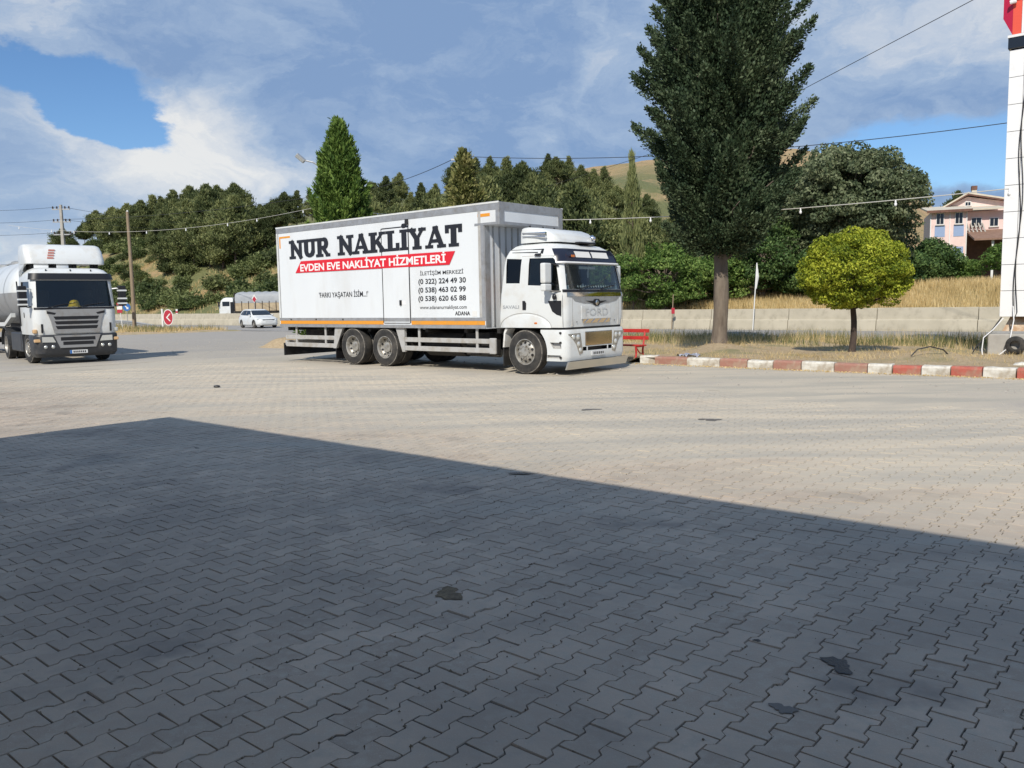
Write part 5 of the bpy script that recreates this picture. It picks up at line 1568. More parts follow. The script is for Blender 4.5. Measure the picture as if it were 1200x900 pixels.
blades('tall_straw', P_ - [0, 0, 0.01], rng.uniform(0.15, 0.55, len(P_)), rng.uniform(0.004, 0.009, len(P_)), 0.5, M['straw'], 'tall bleached grass stalks at the highway edge of the bed', 'grass')
tz = lambda a, b: float(terrain_z(a, b))
P_ = scatter_uv(95000, -45, 22, 51.8, 68, tz)
blades('meadow_grass', P_ - [0, 0, 0.03], rng.uniform(0.25, 0.75, len(P_)), rng.uniform(0.015, 0.04, len(P_)), 0.5, M['straw'], 'tall golden dry grass on the bank beyond the barrier', 'grass')
P_ = scatter_uv(45000, -150, -45, 52, 74, tz, lambda u, v: clumpy(u, v, 0.25, 0.42))
blades('bank_grass', P_ - [0, 0, 0.03], rng.uniform(0.2, 0.6, len(P_)), rng.uniform(0.02, 0.05, len(P_)), 0.5, M['straw'], 'golden dry grass on the lower slope of the pine hill', 'grass')
P_ = scatter_uv(26000, -95, -54, 24.8, 32.6, left_z, lambda u, v: clumpy(u, v, 0.7, 0.42) & (u - 0.22 * (v - 24.5) < -55))
blades('island_grass', P_ - [0, 0, 0.01], rng.uniform(0.08, 0.40, len(P_)), rng.uniform(0.008, 0.02, len(P_)), 0.7, M['straw'], 'dry grass on the traffic island around the chevron sign', 'grass')
P_ = scatter_uv(9000, -90, -55, 27, 32.6, left_z, lambda u, v: clumpy(u, v, 0.5, 0.55) & (u - 0.22 * (v - 24.5) < -56))
blades('island_weeds', P_ - [0, 0, 0.01], rng.uniform(0.15, 0.55, len(P_)), rng.uniform(0.01, 0.025, len(P_)), 0.6, M['greengrass'], 'green weeds on the traffic island beside the chevron sign', 'weeds')
# litter of dry leaves along the foot of the kerb
n = 2600
u = rng.uniform(-12.4, 8, n)
v = 19.05 - np.abs(rng.normal(0, 0.16, n))
P_ = np.stack([u * E1.x + v * E2.x, u * E1.y + v * E2.y, rng.uniform(0.004, 0.02, n)], 1)
ax = rng.normal(size=(n, 3)) * [1, 1, 0.35]
me = quads_np('leaf_litter', leaf_quads(P_, ax, rng.uniform(0.01, 0.03, n), rng.uniform(0.006, 0.018, n)), 4, M['straw'])
tag(obj_from('leaf_litter', me, None), 'dry leaf litter gathered along the foot of the painted kerb', 'leaves', None, 'stuff')
# loose stones on the yard
n = 1500
u, v = rng.uniform(-45, 8, n), rng.uniform(14.4, 22, n)
ok = ~((u > -30) & (v > 18.8))
u, v = u[ok], v[ok]
st_v = []
mbs = MB()
for a, b in zip(u, v):
    r = abs(rng.normal(0.012, 0.008)) + 0.006
    p = UV(a, b)
    q = rng.normal(1, 0.25, 6)
    mbs.add([(p.x + r * q[0], p.y, 0.004), (p.x, p.y + r * q[1], 0.004), (p.x - r * q[2], p.y, 0.004), (p.x, p.y - r * q[3], 0.004), (p.x, p.y, 0.004 + r * 0.8 * abs(q[4]))],
            [(0, 1, 4), (1, 2, 4), (2, 3, 4), (3, 0, 4)])
M['stone'] = mat('pebble', (0.40, 0.37, 0.32), 0.9, col2=(0.28, 0.26, 0.23), nscale=4, world=True)
tag(mbs.build('gravel', M['stone']), 'loose pale pebbles scattered over the dusty yard', 'gravel', None, 'stuff')

# ------------------------------------------------------------------ trees
def limb(mb, p0, p1, r0, r1, wob=0.1, seg=5, n=6):
    p0, p1 = Vector(p0), Vector(p1)
    L_ = (p1 - p0).length
    pts = []
    for i in range(seg + 1):
        t = i / seg
        p = p0.lerp(p1, t)
        if 0 < i:
            p = p + Vector(rng.normal(0, wob * L_ / seg, 3))
        pts.append(p)
    mb.tube(pts, [r0 + (r1 - r0) * i / seg for i in range(seg + 1)], n)
def trunk_rings(mb, pts, rad, n=14, rough=0.06):
    rings = []
    ph = rng.uniform(0, 6.28, 3)
    for i, (p, r) in enumerate(zip(pts, rad)):
        ring = []
        for k in range(n):
            a = 2 * math.pi * k / n
            q = 1 + rough * (math.sin(3 * a + ph[0] + i * 0.3) + 0.6 * math.sin(5 * a + ph[1] - i * 0.5)) + rng.normal(0, rough * 0.25)
            ring.append((p[0] + r * q * math.cos(a), p[1] + r * q * math.sin(a), p[2]))
        rings.append(ring)
    mb.loft(rings)

def plume_crown(name, z0, z1, outline, nplume, per, LL, WW, pr, rise, m, parent, jit=0.35, inner=0.0):
    """conifer crown: many upswept plumes, each a spindle of small sprays"""
    C, A, Ls, Ws = [], [], [], []
    for i in range(nplume):
        phi = i * 2.39996 + rng.normal(0, 0.3)
        zt = z0 + (z1 - z0) * ((i + rng.uniform(0, 1)) / nplume) ** 0.85
        rt = outline(zt, phi) * (rng.uniform(0.58, 1.0) if rng.random() < 0.7 else rng.uniform(0.95, 1.2))
        rt = min(rt, 1.14 * outline(zt, phi + 1.0), 2.95)
        za = max(z0 - 0.15, zt - rise * (0.5 + rt))
        k = int(per * rng.uniform(0.7, 1.3) * (0.35 + 0.65 * min(1, rt / 1.5 + 0.3)))
        t = rng.uniform(0.12, 1.0, k) ** 0.75
        r = rt * t ** 0.65
        z = za + (zt - za) * t ** 1.25
        sp = pr * np.sqrt(np.maximum(0.03, np.sin(np.pi * np.clip(t * 0.85 + 0.12, 0, 1)))) * rng.uniform(0.75, 1.2)
        off = rng.normal(0, 0.55, (k, 3)) * sp[:, None]
        off = np.clip(off, -1.2 * pr, 1.2 * pr)
        c = np.stack([r * math.cos(phi), r * math.sin(phi), z], 1) + off
        dr = rt * 0.65 * t ** -0.35
        dz = (zt - za) * 1.25 * t ** 0.25
        tang = unit(np.stack([dr * math.cos(phi), dr * math.sin(phi), dz], 1))
        C.append(c)
        A.append(tang + unit(off) * 0.6 + rng.normal(0, jit, (k, 3)))
        s = rng.uniform(0.6, 1.35, k)
        Ls.append(LL * s)
        Ws.append(WW * s)
    if inner:
        z = rng.uniform(z0 + 0.1, z1 - 0.4, int(inner))
        ph = rng.uniform(0, 2 * np.pi, len(z))
        r = np.array([outline(a, b) for a, b in zip(z, ph)]) * 0.62 * np.sqrt(rng.uniform(0.2, 1, len(z)))
        C.append(np.stack([r * np.cos(ph), r * np.sin(ph), z], 1))
        A.append(np.stack([np.cos(ph), np.sin(ph), np.full(len(z), 1.2)], 1) + rng.normal(0, 0.5, (len(z), 3)))
        Ls.append(np.full(len(z), LL * 1.15))
        Ws.append(np.full(len(z), WW * 1.5))
    C, A, Ls, Ws = np.concatenate(C), np.concatenate(A), np.concatenate(Ls), np.concatenate(Ws)
    me = quads_np(name, leaf_quads(C, A, Ls, Ws), 4, m)
    return obj_from(name, me, None, parent)
def clump_crown(name, clumps, per, LL, WW, m, parent, up=0.3):
    """broadleaf crown: leaves on the skins of many overlapping clumps (x,y,z,r)"""
    C, A = [], []
    for (x, y, z, r) in clumps:
        k = int(per * (r ** 2))
        d = unit(rng.normal(size=(k, 3)))
        d[:, 2] = np.abs(d[:, 2]) * up + d[:, 2] * (1 - up)
        rad = r * rng.uniform(0.55, 1.06, k) ** 0.6
        C.append(np.array([x, y, z]) + d * rad[:, None] * [1, 1, 0.8])
        A.append(np.cross(d + rng.normal(0, 0.45, (k, 3)), rng.normal(size=(k, 3))) + [0, 0, -0.15])
    C, A = np.concatenate(C), np.concatenate(A)
    s = rng.uniform(0.6, 1.35, len(C))
    me = quads_np(name, leaf_quads(C, A, LL * s, WW * s), 4, m)
    return obj_from(name, me, None, parent)

M['leaf_cypress'] = leaf_mat('cypress_foliage', (0.022, 0.043, 0.022), (0.056, 0.091, 0.045), (0.125, 0.160, 0.086), 0.9, 0.12)
M['leaf_thuja'] = leaf_mat('thuja_foliage', (0.048, 0.103, 0.021), (0.121, 0.201, 0.041), (0.230, 0.322, 0.075), 1.2, 0.2)
M['leaf_cedar'] = leaf_mat('yellowish_conifer_foliage', (0.072, 0.095, 0.026), (0.192, 0.202, 0.066), (0.408, 0.378, 0.168), 1.4, 0.2)
M['leaf_topiary'] = leaf_mat('golden_topiary_foliage', (0.075, 0.125, 0.014), (0.28, 0.335, 0.03), (0.58, 0.60, 0.068), 1.6, 0.25)
M['leaf_oak'] = leaf_mat('grey_green_foliage', (0.050, 0.076, 0.036), (0.123, 0.156, 0.078), (0.266, 0.294, 0.168), 0.35, 0.25)
M['leaf_bush'] = leaf_mat('bush_foliage', (0.043, 0.095, 0.019), (0.126, 0.214, 0.048), (0.252, 0.340, 0.090), 0.6, 0.3)
M['leaf_bush2'] = leaf_mat('deep_bush_foliage', (0.032, 0.073, 0.024), (0.089, 0.159, 0.049), (0.189, 0.270, 0.088), 0.6, 0.3)
M['leaf_pine'] = leaf_mat('pine_foliage', (0.048, 0.068, 0.027), (0.125, 0.155, 0.060), (0.265, 0.285, 0.115), 0.35, 0.25, 0.6)
M['leaf_shrub'] = leaf_mat('scrub_foliage', (0.055, 0.085, 0.030), (0.135, 0.170, 0.060), (0.250, 0.285, 0.115), 0.5, 0.25, 0.6)

# tall dark cypress-like conifer in the bed
def big_conifer():
    p = on_ground(843, 405, 0.25)
    T = thing('cypress_tree', 'huge dark green cypress with bare grey trunk growing in the kerbed bed', 'tree', (p.x, p.y, 0.10))
    mb = MB()
    zs = [-0.1, 0.06, 0.2, 0.45, 0.8, 1.2, 1.6, 2.0, 2.4, 2.9, 3.6, 5, 7, 9.5, 12]
    rs = [0.40, 0.34, 0.28, 0.24, 0.22, 0.215, 0.225, 0.22, 0.205, 0.20, 0.19, 0.19, 0.14, 0.09, 0.04]
    trunk_rings(mb, [(0.03 * math.sin(z), 0.02 * math.cos(1.7 * z), z) for z in zs], rs, 20, 0.045)
    for i in range(44):
        phi, z = i * 2.4, 2.6 + i * 0.2
        r = 1.5
        limb(mb, (0, 0, z), (r * math.cos(phi), r * math.sin(phi), z + 1.3), 0.05, 0.015, 0.15)
    mb.build('trunk', M['bark'], T, smooth=50)
    Z = [3.0, 3.2, 3.5, 4.1, 4.9, 5.8, 7.0, 7.8, 9.0, 10.4, 12, 13.5, 14.6]
    RR = [0.60, 1.05, 1.50, 1.95, 2.25, 2.40, 2.62, 2.68, 2.55, 2.30, 1.6, 0.9, 0.2]
    ol = lambda z, phi: float(np.interp(z, Z, RR)) * (1 + 0.15 * math.sin(3 * phi + z * 1.3) + 0.10 * math.sin(5 * phi - 1.7 * z))
    plume_crown('crown', 3.15, 14.6, ol, 240, 1250, 0.050, 0.024, 0.23, 0.48, M['leaf_cypress'], T, 0.45, 120000)
big_conifer()
def conifer(px, Y, top_y, wid, label, name, m, per, n, LL, WW, pr, rise, z0=0.3, lean=1.0):
    q = at_depth(px, top_y, Y)
    u, v = toUV(q)
    zb = bed_z(u, v)
    T = thing(name, label, 'tree', (q.x, q.y, zb - 0.05))
    H = q.z - zb
    mb = MB()
    trunk_rings(mb, [(0, 0, z) for z in np.linspace(-0.1, H * 0.93, 8)], np.linspace(0.16, 0.02, 8), 10)
    for i in range(24):
        z = 0.4 + i / 24 * H * 0.75
        r = wid * 0.55 * (1 - z / H)
        limb(mb, (0, 0, z), (r * math.cos(i * 2.4), r * math.sin(i * 2.4), z + 0.5), 0.03, 0.01, 0.12)
    mb.build('trunk', M['bark_dark'], T, smooth=50)
    ol = lambda z, phi: wid * (max(0.0, 1 - (max(z, z0) / H) ** 1.9) ** 0.75) * (1 + 0.10 * math.sin(3 * phi + z)) + 0.05
    plume_crown('crown', z0, H, ol, n, per, LL, WW, pr, rise, m, T, 0.4, 9000)
conifer(396, 38.0, 138, 2.05, 'bright green conical conifer rising behind the white box of the removal truck', 'thuja_tree', M['leaf_thuja'], 300, 220, 0.11, 0.035, 0.24, 0.9)
conifer(543, 42.0, 176, 2.1, 'yellow-tinged loose conifer behind the front top corner of the truck box', 'cedar_tree', M['leaf_cedar'], 170, 110, 0.12, 0.055, 0.30, 0.35)

def topiary():
    p = on_ground(999, 411, 0.22)
    u, v = toUV(p)
    T = thing('topiary_tree', 'small clipped globe tree with yellow-green foliage on a thin dark trunk', 'tree', (p.x, p.y, bed_z(u, v) - 0.03))
    mb = MB()
    zs = np.linspace(-0.05, 1.35, 9)
    trunk_rings(mb, [(0.03 * math.sin(3 * z), 0.02 * math.sin(4 * z + 1), z) for z in zs], np.interp(zs, [0, 0.15, 1.4], [0.12, 0.085, 0.07]), 10, 0.1)
    for i in range(26):
        a, e = i * 2.4, rng.uniform(0.1, 1.3)
        limb(mb, (0.02, 0.01, 1.2), (1.2 * math.cos(a) * math.cos(e), 1.2 * math.sin(a) * math.cos(e), 1.35 + 1.3 * math.sin(e)), 0.04, 0.012, 0.15)
    mb.build('trunk', M['bark_dark'], T, smooth=50)
    cl = []
    for i in range(230):
        d = unit(rng.normal(size=3))
        d[2] = d[2] if d[2] > -0.8 else -0.8
        k = rng.uniform(0.80, 1.0)
        cl.append((1.30 * k * d[0], 1.30 * k * d[1], 2.20 + (1.02 if d[2] > 0 else 1.12) * k * d[2], rng.uniform(0.16, 0.30)))
    clump_crown('crown', cl, 5200, 0.034, 0.017, M['leaf_topiary'], T, 0.15)
topiary()

def broad(px, py_base, Y, rx, top_y, label, name, m, nclump, per, LL, WW, cat='tree', low=0.25, group=None, ry=None, rmin=0.5, rmax=1.1, zoff=0.0):
    c = at_depth(px, py_base, Y)
    u, v = toUV(c)
    zb = (float(terrain_z(u, v)) if v > 51 else bed_z(u, v)) + zoff
    H = at_depth(px, top_y, Y).z - zb
    T = thing(name, label, cat, (c.x, c.y, zb - 0.08), rng.uniform(0, 6), group)
    mb = MB()
    cl = []
    for i in range(nclump):
        d = unit(rng.normal(size=3))
        k = rng.uniform(0.35, 1.0) ** 0.5
        lump = 1 + 0.18 * math.sin(3 * math.atan2(d[1], d[0]) + i % 2) + 0.1 * math.sin(5 * d[2])
        r = rng.uniform(rmin, rmax)
        zc = H * (low + (1 - low) / 2) + d[2] * k * H * (1 - low) / 2 * 0.88
        cl.append(((rx - r * 0.6) * k * d[0] * lump, ((ry or rx) - r * 0.6) * k * d[1] * lump, zc, r))
    trunk_rings(mb, [(0.04 * math.sin(z), 0, z) for z in np.linspace(-0.2, H * 0.6, 7)], np.linspace(0.05 * H * 0.9, 0.02 * H, 7), 10, 0.08)
    for i in range(0, nclump, 2):
        x, y, z, r = cl[i]
        limb(mb, (0, 0, min(z * 0.6, H * 0.55)), (x, y, z), 0.02 * H * 0.6, 0.02, 0.12, 4, 5)
    mb.build('trunk', M['bark'], T, smooth=50)
    clump_crown('crown' if cat == 'tree' else 'foliage', cl, per, LL, WW, m, T)
    return T
broad(985, 330, 62, 6.2, 166, 'massive grey-green broadleaf tree beyond the barrier beside the pink house', 'broadleaf_tree', M['leaf_oak'], 280, 420, 0.12, 0.065, low=0.03, rmin=0.7, rmax=1.35)
broad(925, 330, 68, 4.2, 225, 'smaller grey-green tree merging into the massive broadleaf tree', 'broadleaf_tree', M['leaf_oak'], 80, 330, 0.14, 0.075, low=0.1, rmin=0.7, rmax=1.3)
broad(778, 345, 60, 3.6, 281, 'broad bright green bush behind the barrier just past the truck cab', 'bush', M['leaf_bush'], 90, 420, 0.10, 0.055, 'bush', 0.05)
broad(845, 345, 62, 3.0, 296, 'low green bush behind the cypress trunk', 'bush', M['leaf_bush'], 60, 420, 0.10, 0.055, 'bush', 0.05)
broad(893, 340, 62, 3.6, 252, 'tall deep green bush between the cypress and the globe tree', 'bush', M['leaf_bush2'], 90, 380, 0.11, 0.06, 'bush', 0.05)
broad(728, 345, 66, 3.0, 300, 'green bush half hidden by the truck cab', 'bush', M['leaf_bush2'], 50, 380, 0.11, 0.06, 'bush', 0.05)
broad(950, 335, 60, 2.6, 292, 'dark bush behind the yellow-green globe tree', 'bush', M['leaf_bush2'], 50, 380, 0.11, 0.06, 'bush', 0.05)
broad(1092, 330, 66, 2.1, 280, 'dense dark green bush in front of the pink house', 'bush', M['leaf_bush2'], 70, 380, 0.10, 0.055, 'bush', 0.05)
broad(1060, 330, 62, 2.4, 293, 'green bush under the massive broadleaf tree', 'bush', M['leaf_bush2'], 45, 380, 0.10, 0.055, 'bush', 0.05)
broad(1128, 328, 66, 1.5, 306, 'small low bush by the shed of the pink house', 'bush', M['leaf_bush'], 30, 380, 0.09, 0.05, 'bush', 0.05)
broad(1166, 330, 64, 1.5, 287, 'young leafy tree in front of the wooden shed', 'young_tree', M['leaf_bush'], 34, 300, 0.10, 0.05, low=0.3, rmin=0.35, rmax=0.7)

# pines: four grown models, copied tree by tree over the hill
def pine_model(H, spread, seed, bare):
    mb = MB()
    cl_c, cl_a = [], []
    lean = rng.normal(0, 0.03, 2)
    pts = [(lean[0] * z + 0.06 * math.sin(z), lean[1] * z, z) for z in np.linspace(-0.3, H * 0.97, 10)]
    trunk_rings(mb, pts, np.linspace(0.17, 0.025, 10), 8, 0.05)
    nw = 24
    for i in range(nw):
        t = i / (nw - 1)
        z = H * (bare + (0.97 - bare) * t)
        rmax = spread * (0.35 + 0.65 * math.sin(math.pi * min(1, t * 0.75 + 0.22))) * (1 - t ** 2.0) + 0.2
        for k in range(rng.integers(4, 7)):
            a = rng.uniform(0, 2 * math.pi)
            r = rmax * rng.uniform(0.55, 1.1)
            base = np.array([lean[0] * z, lean[1] * z, z])
            tip = base + np.array([r * math.cos(a), r * math.sin(a), r * rng.uniform(0.05, 0.6)])
            limb(mb, base, tip, 0.045, 0.012, 0.1, 3, 5)
            for s in range(3):
                f = (0.55, 0.8, 1.0)[s]
                c = base + (tip - base) * f + rng.normal(0, 0.12, 3) + [0, 0, 0.12]
                kk = int(20 + 10 * r)
                off = rng.normal(0, 1, (kk, 3)) * np.array([0.28, 0.28, 0.22]) * (0.6 + 0.25 * r)
                cl_c.append(c + off)
                cl_a.append(unit(off) * 0.7 + [0, 0, 0.9] + rng.normal(0, 0.3, (kk, 3)))
    C, A = np.concatenate(cl_c), np.concatenate(cl_a)
    s = rng.uniform(0.6, 1.3, len(C))
    crown = quads_np('crown', leaf_quads(C, A, 0.22 * s, 0.075 * s), 4, M['leaf_pine'])
    trunk = mb.mesh('trunk')
    trunk.materials.append(M['bark_pine'])
    trunk.polygons.foreach_set('use_smooth', [True] * len(trunk.polygons))
    return trunk, crown
PINES = [pine_model(10, 2.8, 1, 0.28), pine_model(10, 3.3, 2, 0.20), pine_model(10, 2.6, 3, 0.10), pine_model(10, 3.3, 4, 0.45), pine_model(10, 3.0, 5, 0.08)]
def pine(x, y, h, k, zb=None, wide=1.0, label='green pine standing in the wood on the dry hillside', group='pines on the hillside'):
    u, v = toUV((x, y))
    zb = float(terrain_z(u, v)) if zb is None else zb
    T = thing('pine_tree', label, 'tree', (x, y, zb), rng.uniform(0, 6.28), group)
    s = h / 10
    T.scale = (s * wide, s * wide, s)
    obj_from('trunk', PINES[k][0], None, T)
    obj_from('crown', PINES[k][1], None, T)
TOP = [(60, 285), (72, 268), (85, 280), (98, 262), (112, 248), (130, 244), (150, 240), (165, 236), (182, 230), (200, 224), (220, 219), (240, 217), (258, 219), (275, 216), (290, 232),
       (305, 240), (318, 236), (332, 226), (346, 224), (365, 230), (400, 228), (435, 214), (452, 208), (466, 218), (480, 226), (495, 224), (512, 216), (530, 205), (555, 196), (575, 186), (592, 186),
       (610, 192), (625, 204), (640, 196), (652, 196), (665, 212), (680, 210), (695, 210), (708, 222), (722, 232), (738, 240), (760, 246), (790, 250), (820, 256)]
def depth_for_v(px, v):
    k = (px - 600) / FPX
    return v / (k * E2.x + E2.y)
for i, (px, ty) in enumerate(TOP):
    v = 82 + rng.uniform(-4, 6) if px < 420 else (72 + rng.uniform(-3, 6) if px < 640 else 78 + rng.uniform(0, 8))
    Y = depth_for_v(px, v)
    q = at_depth(px, ty, Y)
    u, vv = toUV(q)
    h = q.z - float(terrain_z(u, vv))
    lab = ('bare-trunked pine on the crest behind the wooden pole' if px < 175 else 'tall pine on the skyline above the covered lorry' if px < 350 else
           'pine rising behind the conical conifer and the truck box' if px < 520 else 'tall pine rising behind the cab end of the truck box' if px < 705 else 'pine on the slope behind the huge cypress')
    pine(q.x, q.y, float(np.clip(h, 4.5, 13.5)), (3 if px < 170 else int(rng.integers(0, 5))), None, 1.0, lab, lab.replace('pine', 'pines', 1))
for i in range(235):                                  # the body of the wood below the skyline
    px = rng.uniform(135, 340) if i < 125 else rng.uniform(420, 800)
    if i < 125:
        v = rng.uniform(66, 96) if px > 190 else rng.uniform(80, 98)
    else:
        v = rng.uniform(57, 84)
    Y = depth_for_v(px, v)
    x = (px - 600) / FPX * Y
    ty = np.interp(px, [t[0] for t in TOP], [t[1] for t in TOP]) + rng.uniform(4, 34)
    u, vv = toUV((x, Y))
    h = at_depth(px, ty, Y).z - float(terrain_z(u, vv))
    if h < 2.2:
        continue
    pine(x, Y, float(min(h, rng.uniform(8, 13))), int(rng.integers(0, 5)), None, rng.uniform(0.95, 1.3),
         *(('lower pine inside the wood above the covered lorry', 'lower pines above the lorry') if i < 125 else ('lower pine on the slope behind the removal truck', 'lower pines behind the truck')))
for px, ty, Y, lab in ((1118, 226, 130, 'dark pine showing above the roof of the pink house'), (922, 186, 190, 'thin lone pine on the open hilltop'), (908, 198, 185, 'short lone pine on the open hilltop'), (742, 182, 60, 'slender pine spire beside the huge cypress')):
    q = at_depth(px, ty, Y)
    u, vv = toUV(q)
    zb = float(terrain_z(u, vv))
    pine(q.x, q.y, q.z - zb, 1 if Y > 100 else 2, None, 0.9 if Y > 100 else 0.28, lab, None)

# scrub on the bank
def shrub_model(m):
    C, A = [], []
    for i in range(26):
        d = unit(rng.normal(size=3))
        c = np.array([d[0] * 0.75, d[1] * 0.75, abs(d[2]) * 0.75 + 0.1]) * rng.uniform(0.5, 1)
        k = 85
        off = unit(rng.normal(size=(k, 3))) * (0.34 * rng.uniform(0.5, 1.05, k))[:, None]
        C.append(c + off)
        A.append(unit(off) + rng.normal(0, 0.6, (k, 3)) + [0, 0, 0.4])
    C, A = np.concatenate(C), np.concatenate(A)
    C[:, 2] = np.maximum(C[:, 2], 0.0)
    s = rng.uniform(0.6, 1.3, len(C))
    return quads_np('foliage', leaf_quads(C, A, 0.085 * s, 0.04 * s), 4, m)
def stems_model():
    mb = MB()
    for i in range(9):
        a = i * 0.7
        limb(mb, (0.03 * math.cos(a), 0.03 * math.sin(a), -0.15), (0.5 * math.cos(a), 0.5 * math.sin(a), 0.6), 0.02, 0.008, 0.1, 3, 5)
    me = mb.mesh('stems')
    me.materials.append(M['bark_dark'])
    return me
SH = [shrub_model(M['leaf_shrub']), shrub_model(M['leaf_shrub']), shrub_model(M['leaf_pine'])]
STM = stems_model()
for i in range(215):
    if i < 170:
        px, v = rng.uniform(105, 345), rng.uniform(54.5, 80)
    else:
        px, v = rng.uniform(600, 800), rng.uniform(55, 80)
    Y = depth_for_v(px, v)
    x = (px - 600) / FPX * Y
    u, vv = toUV((x, Y))
    lab = 'round shrub on the bank behind the wooden pole' if px < 225 else 'round shrub on the bank above the covered lorry' if px < 400 else 'round shrub on the slope behind the truck cab'
    T = thing('hillside_shrub', lab, 'shrub', (x, Y, float(terrain_z(u, vv)) - 0.05), rng.uniform(0, 6.28), lab.replace('shrub', 'shrubs', 1))
    s = rng.uniform(0.7, 2.4)
    T.scale = (s * rng.uniform(0.9, 1.5), s * rng.uniform(0.9, 1.3), s)
    obj_from('foliage', SH[i % 3], None, T)
    obj_from('stems', STM, None, T)

# ------------------------------------------------------------------ bench
def bench():
    p = UV(-12.25, 19.75)
    T = thing('park_bench', 'red painted slatted bench half hidden by the truck cab at the kerb end', 'bench', (p.x, p.y, 0.0), RZ)
    # local: x along the bench (to the right), y away from the viewer
    L_ = 1.75
    for k, (y, z) in enumerate(((0.03, 0.44), (0.17, 0.435), (0.31, 0.43))):
        MB().box(-L_, 0.12, y - 0.055, y + 0.055, z - 0.02, z + 0.02).build('seat_slat', M['redpaint'], T, bevel=0.006)
    for y, z in ((0.44, 0.63), (0.48, 0.83)):
        MB().box(-L_, 0.14, y - 0.018, y + 0.018, z - 0.05, z + 0.05).build('back_slat', M['redpaint'], T, bevel=0.006)
    for x in (0.0, -L_ + 0.15):
        MB().tube([(x, -0.02, 0.0), (x, 0.02, 0.22), (x, 0.0, 0.41)], 0.028, 8).build('leg', M['redpaint'], T)
        MB().tube([(x, 0.40, 0.0), (x, 0.36, 0.30), (x, 0.40, 0.45), (x, 0.50, 0.88)], 0.026, 8).build('leg', M['redpaint'], T)
        MB().box(x - 0.025, x + 0.025, -0.02, 0.40, 0.385, 0.415).build('seat_bearer', M['redpaint'], T)
        MB().tube([(x, 0.0, 0.40), (x, 0.20, 0.22), (x, 0.36, 0.20)], 0.018, 6).build('brace', M['redpaint'], T)
bench()

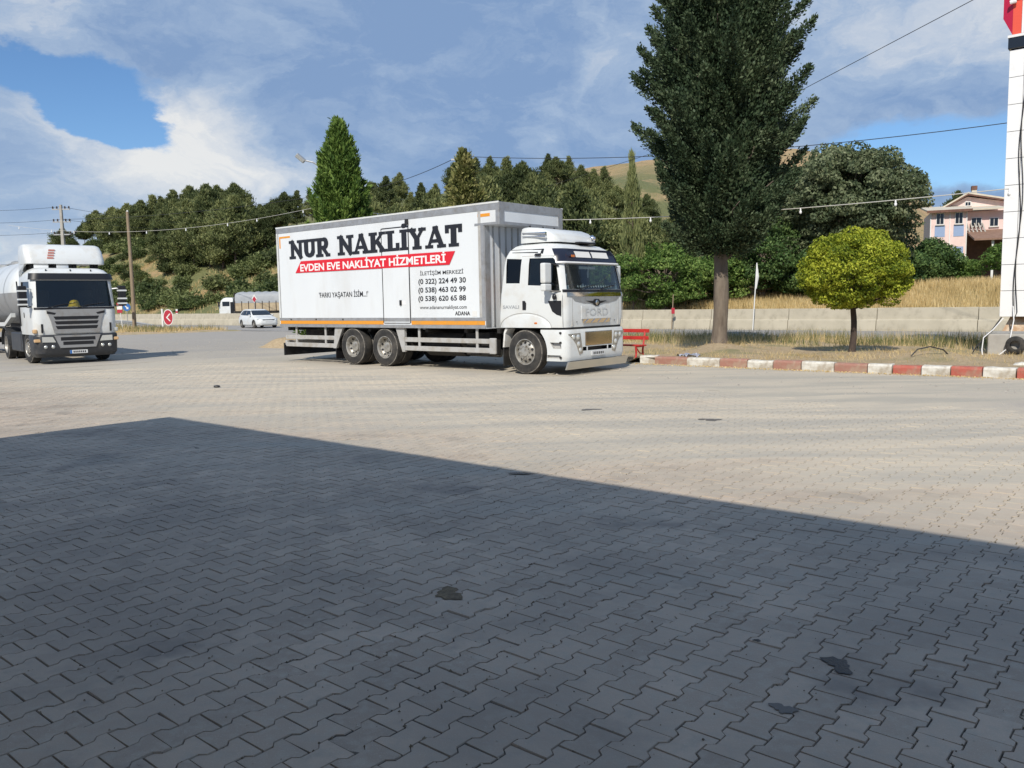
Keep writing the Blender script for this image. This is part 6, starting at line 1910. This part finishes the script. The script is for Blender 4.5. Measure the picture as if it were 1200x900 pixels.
# ------------------------------------------------------------------ totem sign of the filling station
def totem():
    base = on_ground(1183, 412, 0.22)
    T = thing('station_totem', 'tall white panelled sign pillar with red top box on a concrete footing', 'sign', (base.x + 0.05, base.y, 0.12), RZ)
    W, Dp = 0.62, 1.3                                 # local x along the kerb, y away
    x0 = -0.30
    ZB_, ZT_ = 0.98, 7.55
    n = 10
    dz = (ZT_ - ZB_) / n
    core = MB().box(x0 + 0.03, x0 + W - 0.03, 0.03, Dp - 0.03, ZB_ + 0.02, ZT_).build('core', M['blackmatte'], T)
    for k in range(n):
        z0, z1 = ZB_ + k * dz + 0.006, ZB_ + (k + 1) * dz - 0.006
        for a, b in ((x0, x0 + 0.315), (x0 + 0.325, x0 + W)):
            MB().box(a, b, 0.0, 0.029, z0, z1).build('panel', M['panel_white'], T, bevel=0.004)
        for a, b in ((0.031, Dp * 0.5 - 0.005), (Dp * 0.5 + 0.005, Dp)):
            MB().box(x0 + W - 0.029, x0 + W + 0.001, a, b, z0, z1).build('panel', M['panel_white'], T, bevel=0.004)
            MB().box(x0 - 0.001, x0 + 0.029, a, b, z0, z1).build('panel', M['panel_white'], T, bevel=0.004)
        MB().box(x0, x0 + W, Dp, Dp + 0.02, z0, z1).build('panel', M['panel_white'], T)
    # black junction box and red sign head
    MB().box(x0 - 0.04, x0 + W + 0.04, -0.05, Dp + 0.04, 7.570, 7.840).build('light_box', M['glass_dark2'], T, bevel=0.02)
    MB().box(x0 - 0.05, x0 + W + 0.05, -0.06, Dp + 0.05, 7.840, 7.900).build('cornice', M['panel_white'], T)
    hd = MB().loft([[(x, y, z) for x, y in ((x0 + 0.04, -0.02), (x0 + W + 0.3, -0.02), (x0 + W + 0.3, Dp + 0.1), (x0 + 0.04, Dp + 0.1))] for z in (7.905, 12.2)]).build('sign_head', M['totem_red'], T)
    MB().loft([[(x0 + 0.038, -0.02, 7.920), (x0 + 0.038, 0.5, 7.920), (x0 - 0.18, 0.4, 8.350), (x0 - 0.18, 0.05, 8.350)], [(x0 + 0.038, -0.02, 12.2), (x0 + 0.038, 0.5, 12.2), (x0 - 0.18, 0.4, 12.2), (x0 - 0.18, 0.05, 12.2)]]).build('sign_wing', M['totem_dark_red'], T)
    MB().box(x0 - 0.02, x0 + W + 0.3, -0.045, -0.021, 8.720, 8.900).build('white_band', M['panel_white'], hd)
    MB().box(x0 + 0.24, x0 + 0.29, -0.045, -0.021, 7.910, 12.1).build('mast_strip', M['panel_white'], hd)
    MB().tube([(x0 + 0.12, -0.1, 8.680), (x0 - 0.02, -0.12, 8.660)], 0.05, 8).build('spotlight', M['panel_white'], hd)
    # footing
    MB().box(x0 - 0.22, x0 + W + 0.75, -0.15, Dp + 0.15, -0.25, 0.55).build('footing', M['concrete'], T, bevel=0.03)
    MB().loft([[(x0 + 0.02, 0.15, 0.55), (x0 + W, 0.15, 0.55), (x0 + W, Dp - 0.2, 0.55), (x0 + 0.02, Dp - 0.2, 0.55)], [(x0 + 0.2, 0.3, 0.99), (x0 + W - 0.1, 0.3, 0.99), (x0 + W - 0.1, Dp - 0.3, 0.99), (x0 + 0.2, Dp - 0.3, 0.99)]]).build('pedestal', M['rust'], T)
    MB().box(x0 - 0.15, x0 + W + 0.6, -0.12, -0.08, 0.56, 0.62).build('base_bar', M['zinc'], T)
    tyre = MB().lathe([(0.20, -0.08), (0.34, -0.09), (0.40, -0.05), (0.40, 0.05), (0.34, 0.09), (0.20, 0.08)], 'y', 28, cap=False)
    # cables down the face
    for k, (dx, r) in enumerate(((0.0, 0.013), (0.035, 0.011))):
        pts = []
        for i in range(34):
            z = 7.6 - i * 0.197
            pts.append((x0 + 0.33 + dx + 0.045 * math.sin(i * 0.37 + k), -0.02 - 0.012 * k, z))
        pts += [(x0 + 0.33, -0.05, 0.9), (x0 + 0.28, -0.12, 0.66)]
        MB().tube(pts, r, 6).build('cable', M['cable'], T)
    MB().tube([(x0 + 0.30, -0.03, 1.25), (x0 + 0.34, -0.10, 0.9), (x0 + 0.30, -0.20, 0.5), (x0 + 0.26, -0.24, 0.2), (x0 + 0.05, -0.30, 0.0), (x0 - 0.2, -0.3, 0.0)], 0.014, 6).build('white_cable', M['panel_white'], T)
    MB().tube([(x0 + 0.1, -0.05, 0.95), (x0 - 0.1, -0.15, 0.66), (x0 - 0.3, -0.22, 0.45), (x0 - 0.32, -0.25, 0.15), (x0 - 0.30, -0.28, 0.02)], 0.014, 6).build('white_cable', M['panel_white'], T)
    MB().tube([(x0 + 0.05, 0.0, 0.97), (x0 - 0.15, -0.1, 0.62), (x0 - 0.45, -0.2, 0.22), (x0 - 0.55, -0.25, 0.03)], 0.016, 6).build('cable', M['cable'], T)
    t = tyre.build('coiled_hose', M['rubber'], T, smooth=40)
    t.location = (x0 + 0.42, -0.24, 0.28)
    t.scale = (0.55, 0.8, 0.55)
M['rust'] = mat('rusty_steel', (0.40, 0.24, 0.13), 0.8, col2=(0.62, 0.52, 0.40), nscale=6)
totem()

# ------------------------------------------------------------------ poles and lamps
def wood_pole():
    Y = depth_for_v(155, 31.0)
    top = at_depth(150, 248, Y)
    T = thing('utility_pole', 'plain weathered wooden pole on the traffic island', 'pole', (top.x - 0.05, top.y, 0.05))
    trunk = MB()
    trunk_rings(trunk, [(0.02 * math.sin(z * 0.4), 0, z) for z in np.linspace(-0.2, top.z - 0.05, 9)], np.linspace(0.155, 0.11, 9), 12, 0.02)
    trunk.build('shaft', M['wood_pole'], T, smooth=50)
    MB().cyl((0, 0, top.z - 0.06), (0, 0, top.z + 0.05), 0.10, 0.06, 10).build('cap', M['zinc'], T)
    return Vector((top.x, top.y, top.z))
WP = wood_pole()
def power_pole():
    Y = 95.0
    top = at_depth(71, 240, Y)
    T = thing('power_pole', 'grey concrete power pole with cross-arms and insulators behind the tractor unit', 'pole', (top.x, top.y, 0.0))
    H = top.z
    MB().loft([ring_plan(r, -r, r, 0.05, 0.05, 3, z) for z, r in ((-0.2, 0.24), (H * 0.6, 0.19), (H, 0.13))]).build('shaft', M['concrete'], T, smooth=30)
    for z in (H - 0.5, H - 1.9, H - 3.3):
        arm = MB().box(-1.0, 1.0, -0.06, 0.06, z - 0.06, z + 0.06).build('cross_arm', M['zinc'], T)
        for x in (-0.9, -0.45, 0.45, 0.9):
            MB().lathe([(0.03, 0.06), (0.11, 0.12), (0.05, 0.18), (0.12, 0.24), (0.05, 0.32), (0.02, 0.36)], 'z', 10, (x, 0, z)).build('insulator', M['bark_dark'], arm, smooth=40)
    MB().tube([(0.1, 0, H - 3.6), (0.9, -0.1, H - 3.35), (1.6, -0.1, H - 3.0)], [0.05, 0.04, 0.10], 8).build('street_lamp', M['blackmatte'], T)
    return [Vector((top.x, top.y, H - dz)) for dz in (0.2, 1.6, 3.0)]
PP = power_pole()
def street_lamp():
    Y = 46.0
    h = at_depth(354, 188, Y)
    T = thing('street_lamp', 'tall street lamp with rectangular floodlight head behind the conical conifer', 'lamp', (h.x + 0.95, h.y, 0.0))
    MB().tube([(0, 0, -0.1), (0, 0, h.z * 0.5), (0, 0, h.z - 0.25)], [0.09, 0.075, 0.06], 10).build('post', M['zinc'], T, smooth=50)
    MB().tube([(0, 0, h.z - 0.35), (-0.35, -0.05, h.z - 0.12), (-0.85, -0.1, h.z)], 0.04, 8).build('arm', M['zinc'], T)
    hd = MB().box(-0.28, 0.28, -0.16, 0.16, -0.11, 0.11).build('lamp_head', M['zinc'], T, bevel=0.03)
    hd.location = (-1.0, -0.12, h.z + 0.10)
    hd.rotation_euler = (0.4, 0.7, 0.3)
    ln = MB().box(-0.23, 0.23, -0.175, -0.155, -0.08, 0.08).build('lens', M['lamp'], hd)
    return Vector((h.x + 0.95, h.y, 0))
SL = street_lamp()
def hidden_pole():
    q = at_depth(538, 183, 52.0)
    T = thing('utility_pole', 'wooden power pole rising behind the yellow-tinged conifer', 'pole', (q.x, q.y, 0.0))
    MB().tube([(0, 0, -0.05), (0, 0, q.z * 0.5), (0, 0, q.z)], [0.14, 0.12, 0.10], 10).build('shaft', M['wood_pole'], T, smooth=50)
    MB().box(-0.5, 0.5, -0.05, 0.05, q.z - 0.25, q.z - 0.15).build('cross_arm', M['zinc'], T)
    return q
HP = hidden_pole()

# ------------------------------------------------------------------ wires
def wire(name, pts, r, label, sag=0.0, bulbs=0, m='cable'):
    """pts: anchor points; each span hangs in a shallow curve"""
    T = thing(name, label, 'cable' if not bulbs else 'string lights', pts[0])
    P0 = Vector(pts[0])
    allp = []
    for a, b in zip(pts[:-1], pts[1:]):
        a, b = Vector(a), Vector(b)
        n = 24
        for i in range(n + (b == Vector(pts[-1]))):
            t = i / n
            p = a.lerp(b, t)
            p.z -= 4 * sag * t * (1 - t)
            allp.append(p - P0)
    MB().tube(allp, r, 5).build('wire', M[m], T)
    if bulbs:
        step = len(allp) / bulbs
        for k in range(bulbs):
            p = allp[int((k + 0.5) * step)]
            o = MB()
            o.cyl((p.x, p.y, p.z), (p.x, p.y, p.z - 0.07), 0.02, 0.025, 8)
            o.ball((p.x, p.y, p.z - 0.12), 0.04, 0.04, 0.055, 8, 6)
            o.build('bulb', M['panel_white'], T)
A1 = at_depth(1183, 221, 21.2)
A2 = at_depth(374, 242, 45.9)
wire('string_lights', [A1, A2], 0.013, 'pale cable of bulbs strung from the sign pillar past the truck box', 0.75, 13, 'palecable')
A3 = at_depth(40, 272, 66)
wire('string_lights', [A2, at_depth(10, 264, 58)], 0.009, 'cable of white bulbs strung in front of the pine wood', 0.85, 9, 'palecable')
M_ = [at_depth(1500, 96, 30), at_depth(744, 178.5, 44) , HP]
wire('power_cable', [at_depth(1420, 108, 31), HP], 0.018, 'black overhead cable passing behind the huge cypress', 0.9)
wire('power_cable', [HP, at_depth(395, 226, 70), PP[1]], 0.020, 'black cable falling from behind the yellow-tinged conifer towards the pines', 0.5)
wire('power_cable', [at_depth(1330, -100, 24), at_depth(850, 152.6, 40), at_depth(640, 219, 62)], 0.013, 'thin overhead wire climbing steeply beside the cypress into the sky', 0.0)
for k, p in enumerate(PP):
    wire('power_cable', [at_depth(-160, 238 + 14 * k, 84), p], 0.016, ('top', 'middle', 'lowest')[k] + ' wire running to the concrete power pole over the tanker', 0.6)
for k, p in enumerate(PP[:2]):
    wire('power_cable', [p, at_depth(300, 262 + 4 * k, 140)], 0.018, ('upper', 'lower')[k] + ' wire leaving the concrete power pole towards the pines', 0.8)

# ------------------------------------------------------------------ road signs, guard rail, stakes
def signs():
    Y = depth_for_v(192, 30.3)
    c = at_depth(197, 372, Y)
    T = thing('chevron_sign', 'oval red sign with a white chevron standing on the traffic island', 'sign', (c.x, c.y, 0.08), -0.1)
    n = 28
    rx, rz, zc = 0.40, 0.60, 0.92
    el = lambda k, a, b: (a * math.cos(2 * math.pi * k / n), zc + b * math.sin(2 * math.pi * k / n))
    bd = MB().loft([[(el(k, rx, rz)[0], y, el(k, rx, rz)[1]) for k in range(n)] for y in (0.0, 0.03)]).build('plate_rim', M['sign_white'], T)
    MB().loft([[(el(k, rx * 0.86, rz * 0.9)[0], y, el(k, rx * 0.86, rz * 0.9)[1]) for k in range(n)] for y in (-0.006, 0.001)]).build('plate_face', M['sign_red'], T)
    chev = [(0.10, 0.28), (0.20, 0.28), (-0.04, 0.0), (0.20, -0.28), (0.10, -0.28), (-0.16, 0.0)]
    MB().loft([[(x, y, zc + z) for x, z in chev] for y in (-0.010, -0.005)]).build('chevron', M['sign_white'], T)
    MB().box(-0.52, -0.40, 0.0, 0.10, -0.1, 1.55).build('post', M['sign_white'], T, bevel=0.01)
    Y = depth_for_v(143, 29.6)
    c = at_depth(140.5, 364, Y)
    T = thing('hazard_board', 'red and white striped hazard board on a leaning white post', 'sign', (c.x, c.y, 0.06))
    MB().tube([(0.14, 0, -0.1), (0.04, 0, 1.2), (0.0, 0.0, 2.05)], 0.03, 8).build('post', M['sign_white'], T)
    for k in range(3):
        MB().box(-0.20, 0.20, -0.04, -0.015, 1.32 + k * 0.26, 1.58 + k * 0.26).build('board', M['sign_red'] if k % 2 == 0 else M['sign_white'], T)
    c = at_depth(148.5, 362, Y + 1.0)
    T = thing('keep_right_sign', 'round blue sign with a white arrow beside the striped hazard board', 'sign', (c.x, c.y, 0.06))
    MB().tube([(0, 0.03, -0.1), (0, 0.03, 1.75)], 0.03, 8).build('post', M['zinc'], T)
    MB().lathe([(0.30, 0.0), (0.30, 0.02)], 'y', 24, (0, 0, 1.75)).build('disc', M['blue'], T)
    MB().loft([[(x, y, 1.75 + z) for x, z in ((-0.16, 0.12), (-0.10, 0.18), (0.06, -0.02), (0.12, 0.04), (0.14, -0.16), (-0.06, -0.14), (0.0, -0.08))] for y in (-0.008, -0.003)]).build('arrow', M['sign_white'], T)
    c = at_depth(298, 350, 82)
    T = thing('warning_sign', 'small red and white roadside sign in front of the covered lorry', 'sign', (c.x, c.y, 0.0))
    MB().cyl((0, 0.03, -0.05), (0, 0.03, c.z), 0.03, n=8).build('post', M['zinc'], T)
    MB().loft([[(x, y, c.z + z) for x, z in ((0, 0.42), (0.26, 0), (0, -0.42), (-0.26, 0))] for y in (-0.02, 0.0)]).build('plate', M['sign_white'], T)
    MB().loft([[(x, y, c.z + z) for x, z in ((0, 0.24), (0.2, -0.06), (0, -0.36), (-0.2, -0.06))] for y in (-0.026, -0.021)]).build('plate_face', M['sign_red'], T)
    c = at_depth(207, 362, depth_for_v(207, 43.5))
    T = thing('delineator_post', 'small pale delineator post beyond the chevron sign', 'post', (c.x, c.y, 0.0))
    MB().box(-0.10, 0.10, -0.04, 0.04, -0.05, 1.55).build('post', M['sign_white'], T)
    MB().box(-0.105, 0.105, -0.045, 0.045, 1.15, 1.35).build('reflector', M['sign_red'], T)
signs()
def guard_rail():
    T = thing('guard_rail', 'galvanised guard rail on posts behind the signs of the traffic island', 'guard rail', UV(-84, 33.2), RZ)
    prof = [(0.0, 0.42), (0.05, 0.47), (0.05, 0.53), (0.0, 0.57), (0.05, 0.61), (0.05, 0.67), (0.0, 0.72), (-0.012, 0.72), (0.038, 0.67), (0.038, 0.61), (-0.012, 0.57), (0.038, 0.53), (0.038, 0.47), (-0.012, 0.42)]
    xs = [-30, -20, -10, 0, 8, 13, 16, 17.5]
    dz = [0.05, 0.05, 0.05, 0.05, 0.05, -0.05, -0.25, -0.38]
    MB().loft([[(x, -y, z + d) for y, z in prof] for x, d in zip(xs, dz)]).build('beam', M['zinc'], T, smooth=30)
    for k in range(11):
        x = -30 + k * 4
        MB().box(x - 0.05, x + 0.05, 0.02, 0.12, -0.1, 0.78).build('post', M['sign_white'], T)
guard_rail()
for px, top_y, lbl, red in ((887, 308, 'tall thin pale stake leaning at the foot of the barrier', False), (789, 345, 'short dark stake with a red rag by the barrier', True)):
    Y = depth_for_v(px, 41.0)
    a, b = at_depth(px - (5 if not red else 2), 388, Y), at_depth(px, top_y, Y)
    T = thing('marker_stake', lbl, 'stake', (a.x, a.y, 0.0))
    MB().tube([(0, 0, 0), ((b.x - a.x), 0, b.z)], 0.028, 6).build('stick', M['wood_pole'] if red else M['sign_white'], T)
    if red:
        MB().box(b.x - a.x - 0.1, b.x - a.x + 0.08, -0.03, 0.03, b.z * 0.45, b.z * 0.62).build('rag', M['sign_red'], T, bevel=0.02)
    else:
        MB().tube([(b.x - a.x, 0, b.z), ((b.x - a.x) * 1.0 + 0.02, 0, b.z * 0.80), ((b.x - a.x) * 0.9, 0, b.z * 0.62)], [0.02, 0.09, 0.02], 6).build('plastic_wrap', M['sign_white'], T)
# plastic sheet blown against the kerb
c = UV(-10.55, 19.75)
mb = MB()
g = 9
pts = [(i * 0.07 - 0.3, j * 0.055 - 0.2, 0.03 + 0.05 * abs(math.sin(i * 1.3 + j * 0.7)) + 0.03 * math.sin(j * 2.1 + i)) for j in range(g) for i in range(g)]
mb.add(pts, [(j * g + i, j * g + i + 1, (j + 1) * g + i + 1, (j + 1) * g + i) for j in range(g - 1) for i in range(g - 1)])
M['bag'] = mat('pale_plastic_sheet', (0.42, 0.44, 0.50), 0.4, col2=(0.25, 0.27, 0.36), nscale=8)
o = mb.build('plastic_bag', M['bag'], None, smooth=60)
o.location = (c.x, c.y, bed_z(-10.55, 19.75))
o.rotation_euler = (0, 0, 0.4)
tag(o, 'crumpled bluish plastic sheet lying on the bed beside the cypress', 'plastic sheet')
# loose cable end and rubble near the totem
mb = MB()
c = UV(-5.15, 21.7)
zb = bed_z(-5.15, 21.7)
mb.tube([(c.x - 0.55, c.y, zb - 0.02), (c.x - 0.40, c.y, zb + 0.14), (c.x - 0.1, c.y, zb + 0.20), (c.x + 0.22, c.y, zb + 0.12), (c.x + 0.38, c.y + 0.05, zb - 0.02)], 0.016, 6)
tag(mb.build('loose_cable', M['cable']), 'short black cable loop sticking out of the earth mound by the totem', 'cable')
def rock(px, py, r, label, flat=0.6, m='stone'):
    p = on_ground(px, py, 0.0)
    bm = bmesh.new()
    bmesh.ops.create_icosphere(bm, subdivisions=2, radius=r)
    for v in bm.verts:
        v.co = v.co * (1 + rng.normal(0, 0.10))
        v.co.z *= flat
    me = bpy.data.meshes.new('rock')
    bm.to_mesh(me)
    bm.free()
    o = obj_from('rock', me, M[m])
    o.location = (p.x, p.y, r * flat * 0.5)
    tag(o, label, 'rock')
rock(1197, 437, 0.22, 'pale whitewashed boulder at the end of the painted kerb', 0.7, 'kerb_white')
rock(254, 454, 0.07, 'small dark stone lying alone on the dusty yard', 0.5, 'tar')

# ------------------------------------------------------------------ pink house
def house():
    Y = 80.0
    o0 = at_depth(1088, 330, Y)
    u, v = toUV(o0)
    zb = float(terrain_z(u, v)) - 0.4
    T = thing('pink_house', 'pink rendered house with pale sheet roofs and a wooden lean-to beside it', 'house', (o0.x, o0.y, zb), -0.38)
    T.scale = (0.72, 1.0, 1.0)
    z = lambda py: at_depth(1100, py, Y).z - zb
    M['pink'] = mat('pink_render', (0.80, 0.62, 0.575), 0.85, col2=(0.74, 0.56, 0.52), nscale=0.8, dirt=(0.60, 0.46, 0.42), dirt_scale=1.5, dirt_lim=(0.55, 0.8))
    M['roof_sheet'] = mat('pale_roof_sheet', (0.60, 0.54, 0.43), 0.7, col2=(0.50, 0.45, 0.36), nscale=1.0)
    M['roof_tile'] = mat('brown_tile', (0.22, 0.13, 0.09), 0.8, col2=(0.28, 0.17, 0.12), nscale=2)
    M['wood_dark'] = mat('dark_timber', (0.12, 0.06, 0.045), 0.8, col2=(0.18, 0.09, 0.06), nscale=3)
    M['blue_panel'] = mat('blue_panel', (0.27, 0.36, 0.54), 0.6)
    w1 = MB().box(0, 4.3, 0, 7, -0.5, z(249)).build('wall', M['pink'], T)
    w2 = MB().box(4.3, 11.5, 2.0, 9, -0.5, z(248)).build('wall', M['pink'], T)
    zg, ze, zr = z(222), z(238), z(240)
    w3 = MB().prism([(2.2, -0.5), (12.5, -0.5), (12.5, ze), (5.2, zg - 0.25), (2.2, ze - 0.1)], 'y', 6.0, 14).build('wall', M['pink'], T)
    r1 = MB().loft([[(-0.5, -0.6, z(249) + 0.02), (4.8, -0.6, z(249) + 0.02), (4.8, -0.6, z(249) + 0.16), (-0.5, -0.6, z(249) + 0.16)], [(-0.5, 7.2, z(236)), (4.8, 7.2, z(236)), (4.8, 7.2, z(236) + 0.14), (-0.5, 7.2, z(236) + 0.14)]]).build('roof', M['roof_sheet'], T)
    r2 = MB().loft([[(3.9, 1.0, z(248) + 0.03), (9.0, 1.0, z(248) + 0.03), (9.0, 1.0, z(248) + 0.17), (3.9, 1.0, z(248) + 0.17)], [(3.9, 7.0, z(238)), (9.0, 7.0, z(238)), (9.0, 7.0, z(238) + 0.14), (3.9, 7.0, z(238) + 0.14)]]).build('roof', M['roof_sheet'], T)
    for a, b in (((1.4, ze - 0.35), (5.2, zg)), ((5.2, zg), (13.2, ze - 0.05))):
        MB().loft([[(a[0], y, a[1]), (b[0], y, b[1]), (b[0], y, b[1] + 0.16), (a[0], y, a[1] + 0.16)] for y in (5.4, 14.3)]).build('roof', M['roof_sheet'], T)
        MB().loft([[(a[0], y, a[1] - 0.16), (b[0], y, b[1] - 0.16), (b[0], y, b[1] - 0.01), (a[0], y, a[1] - 0.01)] for y in (5.42, 5.5)]).build('fascia', M['wood_dark'], T)
    ch = MB().box(6.0, 6.6, 7.5, 8.1, zg - 0.6, zg + 0.75).build('chimney', M['roof_sheet'], T)
    MB().box(5.95, 6.65, 7.45, 8.15, zg + 0.55, zg + 0.95).build('chimney_cap', M['wood_dark'], ch)
    MB().box(-0.5, 4.8, -0.64, -0.57, z(249) - 0.10, z(249) + 0.14).build('gutter', M['wood_dark'], T)
    def window(x, y, w, zt, zb2, parent):
        f = MB().box(x - w / 2 - 0.08, x + w / 2 + 0.08, y - 0.06, y + 0.02, zb2 - 0.08, zt + 0.08).build('window', M['sign_white'], T)
        MB().box(x - w / 2, x - 0.03, y - 0.075, y - 0.055, zb2, zt).build('pane', M['glass_dark2'], f)
        MB().box(x + 0.03, x + w / 2, y - 0.075, y - 0.055, zb2, zt).build('pane', M['glass_dark2'], f)
        MB().box(x - w / 2 - 0.15, x + w / 2 + 0.15, y - 0.14, y + 0.01, zb2 - 0.15, zb2 - 0.081).build('sill', M['concrete'], f)
    window(1.15, 0, 0.8, z(251), z(263), w1)
    window(3.35, 0, 0.8, z(251), z(263), w1)
    window(5.7, 2.0, 1.1, z(256), z(265), w2)
    window(7.75, 2.0, 0.9, z(257), z(266), w2)
    window(9.9, 2.0, 0.9, z(247), z(254), w2)
    window(5.3, 6.0, 0.6, z(232), z(236), w3)
    window(10.6, 6.0, 0.8, z(243), z(251), w3)
    for x in (1.15, 3.35):
        MB().box(x - 0.6, x + 0.6, -0.03, 0.02, z(278), z(265)).build('blue_panel', M['blue_panel'], T)
        MB().box(x - 0.6, x + 0.6, -0.03, 0.02, z(304), z(290)).build('blue_panel', M['blue_panel'], T)
    for x in (0.05, 2.3, 4.25):
        MB().box(x - 0.06, x + 0.06, -0.05, 0.0, -0.5, z(250)).build('downpipe', M['sign_white'], T)
    # lean-to shed: tiled roof on a post, dark timber back
    MB().loft([[(4.6, -3.5, z(286)), (12.5, -3.5, z(286)), (12.5, -3.5, z(286) + 0.16), (4.6, -3.5, z(286) + 0.16)], [(4.4, 2.0, z(272)), (12.5, 2.0, z(272)), (12.5, 2.0, z(272) + 0.16), (4.4, 2.0, z(272) + 0.16)]]).build('shed_roof', M['roof_tile'], T)
    for k in range(5):
        x = 4.7 + k * 0.45
        MB().loft([[(x, 0.4, z(277)), (x + 0.16, 0.4, z(277)), (x + 0.16, 0.4, z(277) + 0.1), (x, 0.4, z(277) + 0.1)], [(x - 0.2, 1.9, z(263)), (x - 0.04, 1.9, z(263)), (x - 0.04, 1.9, z(263) + 0.1), (x - 0.2, 1.9, z(263) + 0.1)]]).build('slat', M['concrete'], T)
    MB().box(4.5, 12.4, 1.5, 1.9, -0.5, z(276)).build('shed_wall', M['wood_dark'], T)
    MB().box(6.6, 6.85, -3.1, -2.85, -0.5, z(284)).build('shed_post', M['sign_white'], T)
    MB().tube([(6.75, -3.0, z(305)), (8.8, -3.0, z(285))], 0.09, 6).build('shed_brace', M['concrete'], T)
    MB().box(12.0, 12.25, -3.1, -2.85, -0.5, z(284)).build('shed_post', M['sign_white'], T)
house()

# ------------------------------------------------------------------ filling station canopy over the camera: it throws the wide shadow
def canopy():
    HT = 5.6
    ln = HT / math.tan(SUN_EL)
    off = Vector((SDX, SDY, 0)).normalized() * ln
    du, dv = off.dot(E1), off.dot(E2)
    u0, v1 = -12.5 - du, 6.40 - dv
    T = thing('station_canopy', 'white filling station canopy whose flat roof shades the paved forecourt', 'canopy', (0, 0, 0), RZ)
    MB().box(u0, u0 + 27, v1 - 17, v1, HT - 0.75, HT).build('roof', M['panel_white'], T)
    MB().box(u0 + 0.3, u0 + 26.7, v1 - 16.7, v1 - 0.3, HT - 0.80, HT - 0.752).build('soffit', M['sign_white'], T)
    MB().box(u0 - 0.02, u0 + 27.02, v1 - 0.002, v1 + 0.02, HT - 0.55, HT - 0.25).build('red_stripe', M['totem_red'], T)
    for a in (6, 20):
        for b in (-6.5, -13):
            MB().cyl((u0 + a, v1 + b, -0.05), (u0 + a, v1 + b, HT - 0.78), 0.22, n=20).build('column', M['panel_white'], T, smooth=40)
canopy()
